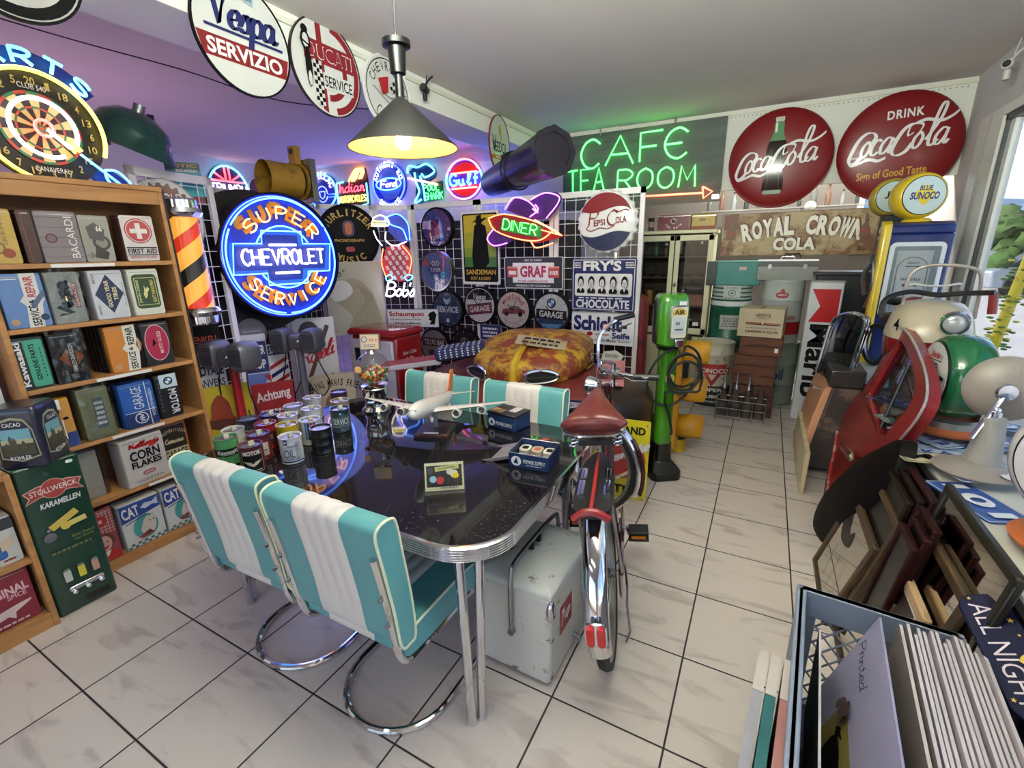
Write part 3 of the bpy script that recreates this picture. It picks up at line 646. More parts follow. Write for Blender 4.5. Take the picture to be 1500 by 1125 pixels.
for s in (-1, 1):
    b.tube([(.3, s*.02, .7), (.06, s*.06, .44), (0, s*.065, .342)], .009, 8); b.tube([(.43, s*.03, .28), (.1, s*.06, .33), (0, s*.065, .342)], .01, 8)
b.build('frame', t)
b = B(CHROME); b.cyl((.28, 0, .74), (.25, 0, .86), .013, n=10); b.build('seat_post', t)
# saddle: broad leather at the back, narrow nose to the front
b = B(mat('5a2420', .3, 0, .25, 9, .1)); R_ = []
for i in range(15):
    u = i/14; x = .08+.3*u; w = .115*(1-u)**1.7+.03; w = w if u > .06 else w*(.72+.28*u/.06)
    z = .93+.035*u+.02*math.sin(u*PI); row = [(x, w*math.sin(a), z+ (.045*math.cos(a)*(1 if math.cos(a) > 0 else .75))) for a in [2*PI*k/20 for k in range(20)]]
    R_.append(row)
b.rings(R_); sd = b.build('saddle', t, angle=70)
b = B(CHROME); b.tube([(.08+.02, -.12, .905), (.075, -.06, .9), (.07, 0, .9), (.075, .06, .9), (.1, .12, .905)], .006, 8); lab(b.build('saddle_rail', sd), 'chrome rail under the saddle')
for s in (-1, 1):
    b = B(CHROME); b.tube([(.11+.018*math.cos(k*.7), s*.085+.018*math.sin(k*.7), .845+.0016*k) for k in range(36)], .0035, 6); b.build('spring', sd)
b = B(BLK2); b.box((.17, 0, .855), (.12, .13, .02)); b.cyl((.23, 0, .83), (.23, 0, .9), .02); b.build('saddle_clamp', sd)
# rack with red stripe over the rear fender
b = B(BLK2)
R_ = [[(x, y_*w, .735+z_+.05*(x+.16)) for y_, z_ in rrect(0, 0, 1, .03, .012, 3)] for x, w in ((-.22, .11), (-.2, .13), (-.1, .14), (.04, .14), (.14, .10), (.2, .05), (.22, .02))]
b.rings(R_); rk = b.build('rack', t)
b = B(mat('8a1c1c', .4)); b.rings([[(x, y_, .752+z_+.05*(x+.16)) for y_, z_ in rrect(0, 0, .014, .008, .003, 2)] for x in (-.22, .2)]); lab(b.build('stripe', rk), 'dark red stripe on the rack')
for s in (-1, 1):
    for x0, x1 in ((-.12, -.03), (0, .07)):
        b = B(CHROME); b.tube([(x0, s*.04, .756), (x1, s*.04, .762), (x1, s*.052, .762), (x0, s*.052, .756)], .006, 6, closed=True); b.build('slot_trim', rk)
    b = B(STEEL); b.tube([(-.12, s*.06, .73), (-.02, s*.07, .36)], .006, 6); b.build('rack_stay', rk)
b = B(mat('7a1016', .3)); b.tube([(-.235, y_, .725-.03*(1-(y_/.06)**2)*-1) for y_ in (-.06, -.04, -.02, 0, .02, .04, .06)], .014, 8); b.build('rack_bumper', rk)
# drive train
b = B(CHROME); b.cyl((.43, -.045, .28), (.43, -.052, .28), .09, n=32); b.cyl((.43, -.06, .28), (.43, .06, .28), .02, n=14)
b.tube([(.43, -.07, .28), (.55, -.075, .17)], .009, 8); b.tube([(.43, .07, .28), (.31, .075, .4)], .009, 8); b.build('crank', t)
for (x, y_, z_) in ((.55, -.125, .17), (.31, .125, .4)):
    b = B(BLK2); b.box((x, y_, z_+.018), (.085, .1, .016)); b.box((x, y_, z_-.018), (.085, .1, .016)); b.cyl((x, y_-.06, z_), (x, y_+.06, z_), .008, n=10, m=STEEL); o = b.build('pedal', t, .004)
    b = B(mat('c8741c', .3)); b.box((x-.044, y_, z_), (.004, .07, .014)); lab(b.build('reflector', o), 'amber pedal reflector')
b = B(MAR); b.prism(rrect(.24, .3, .58, .12, .055, 6), -.055, -.062); b.build('chain_guard', t)
b = B(STEEL); b.tube([(.1, -.075, .3), (-.02, -.085, .3), (-.05, -.08, .24), (.02, -.08, .05), (.0, -.06, .01)], .005, 6); b.build('kickstand', t)
# steered front end (turned well to the side)
ST = tr(.98, 0, 0)@rz(math.radians(68))@tr(-.9, 0, 0)
def F(b): b.X = ST; return b
fx = tr(1.1, 0, .342)@rx(PI/2)
b1, b2, b3 = F(B()), F(B()), F(B()); wheel(b1, b2, b3, fx); o = b1.build('front_wheel', t, angle=60); b2.build('rim', o); b3.build('spoke', o)
b = F(B()); fender(b, 1.1, .342, .352, 50, 208, .045, CHROME); o = b.build('front_fender', t, angle=60)
b = F(B(MAR))
b.tube([(1.1+.385*math.cos(math.radians(a)), .012, .342+.385*math.sin(math.radians(a))) for a in range(150, 208, 6)], .012, 6); lab(b.build('stripe', o), 'dark red stripe along the fender')
b = F(B(CHROME))
for s in (-1, 1): b.tube([(.915, s*.03, .62), (1.0, s*.05, .5), (1.1, s*.055, .342)], .011, 8)
b.box((.915, 0, .63), (.05, .09, .03)); b.build('fork', t)
b = F(B(CHROME)); b.cyl((.865, 0, .84), (.85, 0, .98), .012, n=10); b.tube([(.85, 0, .975), (.9, 0, .985), (.93, 0, .98)], .011, 8)
b.X = ST@tr(.89, 0, .98)@rz(.55)@rx(-.36)@tr(-.89, 0, -.98); b.tube(smooth([(.7, -.33, 1.08), (.78, -.31, 1.08), (.9, -.2, 1.05), (.93, -.08, .985), (.93, 0, .98), (.93, .08, .985), (.9, .2, 1.05), (.78, .31, 1.08), (.7, .33, 1.08)], 4), .011, 8); hb = b.build('handlebar', t)
for s in (-1, 1):
    b = B(BLACK); b.X = ST@tr(.89, 0, .98)@rz(.55)@rx(-.36)@tr(-.89, 0, -.98); b.tube([(.8, s*.305, 1.08), (.68, s*.335, 1.08)], .016, 10); b.build('grip', hb)
    b = B(CHROME); b.X = ST@tr(.89, 0, .98)@rz(.55)@rx(-.36)@tr(-.89, 0, -.98); b.tube([(.86, s*.25, 1.06), (.8, s*.27, 1.03), (.7, s*.3, 1.045)], .005, 6); b.build('brake_lever', hb)
b = F(B(CHROME)); b.lathe([(0, -.03), (.035, -.02), (.055, .03), (.058, .045), (.05, .05), (0, .052)], 20, X=tr(.97, 0, .84)@ry(PI/2)); b.build('headlamp', t)
b = B(RED); b.box((.965, 0, .73), (.02, .05, .06)); b.build('head_badge', t, .004)
# ================================================================ white grid panels and the signs on them
def loc(t, px, py, off=0.):
    """the point of the sign's own plane (x to the side, z up) seen at a pixel of the photograph"""
    M = t.matrix_basis if t.parent is None else t.matrix_world
    M = Matrix.LocRotScale(t.location, t.rotation_euler, None)
    n = (M.to_3x3() @ Vector((0, -1, 0))); p = P(px, py, pl=(t.location+n*off, n)); q = M.inverted() @ p
    return Vector((q.x, q.z))
def seg(t, l, r, hpx):
    a, b_ = loc(t, *l), loc(t, *r); m = ((l[0]+r[0])/2, (l[1]+r[1])/2)
    h = (loc(t, m[0], m[1]-hpx/2)-loc(t, m[0], m[1]+hpx/2)).length; d = b_-a
    return (a+b_)/2, d.length, h, math.atan2(d.y, d.x)
def tx(a, t, s, l, r, hpx, m, **k):
    c, w, h, an = seg(t, l, r, hpx); a.text(s, c.x, c.y, w, h, m, a=an, **k)
def nx(t, s, l, r, hpx, shear=0., gap=1.3):
    c, w, h, an = seg(t, l, r, hpx); q = []
    ca, sa = math.cos(an), math.sin(an)
    for st in strokes(s, -w/2, -h/2, w, h, shear, gap): q.append([(c.x+u*ca-v*sa, c.y+u*sa+v*ca) for u, v in st])
    return q
def neon(t, st, m, y=-.03, r=.006, name='neon_tube', label=None, closed=False):
    b = B(m)
    for s in st: b.tube([(u, y, v) for u, v in s], r, 6, closed=closed)
    o = b.build(name, t, angle=180)
    if label: o['label'] = label
    return o
NB = glow('0c3cff', 3.5); NC = glow('2a92ff', 3); NCY = glow('40ccff', 2.4); NW = glow('fff0ff', 2.4); NY = glow('ffae10', 2); NR = glow('ff2414', 2.5); NG = glow('20ff48', 2.2); NP = glow('d048ff', 2.4); NPK = glow('ff70c8', 2); NO = glow('ff6210', 2.5); NYL = glow('ffe020', 2.2)
def pan(t, w, h, face, shape='rect', th=.012, r=.012, rim=None, rimw=.012, rimd=None, n=48, dome=0.):
    """the sheet of a sign (front at y=0) and its rim"""
    b = B(face)
    if shape == 'rect': b.prism(rrect(0, 0, w, h, r), 0, th)
    elif dome:
        R_ = [[(w/2*q*math.cos(2*PI*i/n), -dome*(1-q*q)**.5, h/2*q*math.sin(2*PI*i/n)) for i in range(n)] for q in (1, .985, .95, .88, .78, .65, .5, .35, .2, .06)]
        b.rings([[(x, th, z) for x, y, z in R_[0]]]+R_)
    else: b.prism(circle(0, 0, w/2, n, h/2), 0, th)
    o = b.build('panel', t, angle=30)
    if rim:
        d = rimd or th+.006; b = B(rim)
        if shape == 'rect': A_, C_ = rrect(0, 0, w+2*rimw, h+2*rimw, r+rimw), rrect(0, 0, w-.002, h-.002, r)
        else: A_, C_ = circle(0, 0, w/2+rimw, n, h/2+rimw), circle(0, 0, w/2-.001, n, h/2-.001)
        b.rings([[(u, y, v) for u, v in q] for q, y in ((A_, d-.006), (A_, -.004), (C_, -.004), (C_, d-.006))], closed=True); b.build('rim', t, angle=40)
    return o
def dome_map(R, d):
    def f(v):
        q = min(1., (v.x*v.x+v.z*v.z)**.5/R); return Vector((v.x, v.y-d*(1-q*q)**.5, v.z))
    return f
PW = mat('d6d2d4', .4, 0, .06); WIRE = mat('dcd8dc', .4)
PANELS = ((-4.46, -.9), (-4.12, -.43), (-3.78, -.2), (-2.93, -.2), (-2.09, -.2), (-1.25, -.2)), ((-3.52, -2.96), (-3.63, -2.42)), ((-4.03, -2.2), (-4.25, -1.55), (-4.46, -.92))
nm = ['white wire grid panel behind the red cola cooler', 'white wire grid panel behind the neon burger sign', 'white wire grid panel holding the small thermometer clocks', 'white wire grid panel behind the neon rocket sign', 'white wire grid panel beside the green air pump, with the bottle cap sign', 'white wire grid panel behind the barber pole and shelf', 'white wire grid panel behind the big blue neon disc', 'white wire grid panel with the black jukebox disc']
k = 0
for ch in PANELS:
    for (x0, y0), (x1, y1) in zip(ch, ch[1:]):
        Lp = math.hypot(x1-x0, y1-y0)-.012; t = T('grid_panel', nm[k], 'display panel', ((x0+x1)/2, (y0+y1)/2, 0), math.atan2(y1-y0, x1-x0) if x1 > x0 else math.atan2(y1-y0, x1-x0)+PI, 'white wire grid panels'); k += 1
        b = B(PW)
        for s in (-1, 1): b.bb((s*Lp/2-s*.04, -.012, 0), (s*Lp/2, .012, 2.09))
        b.bb((-Lp/2, -.012, 2.04), (Lp/2, .012, 2.09)); b.bb((-Lp/2, -.012, .1), (Lp/2, .012, .14)); b.build('frame', t)
        b = B(WIRE); nxw = max(2, round(Lp/.1))
        for i in range(1, nxw): b.cyl((-Lp/2+Lp*i/nxw, 0, .12), (-Lp/2+Lp*i/nxw, 0, 2.06), .003, n=5)
        for i in range(1, 20): b.cyl((-Lp/2+.03, .005, .12+i*.1), (Lp/2-.03, .005, .12+i*.1), .003, n=5)
        b.build('wire_mesh', t)
DR = mat('3a1216', .7)
for i, (x0, x1, y, h, m_, lb) in enumerate(((-3.7, -2.45, .0, 1.0, DR, 'dark red cloth covered board low behind the grid panels'), (-2.43, -1.3, .0, 1.0, DR, 'dark red cloth covered board behind the grid panel by the air pump'), (-4.9, -3.2, .45, 1.95, mat('241f26', .7), 'black cupboard added as a dark backdrop behind the grid corner'), (-3.15, -2.2, .45, 1.9, mat('2e2a30', .7), 'dark cupboard added as a backdrop behind the neon rocket'))):
    t = T(('fabric_board', 'backdrop_cupboard')[i > 1], lb, ('board', 'cupboard')[i > 1], ((x0+x1)/2, y+(.012 if i < 2 else .2), 0))  # the cupboards are added to darken the view through the grid
    b = B(m_); b.box((0, 0, h/2), (x1-x0, .024 if i < 2 else .4, h)); b.build('panel' if i < 2 else 'body', t, .006)
    if i > 1:
        for s in (-1, 1): b = B(mat('34303a', .6)); b.box((s*(x1-x0)/4, -.205, h/2), ((x1-x0)/2-.02, .01, h-.1)); b.build('door', t, .003)
t = T('backdrop_cupboard', 'dark cupboard added as a backdrop behind the big blue neon disc', 'cupboard', (-4.72, -1.5, 0), PI/2); b = B(mat('1f1b22', .7)); b.box((0, 0, .95), (1.3, .4, 1.9)); b.build('body', t, .006)  # added to darken what shows behind the disc
YW = -.232
def wsign(name, label, cat, l, r, tp, bt, y=YW, rot=0, **k):
    """a sign on the plane y = const, from its four edge midpoints in the photograph"""
    L, R_, Tp, Bt = P(*l, y=y), P(*r, y=y), P(*tp, y=y), P(*bt, y=y)
    c = Vector(((L.x+R_.x)/2, y, (Tp.z+Bt.z)/2)); t = T(name, label, cat, c, rot, k.pop('group', None)); w, h = R_.x-L.x, Tp.z-Bt.z
    return t, w, h
NAVY = mat('16205a', .3, 0, .06, coat=.4); OFFW = mat('d9d6d6', .3, 0, .05, coat=.4); BLKE = matte(mat('0a090b', .65), .2); GOLD = mat('c9a040', .4, .2); REDE = mat('a3171c', .3, coat=.4)
# --- port and sherry sign: caped figure in silhouette
t, w, h = wsign('enamel_sign', 'tall yellow and green enamel sign with a black caped silhouette', 'sign', (677, 365), (731, 359), (703, 309), (706, 416)); pan(t, w, h, OFFW, rim=mat('b8b4b4', .3), rimw=.006)
a = Art(); g1, g2, g3 = mat('b8a02a', .35), mat('7d8c30', .35), mat('3c6a34', .35)
a.rect(0, h*.0, w*.93, h*.94, BLKE, .02); a.rect(0, h*.31, w*.86, h*.28, g1, .012); a.rect(0, h*.1, w*.86, h*.24, mat('9a9630', .35)); a.rect(0, -.06*h, w*.86, h*.14, g2); a.rect(0, -.19*h, w*.86, h*.14, g3)
a.poly([(u*w, v*h) for u, v in ((-.16, .2), (-.14, .3), (-.08, .33), (-.11, .36), (-.22, .345), (-.09, .385), (-.07, .44), (.05, .45), (.06, .395), (.15, .41), (.2, .4), (.07, .355), (.06, .33), (.16, .3), (.19, .2), (.24, -.2), (.12, -.27), (-.2, -.26), (-.22, -.1))], BLKE)
a.text('SANDEMAN', 0, -.33*h, w*.8, h*.075, GOLD, .02); a.text('PORT & SHERRY', 0, -.42*h, w*.55, h*.045, GOLD, .01); a.build(t)
# --- GRAF
t, w, h = wsign('enamel_sign', 'wide black and red cheese sign with small boxes painted on it', 'sign', (740, 401), (824, 396), (782, 377), (784, 422)); pan(t, w, h, mat('2c2a2c', .35), rim=OFFW, rimw=.005)
a = Art(); a.rect(0, 0, w*.72, h*.66, OFFW); a.text('GRAF', 0, .04*h, w*.45, h*.38, REDE, .04); a.text('HIER ZU HABEN', 0, .41*h, w*.3, h*.06, OFFW); a.text('IN DER SILBERPACKUNG', 0, -.27*h, w*.52, h*.07, REDE); a.text('HERGESTELLT MIT GUTER MILCH', 0, -.42*h, w*.6, h*.06, OFFW)
for s in (-1, 1): a.rect(s*.36*w, 0, w*.18, h*.3, mat('b8484a', .4)); a.rect(s*.36*w, 0, w*.13, h*.12, OFFW); a.rect(s*.36*w, .18*h, w*.18, h*.05, mat('d88a84'))
a.text('25 h', .36*w, 0, w*.1, h*.1, REDE, .02); a.build(t)
# --- bottle cap
t, w, h = wsign('bottle_cap_sign', 'red white and blue bottle cap sign with script lettering', 'sign', (846, 327), (934, 315), (889, 278), (892, 371), y=-.26); R0 = (w+h)/4
b = B(mat('dcdad8', .3, coat=.4)); n = 168
rows = []
for q, y, am in ((1.0, .05, .035), (1.0, .02, .03), (.96, -.01, .02), (.9, -.02, 0), (.6, -.03, 0), (.25, -.034, 0), (.02, -.035, 0)): rows.append([((q+am*math.cos(21*2*PI*i/n))*R0*math.cos(2*PI*i/n), y, (q+am*math.cos(21*2*PI*i/n))*R0*math.sin(2*PI*i/n)) for i in range(n)])
b.rings(rows); b.build('cap', t, angle=60)
a = Art(-.036); R1 = R0*.9
ed = lambda z0, s: [(R1*x, z0*R1+s*.1*R1*math.sin(x*3.2)) for x in [-1+.1*i for i in range(21)]]
def cut(cv): return [(x, z) if x*x+z*z <= R1*R1 else (x*R1/math.hypot(x, z), z*R1/math.hypot(x, z)) for x, z in cv]
a.poly(arc(0, 0, R1, 22, 158, 24)+[p for p in cut(ed(.42, 1))][2:-2], mat('7a1420', .3, coat=.4))
a.poly(list(reversed(arc(0, 0, R1, 202, 338, 24)))+[(x, z) for x, z in cut(ed(-.42, 1))][2:-2], mat('1c2748', .3, coat=.4))
PR = mat('7a1420', .35)
for s_, x, wd, hh in (('P', -.62, .3, .52), ('C', .05, .34, .5)):
    for st in strokes(s_, R1*x, -.12*R1, R1*wd, R1*hh, .12): a.line(st, .02*R1, PR, 'lettering', (.018*R1, .018*R1))
a.text('EPSI', -.22*R1, -.02*R1, .42*R1, .22*R1, PR, .02, a=.08); a.text('OLA', .58*R1, .06*R1, .4*R1, .22*R1, PR, .02, a=.08)
a.line([tuple(v.xy*R1) for v in smooth([(-.6, -.1, 0), (-.7, -.24, 0), (-.5, -.3, 0), (-.2, -.2, 0), (.1, -.24, 0), (.35, -.12, 0)], 5)], .03*R1, PR, 'lettering'); a.line([tuple(v.xy*R1) for v in smooth([(.3, .42, 0), (.5, .34, 0), (.75, .4, 0), (.85, .33, 0)], 5)], .03*R1, PR, 'lettering'); a.build(t)
# --- five faces chocolate sign
t, w, h = wsign('enamel_sign', 'blue and white chocolate sign with five portraits', 'sign', (838, 420), (931, 415), (885, 379), (883, 455)); pan(t, w, h, NAVY, rim=NAVY, rimw=.003)
a = Art(); a.frame(0, 0, w*.97, h*.97, .006, OFFW); a.text("FRY'S", -.02*w, .37*h, w*.6, h*.2, OFFW, .04); a.rect(0, .0, w*.9, h*.44, OFFW, .02); a.text('CHOCOLATE', 0, -.37*h, w*.85, h*.17, OFFW, .03)
for s in (-1, 1): a.scribble(s*.41*w, .38*h, w*.14, h*.13, OFFW, 3)
a.scribble(0, -.255*h, w*.8, h*.04, OFFW, 1)
FACE = mat('c8c4c8', .4)
for i in range(5):
    x = (-.35+.175*i)*w; z = .01*h
    a.poly([(x-.06*w, z-.17*h), (x-.065*w, z-.11*h), (x-.03*w, z-.07*h), (x+.03*w, z-.07*h), (x+.065*w, z-.11*h), (x+.06*w, z-.17*h)], BLKE); a.poly([(x-.022*w, z-.07*h), (x+.022*w, z-.07*h), (x, z-.14*h)], OFFW)
    a.disc(x, z+.05*h, .05*w, BLKE, .115*h, 20); a.disc(x, z+.02*h, .036*w, FACE, .085*h, 20)
    for s in (-1, 1): a.disc(x+s*.014*w, z+.035*h, .007*w, BLKE, n=10)
    a.rect(x, z-.03*h, .022*w, .012*h, BLKE); a.rect(x, z+.005*h, .006*w, .03*h, BLKE)
a.build(t)
# --- soap sign
t, w, h = wsign('enamel_sign', 'white soap sign with large blue lettering under the portraits sign', 'sign', (838, 481), (929, 479), (883, 459), (883, 504)); pan(t, w, h, OFFW, rim=mat('c4c2c8', .3), rimw=.003)
a = Art(); a.text('Schicht-', -.04*w, .17*h, w*.86, h*.5, NAVY, .045); a.text('Seife', .3*w, -.2*h, w*.28, h*.2, NAVY, .04); a.disc(-.2*w, -.18*h, .05*w, REDE, .07*h); a.scribble(0, -.19*h, w*.24, h*.08, REDE, 1); a.text('Verlangen Sie nur die Marke "Schicht"', 0, -.38*h, w*.92, h*.12, NAVY, .01); a.build(t)
# --- small blue sign
t, w, h = wsign('enamel_sign', 'small dark blue notice with white print above the yellow hood', 'sign', (704, 487), (734, 485), (719, 476), (719, 498)); pan(t, w, h, NAVY, rim=mat('8a88a0'), rimw=.003); a = Art(); a.scribble(0, 0, w*.85, h*.75, OFFW, 3); a.build(t)
# --- shampoo sign
t, w, h = wsign('enamel_sign', 'white shampoo sign with red lettering and a black head profile', 'sign', (575, 465), (636, 467), (606, 453), (606, 479), y=-.5, rot=0); t.rotation_euler = (0, 0, .35); pan(t, w, h, OFFW, rim=NAVY, rimw=.004)
a = Art(); a.text('Schaumpon', -.12*w, .2*h, w*.68, h*.34, REDE, .03); a.text('mit dem schwarzen Kopf', -.14*w, -.08*h, w*.6, h*.12, BLKE, .01); a.text('Haarpflege', -.1*w, -.3*h, w*.5, h*.16, BLKE, .02)
a.poly([(u*w, v*h) for u, v in ((.32, -.35), (.36, -.15), (.31, -.1), (.33, .05), (.3, .12), (.33, .3), (.42, .4), (.47, .2), (.44, -.05), (.42, -.35))], BLKE); a.build(t)
# --- round wall clocks
def clock(label, c, rx_, rz_, face, draw, y=YW-.02, rim=BLKE, extra=0):
    t, w, h = wsign('round_clock', label, 'clock', (c[0]-rx_, c[1]), (c[0]+rx_, c[1]), (c[0], c[1]-rz_), (c[0], c[1]+rz_), y=y, group='round clocks on the grid')
    d = (w+h)/2; pan(t, d, d, face, 'disc', rim=rim, rimw=.016, rimd=.06, th=.05); a = Art(-.001); draw(a, d/2)
    for i in range(12):
        an = i*PI/6; a.rect(.9*d/2*math.cos(an), .9*d/2*math.sin(an), .008, .02, mat('88868c'), a=an-PI/2)
    a.line([(0, 0), (-.3*d/2, .32*d/2)], .008, BLKE); a.line([(0, 0), (.25*d/2, .55*d/2)], .005, BLKE); a.build(t)
    b = B(glass(alpha=.12)); b.prism(circle(0, 0, d/2-.004, 40), -.012, -.01); b.build('glass_cover', t)
BLU2 = mat('2c3f6a', .3, coat=.4); GRY = mat('6a6870', .4)
clock('round clock with blue band and a face painted above it, over the yellow hood', (656, 453), 21, 24, mat('3a3f5c', .3, coat=.4), lambda a, r: (a.rect(0, 0, 1.75*r, .62*r, BLU2), a.text('SERVICE', 0, 0, 1.55*r, .36*r, OFFW, .03), a.disc(0, .6*r, .25*r, mat('b0b4c8'), .3*r), a.disc(0, .72*r, .22*r, BLU2, .14*r), a.disc(0, -.65*r, .12*r, OFFW)))
clock('round clock with slanted dark red band, black and white face', (703, 447), 22, 24, mat('cfccd2', .3, coat=.4), lambda a, r: (a.poly(arc(0, 0, .95*r, 20, 160, 20), BLKE), a.rect(0, -.2*r, 1.7*r, .62*r, BLKE, a=.12), a.rect(0, -.2*r, 1.7*r, .54*r, mat('6a1a24'), a=.12), a.text('GARAGE', 0, -.2*r, 1.4*r, .34*r, OFFW, .03, a=.12), [a.line(s, .03*r, OFFW, 'lettering', (.02*r, .02*r)) for s in strokes('Vespa', -.45*r, .38*r, .9*r, .3*r, .3, .3)]))
clock('round white clock with a red coupe painted on it', (752, 454), 23, 26, mat('c9b8b4', .3, coat=.4), lambda a, r: (a.arctext('MUSTANG', 0, 0, .72*r, .2*r, REDE, 145, 35, .8), a.poly([(u*r, v*r) for u, v in ((-.72, -.1), (-.6, .06), (-.25, .1), (-.08, .24), (.3, .24), (.52, .08), (.74, .02), (.76, -.18), (-.7, -.24))], mat('7a2a2c')), a.poly([(u*r, v*r) for u, v in ((-.15, .1), (-.04, .2), (.26, .2), (.4, .09))], GRY), [a.disc(x*r, -.22*r, .13*r, BLKE) for x in (-.42, .46)], a.arctext('THE ORIGINAL CAR', 0, 0, .74*r, .1*r, GRY, 222, 318, .7, True)))
clock('round black and white clock with a quartered roundel at its top', (808, 457), 25, 27, mat('2a3a5c', .3, coat=.4), lambda a, r: (a.poly(arc(0, 0, .96*r, -15, 195, 30), mat('c8c6cc')), a.disc(0, .48*r, .26*r, BLKE), a.disc(0, .48*r, .2*r, OFFW), a.poly([(0, .48*r)]+arc(0, .48*r, .2*r, 90, 180, 8), mat('3a78b8')), a.poly([(0, .48*r)]+arc(0, .48*r, .2*r, 270, 360, 8), mat('3a78b8')), a.rect(0, -.12*r, 1.8*r, .5*r, BLKE, a=-.05), a.text('GARAGE', 0, -.12*r, 1.4*r, .36*r, OFFW, .03, a=-.05), a.poly(arc(0, 0, .9*r, 225, 315, 12), mat('5a8ac0'))))
clock('round clock with maroon band on a pale grunge face, beside the red cola cooler', (637, 507), 19, 24, mat('9a9498', .35), lambda a, r: (a.rect(0, .25*r, 1.75*r, .5*r, mat('5a1a20')), a.text('TEXAS BAR', 0, .25*r, 1.5*r, .34*r, OFFW, .03), a.poly([(u*r, v*r) for u, v in ((-.5, -.3), (-.2, -.2), (.1, -.35), (0, -.7), (-.4, -.6))], mat('7a3034')), a.scribble(.4*r, -.3*r, .6*r, .3*r, GRY, 2)))
clock('round black clock with a three pointed emblem, lowest beside the flag', (681, 507), 20, 23, mat('242228', .3, coat=.4), lambda a, r: (a.disc(0, .25*r, .3*r, mat('9a98a0')), a.disc(0, .25*r, .26*r, mat('3a3840')), [a.line([(0, .25*r), (.26*r*math.cos(q), .25*r+.26*r*math.sin(q))], .05*r, mat('b8b6c0')) for q in (PI/2, PI/2+2.094, PI/2+4.189)], a.rect(0, -.38*r, 1.6*r, .42*r, OFFW), a.rect(0, -.38*r, 1.54*r, .36*r, NAVY), a.text('GARAGE', 0, -.38*r, 1.3*r, .28*r, OFFW, .03)))
clock('round clock with purple and red travel picture, uppermost by the yellow sign', (640, 333), 22, 26, mat('5a3a78', .25, coat=.5), lambda a, r: (a.poly(arc(0, 0, .95*r, 90, 270, 20), mat('2f3f86')), a.poly([(u*r, v*r) for u, v in ((-.7, -.5), (-.2, .5), (.1, .2), (-.1, -.8))], mat('8a3a6a')), a.disc(.1*r, -.2*r, .25*r, mat('b87a98'), .35*r), a.text('TUNING', .0, -.52*r, .9*r, .22*r, OFFW, .02, a=.2), a.rect(0, -.8*r, 1*r, .1*r, mat('8a86b0'))), rim=BLKE)
clock('round clock with pale blue winged emblem, under the purple one', (639, 397), 22, 27, mat('5a68a0', .25, coat=.5), lambda a, r: (a.poly([(u*r, v*r) for u, v in ((-.6, .1), (0, .6), (.6, .1), (0, -.7))], mat('34467e')), a.text('OLD', 0, .42*r, .5*r, .26*r, OFFW, .02), a.text('TIMER', 0, .08*r, .7*r, .2*r, OFFW, .02), a.disc(0, -.3*r, .16*r, mat('a8b4d8')), a.rect(-.6*r, .45*r, .3*r, .4*r, mat('a8423c'), a=.4)), rim=STEEL)
# --- neon rocket diner sign
t, w, h = wsign('neon_sign', 'red and purple neon rocket diner sign with green lettering', 'neon sign', (716, 330), (828, 330), (772, 284), (772, 364), y=-.36)
Q = lambda *ps: [tuple(loc(t, *p)) for p in ps]
S = lambda *ps: [tuple(v.xy) for v in smooth([(p[0], p[1], 0) for p in Q(*ps)], 5)]
b = B(mat('7a1412', .4)); b.prism(S((717, 318), (735, 313), (770, 320), (800, 335), (826, 345), (800, 353), (780, 356), (740, 345), (722, 330)), .0, .012); b.build('panel', t)
b = B(mat('3c1458', .4)); b.prism(S((742, 308), (755, 290), (775, 294), (790, 285), (812, 281), (822, 292), (805, 318), (780, 322)), .004, .016); b.prism(S((720, 335), (716, 352), (730, 362), (752, 352)), .004, .016); lab(b.build('panel', t), 'purple fins of the rocket panel')
neon(t, [S((718, 320), (740, 314), (775, 321), (800, 331), (824, 345)), S((718, 322), (728, 338), (760, 350), (792, 352), (812, 338)), S((780, 354), (788, 363), (812, 356)), S((785, 322), (815, 338), (824, 345)), S((795, 337), (825, 345))], NO, label='orange neon outline')
neon(t, [S((742, 307), (755, 290), (777, 296), (790, 312), (782, 306)), S((780, 293), (800, 283), (820, 288), (818, 300), (802, 320)), S((778, 318), (790, 308), (786, 300)), S((724, 337), (716, 350), (726, 360), (745, 356))], NP, label='violet neon outline')
a = Art(-.001); c, sw, sh, an = seg(t, (738, 330), (790, 340), 15); a.rect(c.x, c.y, sw*1.15, sh*1.1, mat('2c6a30'), a=an); a.build(t)
neon(t, nx(t, 'DINER', (739, 328), (788, 338), 15), NG, label='green neon lettering')
b = B(STEEL); b.cyl((0, .01, .05), (0, .15, .05), .006); b.cyl((.1, .01, 0), (.1, .15, 0), .006); b.build('standoff', t)
# --- neon burger sign (the figure on it left out)
t, w, h = wsign('neon_sign', 'neon burger sign with checked red and white panel and white script', 'neon sign', (545, 380), (605, 380), (575, 312), (575, 440), y=-.62); t.rotation_euler = (0, 0, .55)
Q = lambda *ps: [tuple(loc(t, *p)) for p in ps]; S = lambda *ps: [tuple(v.xy) for v in smooth([(p[0], p[1], 0) for p in Q(*ps)], 5)]
b = B(mat('b8323a', .4)); pl_ = S((566, 362), (590, 358), (602, 372), (603, 400), (590, 412), (568, 405), (560, 385)); b.prism(pl_, 0, .01); b.build('panel', t)
a = Art(-.001); c = loc(t, 582, 385)
for i in range(-3, 4):
    for j in range(-3, 4):
        if (i+j) % 2 == 0 and abs(i)+abs(j) < 5: a.rect(c.x+i*.035, c.y+j*.05, .03, .045, mat('d8c8d0'), a=.4)
a.build(t)
b = B(mat('2b3a9a', .4)); b.prism(S((566, 318), (585, 313), (600, 330), (602, 350), (588, 356), (570, 340)), 0, .01); lab(b.build('panel', t), 'blue upper panel')
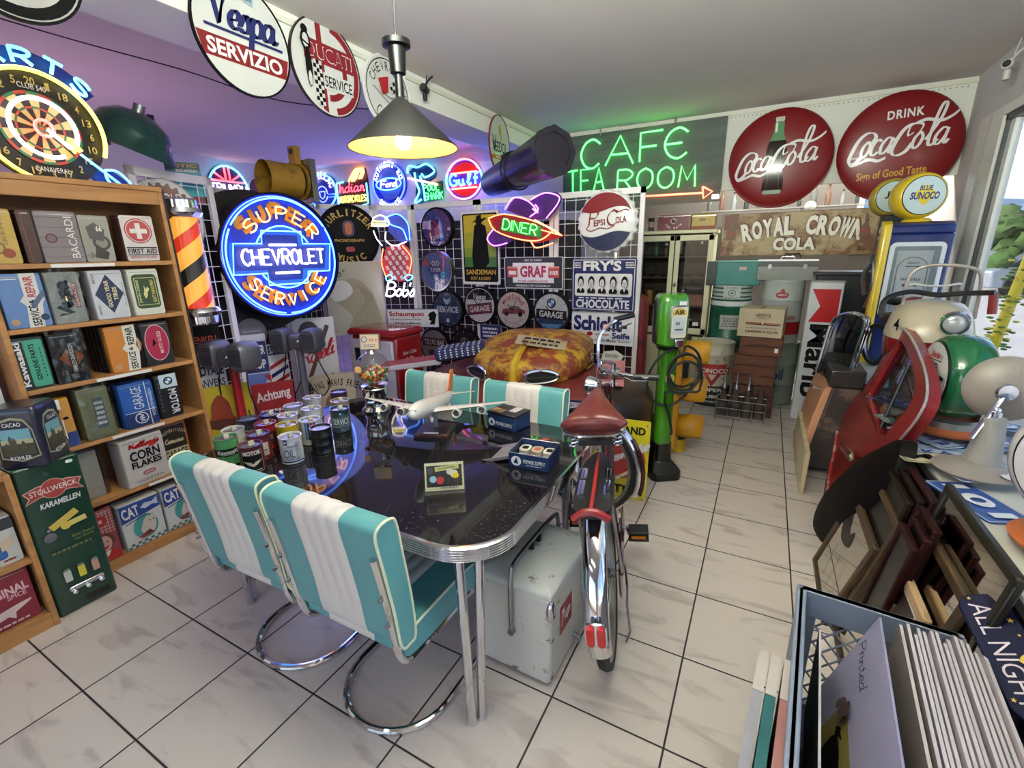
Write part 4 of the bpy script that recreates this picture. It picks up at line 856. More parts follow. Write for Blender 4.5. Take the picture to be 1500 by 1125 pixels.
neon(t, [S((545, 331), (549, 319), (560, 316), (569, 322), (568, 331), (545, 331))], NW, label='white neon bun'); neon(t, [Q((547, 328), (567, 329)), Q((547, 324), (567, 325))], NYL, label='yellow neon filling')
neon(t, [S((564, 320), (583, 314), (598, 328), (601, 352)), S((564, 322), (575, 330), (590, 336), (597, 352))], NC, label='blue neon arcs')
neon(t, [S((548, 338), (553, 350), (561, 360)), S((566, 340), (566, 352), (578, 360), (596, 354))], NW, label='white neon curves')
neon(t, [S((562, 364), (560, 385), (566, 405)), S((590, 360), (603, 378), (600, 400))], NO, label='orange neon outline')
neon(t, [S((566, 406), (572, 402), (576, 408), (568, 411), (566, 406)), S((593, 406), (600, 402), (605, 406), (598, 411), (593, 406))], NCY, label='pale blue neon loops')
neon(t, nx(t, "Bob's", (566, 423), (606, 424), 20, .2, .3), NW, r=.009, label='white neon script')
b = B(STEEL); b.cyl((0, .01, .05), (0, .3, .05), .006); b.build('standoff', t)
# --- signs on the diagonal and side panels
def psign(name, label, cat, c, w, h, p0, n, shape='rect', **k):
    q = P(*c, pl=(p0, n)); nn = Vector(n); t = T(name, label, cat, q, math.atan2(nn.x, -nn.y), k.pop('group', None)); return t
DG = ((-4.24, -.66, 0), (.81, -.58, 0)); SD = ((-4.0, -2.0, 0), (.95, -.3, 0))
t = psign('enamel_sign', 'round black jukebox sign with yellow lettering', 'sign', (511, 348), 0, 0, *DG); D_ = .62; pan(t, D_, D_*1.06, BLKE, 'disc', rim=BLKE, rimw=.01, dome=.03)
a = Art(-.036); YL = mat('c09a3c', .4); a.arctext('WURLITZER', 0, 0, .25, .07, YL, 152, 28, .75); a.arctext('MUSIC', 0, 0, .23, .07, YL, 238, 302, .75, True); a.text('PHONOGRAPH', 0, -.03, .3, .03, YL); a.rect(0, .09, .12, .16, mat('3a2a50'), .05); a.rect(0, .09, .07, .12, mat('b05a3c'), .03); a.rect(0, -.12, .09, .05, mat('a03038'), .02); a.build(t)
t = psign('art_poster', 'pale art poster of a bowed figure under a lace cap', 'poster', (521, 437), 0, 0, (-4.1, -.9, 0), (.81, -.58, 0)); w, h = .56, .74; pan(t, w, h, mat('b4b0a4', .6, 0, .12, 4), r=.004, rim=mat('c8c4ba'), rimw=.004)
a = Art(); a.text('do"', -.14, .26, .12, .07, BLKE, 0, .2); TAN = mat('a39a86', .7); TN2 = mat('8c8068', .7)
a.poly([(p.x, p.y) for p in smooth([(-.22, .02, 0), (-.14, .16, 0), (.02, .2, 0), (.12, .12, 0), (.2, -.02, 0), (.24, -.36, 0), (-.1, -.36, 0), (-.05, -.2, 0), (-.12, -.1, 0)], 5, True)], TAN)
a.poly([(p.x, p.y) for p in smooth([(-.25, .06, 0), (-.2, .17, 0), (-.08, .18, 0), (-.02, .08, 0), (-.1, .0, 0), (-.2, -.02, 0)], 5, True)], mat('d8d8d8', .6))
for i in range(9): a.line([(p.x, p.y) for p in smooth([(.02+.02*i, .14-.01*i, 0), (.1+.01*i, -.02, 0), (-.02+.03*i, -.2, 0), (.03*i-.04, -.34, 0)], 5)], .005, TN2)
a.build(t)
# neon disc: super service
t = T('neon_sign', 'large round blue neon service sign with yellow and white lettering', 'neon sign', P(415, 377, x=-3.55), PI/2-.14); R0 = .45
b = B(mat('1c2ea0', .35)); b.prism(circle(0, 0, R0, 64), 0, .02); b.build('panel', t)
b = B(BLKE); b.rings([[(q*math.cos(2*PI*i/64), y, q*math.sin(2*PI*i/64)) for i in range(64)] for q, y in ((R0+.002, .1), (R0+.012, .1), (R0+.012, -.025), (R0+.002, -.025))], closed=True); b.build('rim', t)
a = Art(-.001); BB = mat('2a5fb8', .35); GR = mat('a8c070', .4); OR = mat('b87818', .4)
a.disc(0, 0, .49*R0, BB); a.disc(0, 0, .42*R0, GR)
bow = lambda k: [(u*k, v*k) for u, v in ((-.87, -.25), (-.34, -.25), (-.34, -.44), (.34, -.44), (.38, -.25), (.8, -.25), (.87, .22), (.34, .22), (.34, .42), (-.34, .42), (-.36, .22), (-.8, .22))]
a.poly(bow(R0*1.04), BB); a.poly([(u*R0*.98, v*R0*.98) for u, v in ((-.84, -.2), (-.3, -.2), (-.3, -.38), (.3, -.38), (.33, -.2), (.76, -.2), (.83, .18), (.3, .18), (.3, .37), (-.3, .37), (-.32, .18), (-.78, .18))], mat('1a2c78'))
for st in strokes_arc('SUPER', -.02, .01, .715*R0, .2*R0, 138, 40, .62)+strokes_arc('SERVICE', -.015, .01, .715*R0, .2*R0, 214, 326, .62, True): a.line(st, .034, OR)
a.build(t)
neon(t, [arc(0, 0, .93*R0, 34, 148, 30), arc(0, 0, .93*R0, 152, 262, 30), arc(0, 0, .93*R0, 268, 390, 30)], NC, label='blue outer neon ring')
neon(t, [arc(0, 0, .5*R0, 28, 152, 24), arc(0, 0, .5*R0, 212, 330, 24)], NC, label='blue inner neon arcs'); neon(t, [bow(R0)], NC, closed=True, label='blue neon bow tie outline')
neon(t, [arc(0, 0, .965*R0, 0, 357, 60)], NB, -.012, .005, label='deep blue neon ring')
neon(t, strokes('CHEVROLET', -.7*R0, -.11*R0, 1.42*R0, .24*R0, 0, 1.2), NW, r=.008, label='white neon lettering'); neon(t, [[(-.24*R0, .2*R0), (.22*R0, .2*R0)], [(-.2*R0, -.25*R0), (.22*R0, -.25*R0)]], NW, r=.009, label='white neon bars')
neon(t, strokes_arc('SUPER', 0, 0, .7*R0, .19*R0, 136, 38, .6)+strokes_arc('SERVICE', 0, 0, .7*R0, .19*R0, 216, 328, .6, True), NY, -.034, label='yellow neon lettering')
t = T('tyre_clock', 'black tyre shaped round frame behind the big blue neon disc', 'tyre', P(374, 385, x=-3.86), PI/2-.1); b = B(RUBBER)
for i in range(13): pass
b.lathe([(.36, -.06), (.44, -.09), (.52, -.08), (.54, -.02), (.54, .02), (.52, .08), (.44, .09), (.36, .06), (.36, -.06)], 48, X=rx(PI/2), caps=False); b.build('tyre', t); b = B(mat('2a2628', .5)); b.prism(circle(0, 0, .37, 40), -.01, .03); b.build('panel', t)
# --- darts neon
t = T('neon_sign', 'yellow and white neon dart board sign on top of the bookcase', 'neon sign', P(60, 189, x=-3.28), PI/2+.1); R0 = .24
b = B(mat('14120e', .5)); b.prism(circle(0, 0, R0, 56), 0, .012); b.build('panel', t)
b = B(mat('10206a', .4)); b.prism([(u*R0, v*R0) for u, v in arc(0, 0, 1.32, 38, 128, 16)+list(reversed(arc(0, 0, 1.0, 38, 128, 16)))], .002, .012); b.prism([(u*R0, v*R0) for u, v in ((.7, -.62), (1.05, -.6), (1.3, -.78), (1.28, -1.0), (1.0, -1.05), (.75, -.9), (.62, -.72))], .002, .012); lab(b.build('panel', t), 'blue backing of the letters and dart flight')
a = Art(-.001); CRM = mat('b8a468', .6); BK = mat('1c1810', .6); SG = mat('2c6a40', .5); SR = mat('a83a2a', .5); y = a.y()
for i in range(20):
    a0, a1 = 18*i-9, 18*i+9; A_ = arc(0, 0, .62*R0, a0, a1, 3); a.poly([(0, 0)]+A_, CRM if i % 2 else BK); a.n -= .9
    for q0, q1 in ((.58, .63), (.34, .375)): a.ring(0, 0, q0*R0, q1*R0, SG if i % 2 else SR, a0, a1, 3); a.n -= .95
a.n += 2; a.disc(0, 0, .07*R0, SG); a.disc(0, 0, .03*R0, SR)
for i, s in enumerate('20 1 18 4 13 6 10 15 2 17 3 19 7 16 8 11 14 9 12 5'.split()): an = PI/2-i*PI/10; a.text(s, .8*R0*math.cos(an), .8*R0*math.sin(an), .035 if len(s) > 1 else .016, .032, CRM, .02); a.n -= .9
a.n += 2; a.text('CLUB 540', 0, .7*R0, .1, .022, OFFW, .01); a.text('CANAVERAL', 0, -.72*R0, .13, .022, OFFW, .01); a.build(t)
neon(t, [arc(0, 0, .97*R0, -22, 272, 50)], NYL, r=.009, label='yellow neon ring'); neon(t, [arc(0, 0, .5*R0, -30, 295, 40)], NW, r=.009, label='white neon ring'); neon(t, [arc(0, 0, .14*R0, 0, 355, 20)], NR, r=.007, label='red neon bull ring')
dd = lambda *ps: [(u*R0, v*R0) for u, v in ps]
neon(t, [dd((.02, -.02), (.32, -.3))], NW, -.04, .008, label='white neon dart point'); neon(t, [dd((.3, -.22), (.4, -.34)), dd((.34, -.2), (.46, -.34)), dd((.4, -.2), (.5, -.32)), dd((.3, -.26), (.38, -.38))], NYL, -.04, label='yellow neon dart barrel')
neon(t, [dd((.46, -.38), (1.12, -.92)), [tuple(v.xy*R0) for v in smooth([(.82, -.62, 0), (1.05, -.62, 0), (1.25, -.82, 0), (1.2, -.9, 0), (1.12, -.9, 0), (1.14, -1.0, 0), (1.02, -1.0, 0), (.84, -.82, 0), (.82, -.62, 0)], 5)]], NC, -.04, label='blue neon dart flight')
neon(t, strokes_arc('DARTS', 0, 0, 1.16*R0, .24*R0, 138, 50, .62), NCY, -.035, .007, label='blue neon lettering')
# --- neon row on the far walls of the side room
def far(label, c, rxp, rzp, left=False, y=1.325):
    q = P(*c, x=-7.47) if left else P(*c, y=y); t = T('neon_sign', label, 'neon sign', q, PI/2 if left else 0, 'neon signs along the wall of the side room')
    r = abs(loc(t, c[0]+rxp, c[1]).x-loc(t, c[0]-rxp, c[1]).x)/2; h = abs(loc(t, c[0], c[1]-rzp).y-loc(t, c[0], c[1]+rzp).y)/2
    return t, r, h
BLUP = mat('16268a', .4)
t, r, h = far('half round neon sign with red flag rays and white lettering', (333, 268), 30, 24, True); h *= 1.05
b = B(mat('0e1a50', .4)); b.prism([(u*r, v*h) for u, v in arc(0, -.6, 1.0, 0, 180, 24, 1.6)+[(-1, -1), (1, -1)]], 0, .02); b.build('panel', t); b.v = []
neon(t, [[(u*r, v*h) for u, v in arc(0, -.75, 1.0, -6, 186, 24, 1.7)]], NCY, r=.014, label='pale blue neon arch'); neon(t, [[(-.78*r, .08*h), (.78*r, .08*h)], [(-.1*r, .1*h), (-.1*r, .85*h)], [(.1*r, .1*h), (.1*r, .85*h)], [(-.2*r, .15*h), (-.6*r, .5*h)], [(.2*r, .15*h), (.6*r, .5*h)]], NR, r=.014, label='red neon rays')
neon(t, strokes('TRIUMPH', -.85*r, -.55*h, 1.7*r, .45*h), NW, r=.009, label='white neon lettering'); neon(t, [[(u*r, v*h) for u, v in arc(0, -.5, .6, 200, 340, 12, .5)]], NW, r=.012, label='white neon underline')
t, r, h = far('small unlit maroon disc between the neon arch and the yellow lamp can', (381, 278), 15, 17, True); t.name = 'round_sign'; t['category'] = 'sign'; del t['group']; pan(t, 2*r, 2*h, mat('5a1c34', .4), 'disc', rim=OFFW, rimw=.02)
t, r, h = far('round blue neon sign with a crest and white lettering', (474, 281), 21, 26); pan(t, 2*r, 2*h, BLUP, 'disc')
neon(t, [circle(0, 0, .96*r, 36, .96*h)], NC, r=.014, closed=True, label='blue neon ring'); neon(t, strokes_arc('CADILLAC', 0, 0, .74*r, .3*r, 160, 20, .6), NW, r=.009, label='white neon lettering'); neon(t, [circle(0, -.15*h, .36*r, 20), [(-.2*r, 0), (.2*r, 0), (.15*r, -.3*h), (0, -.42*h), (-.15*r, -.3*h), (-.2*r, 0)]], glow('6a80ff', 1.2), r=.01, label='dim blue neon crest')
neon(t, [[(-.9*r, -.2*h), (-.4*r, -.2*h)], [(.4*r, -.2*h), (.9*r, -.2*h)], [(-.9*r, -.35*h), (-.4*r, -.35*h)], [(.4*r, -.35*h), (.9*r, -.35*h)]], NB, r=.008, label='blue neon bars')
t, r, h = far('neon sign with an orange feather headdress over red script', (517, 276), 22, 27); b = B(mat('2a1018', .4)); b.prism([(-r, -h), (r, -h), (r, .3*h), (.9*r, h), (.3*r, h), (-.1*r, .4*h), (-r, .4*h)], 0, .02); b.build('panel', t)
neon(t, [[(-.5*r, .38*h), (-.95*r, .36*h), (-r, .2*h), (-r, -.9*h)], [(.6*r, -h), (r, -.9*h), (r, .2*h)]], NCY, r=.012, label='pale blue neon frame'); neon(t, [[tuple((v.x*r, v.y*h)) for v in smooth([(x0-.1, .35, 0), (x0+.15, .7, 0), (x0+.5, 1.0, 0), (x0+.6, .8, 0), (x0+.4, .45, 0)], 5)] for x0 in (-.05, .15, .3)], glow('ff9a30', 2.5), r=.014, label='orange neon feathers')
neon(t, strokes('Indian', -.85*r, -.2*h, 1.7*r, .55*h, .2, .3), NR, r=.009, label='red neon script'); neon(t, strokes('MOTORCYCLES', -.9*r, -.75*h, 1.8*r, .34*h, 0, .9), NYL, r=.008, label='yellow neon lettering')
t, r, h = far('round blue neon sign with white oval script in the middle', (571, 270), 24, 31); pan(t, 2*r, 2*h, BLUP, 'disc'); a = Art(-.001); a.disc(0, 0, .7*r, mat('4a6aa8'), .74*h); a.disc(0, 0, .8*r, BLUP, .32*h); a.build(t)
neon(t, [circle(0, 0, .96*r, 36, .96*h)], NB, r=.014, closed=True, label='blue neon ring'); neon(t, [circle(0, 0, .76*r, 30, .28*h)], NC, r=.01, closed=True, label='blue neon oval')
neon(t, strokes_arc('AUTHORIZED', 0, .05*h, .8*r, .22*r, 165, 15, .6)+strokes_arc('SERVICE', 0, -.2*h, .78*r, .2*r, 225, 315, .6, True), NW, r=.008, label='white neon lettering'); neon(t, strokes('Ford', -.5*r, -.13*h, r, .3*h, .25, .3), NW, r=.009, label='white neon script')
t, r, h = far('neon sign of a blue fish holding an orange pool cue', (623, 269), 26, 29); b = B(mat('0c2050', .4)); S2 = lambda *ps: [(v.x*r, v.y*h) for v in smooth([(p[0], p[1], 0) for p in ps], 5)]
b.prism(S2((-.9, .7), (-.3, 1), (.5, .8), (.6, .3), (.2, 0), (-.2, -.9), (-.6, -.9), (-.5, .1)), 0, .015); b.prism([(-.2*r, -.95*h), (.95*r, -.85*h), (.95*r, .05*h), (-.2*r, -.05*h)], .0, .015, mat('0a4a30', .4)); b.build('panel', t)
neon(t, [S2((-.9, .6), (-.8, .95), (-.3, .85), (.2, .95), (.62, .55), (.1, .3), (-.1, .5)), S2((-.5, .6), (-.45, .1), (-.3, -.4), (-.6, -.95), (-.2, -.8)), S2((-.2, .4), (-.05, -.2), (.0, -.9))], NCY, r=.014, label='pale blue neon fish'); neon(t, [[(-.9*r, .35*h), (.75*r, -.12*h)]], glow('ffb060', 2.5), r=.014, label='orange neon cue')
neon(t, strokes('POOL', -.05*r, -.4*h, .85*r, .32*h)+strokes('SHARK', -.0*r, -.85*h, 1.*r, .36*h), NG, r=.008, label='green neon lettering')
t, r, h = far('round orange red and blue neon fuel sign with big lettering', (681, 263), 27, 31); pan(t, 1.9*r, 2*h, mat('5a2a90', .4), 'disc'); a = Art(-.001); a.poly([(u*r, v*h) for u, v in arc(0, 0, .8, 20, 160, 20)], mat('d8281c', .4)); a.poly([(u*r, v*h) for u, v in arc(0, 0, .8, 200, 340, 20)], mat('d8281c', .4)); a.build(t)
neon(t, [[(u*r, v*h) for u, v in arc(0, 0, .94, 15, 165, 24)], [(u*r, v*h) for u, v in arc(0, 0, .94, 195, 345, 24)]], NPK, r=.013, label='pink neon arcs'); neon(t, [[(u*r, v*h) for u, v in arc(0, .1, .85, 25, 155, 20)], [(-.7*r, .32*h), (.7*r, .32*h)], [(-.7*r, -.42*h), (.7*r, -.42*h)]], NO, r=.012, label='orange neon arcs')
neon(t, [[(-.9*r, .35*h), (-.98*r, 0), (-.9*r, -.42*h)], [(.9*r, .35*h), (.98*r, 0), (.9*r, -.42*h)]], NCY, r=.014, label='pale blue neon sides'); neon(t, strokes('Gulf', -.78*r, -.27*h, 1.55*r, .55*h), NC, r=.016, label='blue neon lettering')
# --- green cafe sign
t = T('neon_sign', 'long grey wooden board with green neon lettering and a red neon arrow', 'neon sign', P(945, 240, y=1.29)); c0 = [loc(t, *p) for p in ((826, 200), (1064, 172), (1056, 290), (826, 312))]
x0, x1, z0, z1 = c0[0].x, (c0[1].x+c0[2].x)/2, (c0[2].y+c0[3].y)/2, (c0[0].y+c0[1].y)/2
b = B(wood('3f4440', '585d56', 1.2, 'X', .6)); b.bb((x0, 0, z0), (x1, .02, z1)); b.build('board', t)
b = B(STEEL)
for px in (990, 880): q = loc(t, px, 165+(1065-px)*.13); b.cyl((q.x, -.01, z1-.03), (q.x, -.01, z1+.08), .008, n=8)
b.build('hook', t)
def nwb(s, l, r, hp): return nx(t, s, l, r, hp)
QQ = lambda *ps: [tuple(v.xy) for v in smooth([(*loc(t, *p), 0) for p in ps], 5)]
neon(t, nwb('C', (853, 228), (880, 226), 42)+nwb('A', (889, 223), (930, 219), 42)+nwb('F', (939, 217), (971, 213), 42)+nwb(['e_'][0][0].upper().replace('E', 'C'), (975, 213), (1008, 209), 44)+[[tuple(loc(t, 976, 213)), tuple(loc(t, 1000, 210))]], NG, -.04, .011, label='large green neon lettering')
neon(t, nwb('TEA', (834, 268), (886, 262), 32)+nwb('ROOM', (906, 265), (1020, 258), 30), NG, -.04, .01, label='green neon lettering')
neon(t, [[tuple(loc(t, 946, 288)), tuple(loc(t, 1030, 283))], [tuple(loc(t, 1030, 274)), tuple(loc(t, 1044, 281)), tuple(loc(t, 1031, 291)), tuple(loc(t, 1030, 274))]], glow('ff4a20', 2.5), -.04, .011, name='neon_arrow', label='red neon arrow')
b = B(OFFW); q = loc(t, 1048, 288); b.box((q.x, -.002, q.y), (.07, .003, .05)); b.build('price_tag', t)
# --- big red button signs
CK = mat('740c12', .38, 0, .08, 3, coat=.05)
def coke_script(a, cx, cz, w, h, m, an=.14):
    ca, sa = math.cos(an), math.sin(an); U = lambda u, v: (cx+(u*ca-v*sa), cz+(u*sa+v*ca))
    def ln(pts, pen, nib): a.line([U(p.x*w, p.y*h) for p in smooth([(p[0], p[1], 0) for p in pts], 7)], pen*h, m, 'lettering', (nib[0]*h, nib[1]*h)); a.n -= .9
    # first capital with its long under-stroke
    ln([(-.262, .12), (-.222, .3), (-.24, .46), (-.3, .5), (-.37, .34), (-.43, .02), (-.465, -.28), (-.44, -.42), (-.385, -.36), (-.345, -.2)], .03, (.04, -.01))
    ln([(-.47, -.3), (-.44, -.47), (-.36, -.44), (-.28, -.38), (-.2, -.48), (-.13, -.42)], .03, (.01, .034))
    x = -.36
    for ch, x, wd in (('o', -.375, .075), ('c', -.285, .075), ('a', -.2, .12)):
        for st in strokes(ch, x*w, -.28*h, wd*w, .95*h, .28, 0, 6): a.line([U(*p) for p in st], .03*h, m, 'lettering', (.03*h, .0)); a.n -= .9
    ln([(-.085, .1), (-.034, .12)], .05, (.0, .02))
    # second capital, the loop and the long flag through the l
    ln([(.11, .22), (.06, .16), (.08, .42), (.15, .52), (.19, .4), (.16, .2)], .028, (.012, .012))
    ln([(.19, .42), (.1, .5), (.02, .36), (-.05, .0), (-.08, -.28), (-.04, -.42), (.04, -.34), (.1, -.1)], .03, (.04, -.01))
    ln([(.13, .5), (.22, .56), (.34, .44), (.43, .52), (.5, .68)], .03, (.005, .034))
    for ch, x, wd in (('o', .08, .08), ('l', .19, .11), ('a', .27, .13)):
        for st in strokes(ch, x*w, -.3*h, wd*w, (1.3 if ch == 'l' else .95)*h, .28, 0, 6): a.line([U(*p) for p in st], .03*h, m, 'lettering', (.03*h, .0)); a.n -= .9
    a.n += 2
CR0 = .455
t = T('button_sign', 'round red domed sign with a cola bottle behind white script', 'sign', P(1141, 233, y=1.27)); pan(t, 2*CR0, 2*CR0, CK, 'disc', th=.02, dome=.09)
b = B(CK); b.prism(circle(0, 0, CR0*.5, 32), .018, .062); b.build('mount', t)
a = Art(-.002); sc = CR0
bot = [(.0, .8), (.075, .8), (.085, .74), (.075, .7), (.075, .52), (.11, .38), (.15, .25), (.165, .12), (.13, -.1), (.125, -.25), (.165, -.45), (.17, -.62), (.14, -.7), (0, -.72)]
full = [(u*sc*1.2-.03, v*sc) for u, v in bot]+[(-u*sc*1.2-.03, v*sc) for u, v in reversed(bot)][1:-1]
a.poly(full, mat('241210', .15)); a.poly([(-.03+u*sc*1.2, v*sc) for u, v in ((-.075, .7), (.075, .7), (.075, .52), (.11, .38), (.13, .34), (-.13, .34), (-.11, .38), (-.075, .52))], mat('5f8a62', .15)); a.rect(-.03, .76*sc, .17*sc, .1*sc, mat('b8b8b0', .3), .01); a.rect(-.03, -.68*sc, .36*sc, .08*sc, mat('9aa898', .2), .015); a.rect(-.03-.05*sc, .6*sc, .04*sc, .2*sc, mat('d0dccc', .2))
for s, z0, z1 in ((-1, .2, -.6), (1, .2, -.6)): a.line([(-.03+s*.1*sc, z0*sc), (-.03+s*.08*sc, -.15*sc), (-.03+s*.12*sc, z1*sc)], .006, mat('5a2a22', .2))
coke_script(a, -.01, -.02, 1.76*sc, .52*sc, OFFW); a.build(t, mapf=dome_map(CR0, .09), maxe=.03)
t = T('button_sign', 'largest round red domed sign with white script and yellow slogan', 'sign', P(1315, 216, y=1.27)); pan(t, 2*CR0, 2*CR0, CK, 'disc', th=.02, dome=.09)
b = B(CK); b.prism(circle(0, 0, CR0*.5, 32), .018, .062); b.build('mount', t)
a = Art(-.002); coke_script(a, 0, .03, 1.74*sc, .56*sc, OFFW, .12); a.text('DRINK', .0, .57*sc, .56*sc, .16*sc, OFFW, .03, a=.05, space=1.15); a.text('Sign of Good Taste', -.06*sc, -.5*sc, 1.1*sc, .19*sc, mat('c9962c', .4), .02, a=.07); a.build(t, mapf=dome_map(CR0, .09), maxe=.03)
# --- round signs on the beam
def beam(name, label, c, r, face, rim, draw, r2=None):
    t = T(name, label, 'sign', P(*c, x=-2.85), PI/2, None); pan(t, 2*r, 2*(r2 or r), face, 'disc', th=.012, rim=rim, rimw=.008); a = Art(); draw(a, r); a.build(t)
EN = mat('c4c2c0', .3, 0, .06, 6, coat=.5)
def vespa(a, r):
    c, s = .93*r, 0
    a.poly([(u*r, v*r) for u, v in ((-.97, -.12), (.97, -.12), (.88, -.5), (-.88, -.5))], mat('7a1a1e', .3)); a.text('SERVIZIO', 0, -.31*r, 1.6*r, .28*r, OFFW, .03)
    for ch, x, wd in (('V', -.7, .42), ('e', -.3, .24), ('s', -.08, .2), ('p', .14, .26), ('a', .42, .32)):
        for st in strokes(ch, x*r, .1*r, wd*r, (.8 if ch == 'V' else .62)*r, .12, 0, 6): a.line(st, .035*r, NAVY, 'lettering', (.045*r, .01*r)); a.n -= .9
    a.n += 2; a.line([(-.8*r, .02*r), (.85*r, .02*r)], .05*r, NAVY, 'lettering'); a.poly([(u*r, v*r) for u, v in ((-.0, .95), (.3, .95), (.28, .62), (.05, .68))], mat('8fa6b4')); a.poly([(u*r, v*r) for u, v in ((-.02, .96), (.02, .68), (.14, .96))], BLKE); a.text('PIAGGIO', .17*r, .72*r, .2*r, .05*r, BLKE)
beam('round_sign', 'round white enamel sign with dark script over a red band', (358, 57), .262, EN, BLKE, vespa)
def ducati(a, r):
    D1 = mat('7e1620', .3, coat=.4)
    a.poly([(u*r, v*r) for u, v in ((-.25, .9), (-.1, .97), (-.1, -.96), (-.25, -.9))], D1); a.ring(0, 0, .82*r, .97*r, D1, -80, 78, 30); a.ring(-.05*r, -.05*r, .5*r, .64*r, D1, -88, 60, 24)
    a.rect(.1*r, .28*r, 1.5*r, .44*r, D1); a.text('DUCATI', .1*r, .28*r, 1.32*r, .3*r, OFFW, .0); a.text('DUCATI', .1*r, .28*r, 1.28*r, .26*r, D1, -.005); a.rect(.28*r, -.28*r, .9*r, .34*r, EN); a.text('SERVICE', .28*r, -.28*r, .84*r, .24*r, BLKE, .01)
    for i in range(3):
        for j in range(11):
            a.rect((-.4+.08*i)*r, (.05-.085*j)*r, .08*r, .085*r, BLKE if (i+j) % 2 else EN); a.n -= .95
    a.n += 2; a.disc(-.6*r, .62*r, .09*r, BLKE); a.disc(-.6*r, .4*r, .13*r, BLKE, .2*r); a.disc(-.6*r, .4*r, .08*r, EN, .14*r); a.disc(-.58*r, -.12*r, .09*r, BLKE, .4*r); a.line([(-.75*r, .4*r), (-.48*r, .3*r)], .04*r, BLKE); a.disc(-.58*r, -.35*r, .05*r, EN, .15*r)
beam('round_sign', 'round white and red sign with a motorcycle racer and chequers', (480, 101), .262, EN, mat('2a1a1e', .3), ducati)
def vette(a, r):
    a.ring(0, 0, .9*r, .93*r, BLKE); a.arctext('CHEVROLET', 0, 0, .72*r, .24*r, BLKE, 155, 25, .7, bold=0); [a.line(s, .03*r, BLKE, 'lettering') for s in strokes('Corvette', -.6*r, -.75*r, 1.2*r, .34*r, .2, .3)]
    a.poly([(u*r, v*r) for u, v in ((-.45, .3), (0, .45), (-.05, .0), (-.3, -.1))], REDE)
    for i in range(4):
        for j in range(3): a.rect((.1+.1*i)*r, (.05+.1*j+.04*i)*r, .1*r, .1*r, BLKE if (i+j) % 2 else EN, a=.3)
    for q in (((-.75, .05), (0, -.35), (.75, .1), (0, -.15)),): a.line([(u*r, v*r) for u, v in q], .025*r, BLKE, closed=True)
beam('round_sign', 'round white sign with crossed flags behind the cone lamp', (569, 137), .235, EN, OFFW, vette)
def veedol(a, r):
    a.text('VEEDOL', 0, -.12*r, 1.5*r, .5*r, BLKE, .01); a.text('V', -.55*r, -.02*r, .4*r, .8*r, BLKE, .0); a.rect(0, -.62*r, 1.6*r, .2*r, mat('b8582c', .3)); a.text('MOTOR OIL', 0, -.62*r, .9*r, .1*r, OFFW)
    a.disc(.05*r, .85*r, .08*r, mat('b8962c')); a.poly([(u*r, v*r) for u, v in ((.0, .8), (.14, .78), (.22, .3), (.1, .1), (.05, .4), (-.1, .5))], mat('b8962c')); a.line([(.05*r, .6*r), (-.2*r, .85*r)], .05*r, mat('b8962c'))
beam('round_sign', 'oval pale sign with a small orange figure, by the purple spotlight', (732, 212), .2, mat('b4bcb0', .3, 0, .06, 6, coat=.5), mat('7a2a1a', .3), veedol, .265)
beam('round_sign', 'round white sign with thick black rim, half out of the picture', (2, -78), .22, EN, BLKE, lambda a, r: a.ring(0, 0, .8*r, .97*r, BLKE))
# ================================================================ bookcases of tins, barber pole, leaning signs, drive-in speakers
OAK = wood('96673c', 'b0804e', 2.2, 'Y', .45); OAKD = wood('7e5532', '946640', 2.2, 'Y', .5)
XF = -3.13
t = T('bookcase', 'tall oak bookcase with six shelves of metal tins', 'bookcase', (XF, -3.36, 0), 0)
b = B(OAK)
b.bb((-.3, .352, 0), (0, .372, 1.915)); b.build('side_panel', t, .003); b = B(OAK); b.bb((-.3, -.372, 0), (0, -.35, 1.915)); b.build('side_panel', t, .003)
b = B(OAK); b.bb((-.3, -.372, 1.915), (.004, .372, 1.94)); b.bb((-.02, -.35, 1.85), (0, .352, 1.915)); b.build('top', t, .003)
b = B(OAKD); b.bb((-.3, -.35, .02), (-.29, .352, 1.915)); b.build('back_panel', t)
SHZ = (1.57, 1.295, 1.02, .715, .40, .06)
for z in SHZ: b = B(OAK); b.bb((-.29, -.35, z-.022), (-.002, .352, z)); b.build('shelf', t, .002)
b = B(OAK); b.bb((-.02, -.35, 0), (-.004, .352, .04)); b.build('plinth', t)
for z, y in ((1.57, -.05), (1.02, .0), (.715, -.0), (.4, .1)): b = B(OFFW); b.bb((-.002, y-.1, z-.02), (.001, y+.14, z-.005)); lab(b.build('label_strip', t), 'white price strip')
b = B(BLACK); b.bb((-.26, .372, .9), (-.02, .392, 1.93)); lab(b.build('edge_board', t), 'black board against the side')
t = T('bookcase', 'low oak shelf unit beside the green sweets dispenser', 'bookcase', (-2.92, -4.3, 0)); b = B(OAK)
b.bb((-.3, .39, 0), (0, .412, .742)); b.build('side_panel', t, .003)
for z in (.742, .355, .075): b = B(OAK); b.bb((-.3, -.4, z-.022), (0, .39, z)); b.build('shelf', t, .002)
b = B(OAK); b.bb((-.3, -.412, 0), (0, -.39, .742)); b.build('side_panel', t, .003); b = B(OAK); b.bb((-.02, -.39, 0), (-.004, .39, .053)); b.build('plinth', t); b = B(OAKD); b.bb((-.3, -.39, .02), (-.29, .39, .72)); b.build('back_panel', t)
b = B(PLASTER2); b.bb((-3.6, -5.2, 0), (-3.25, -3.76, 1.5)); struct(b.build('wall_side'))
TINB = mat('2a2422', .35, .3)
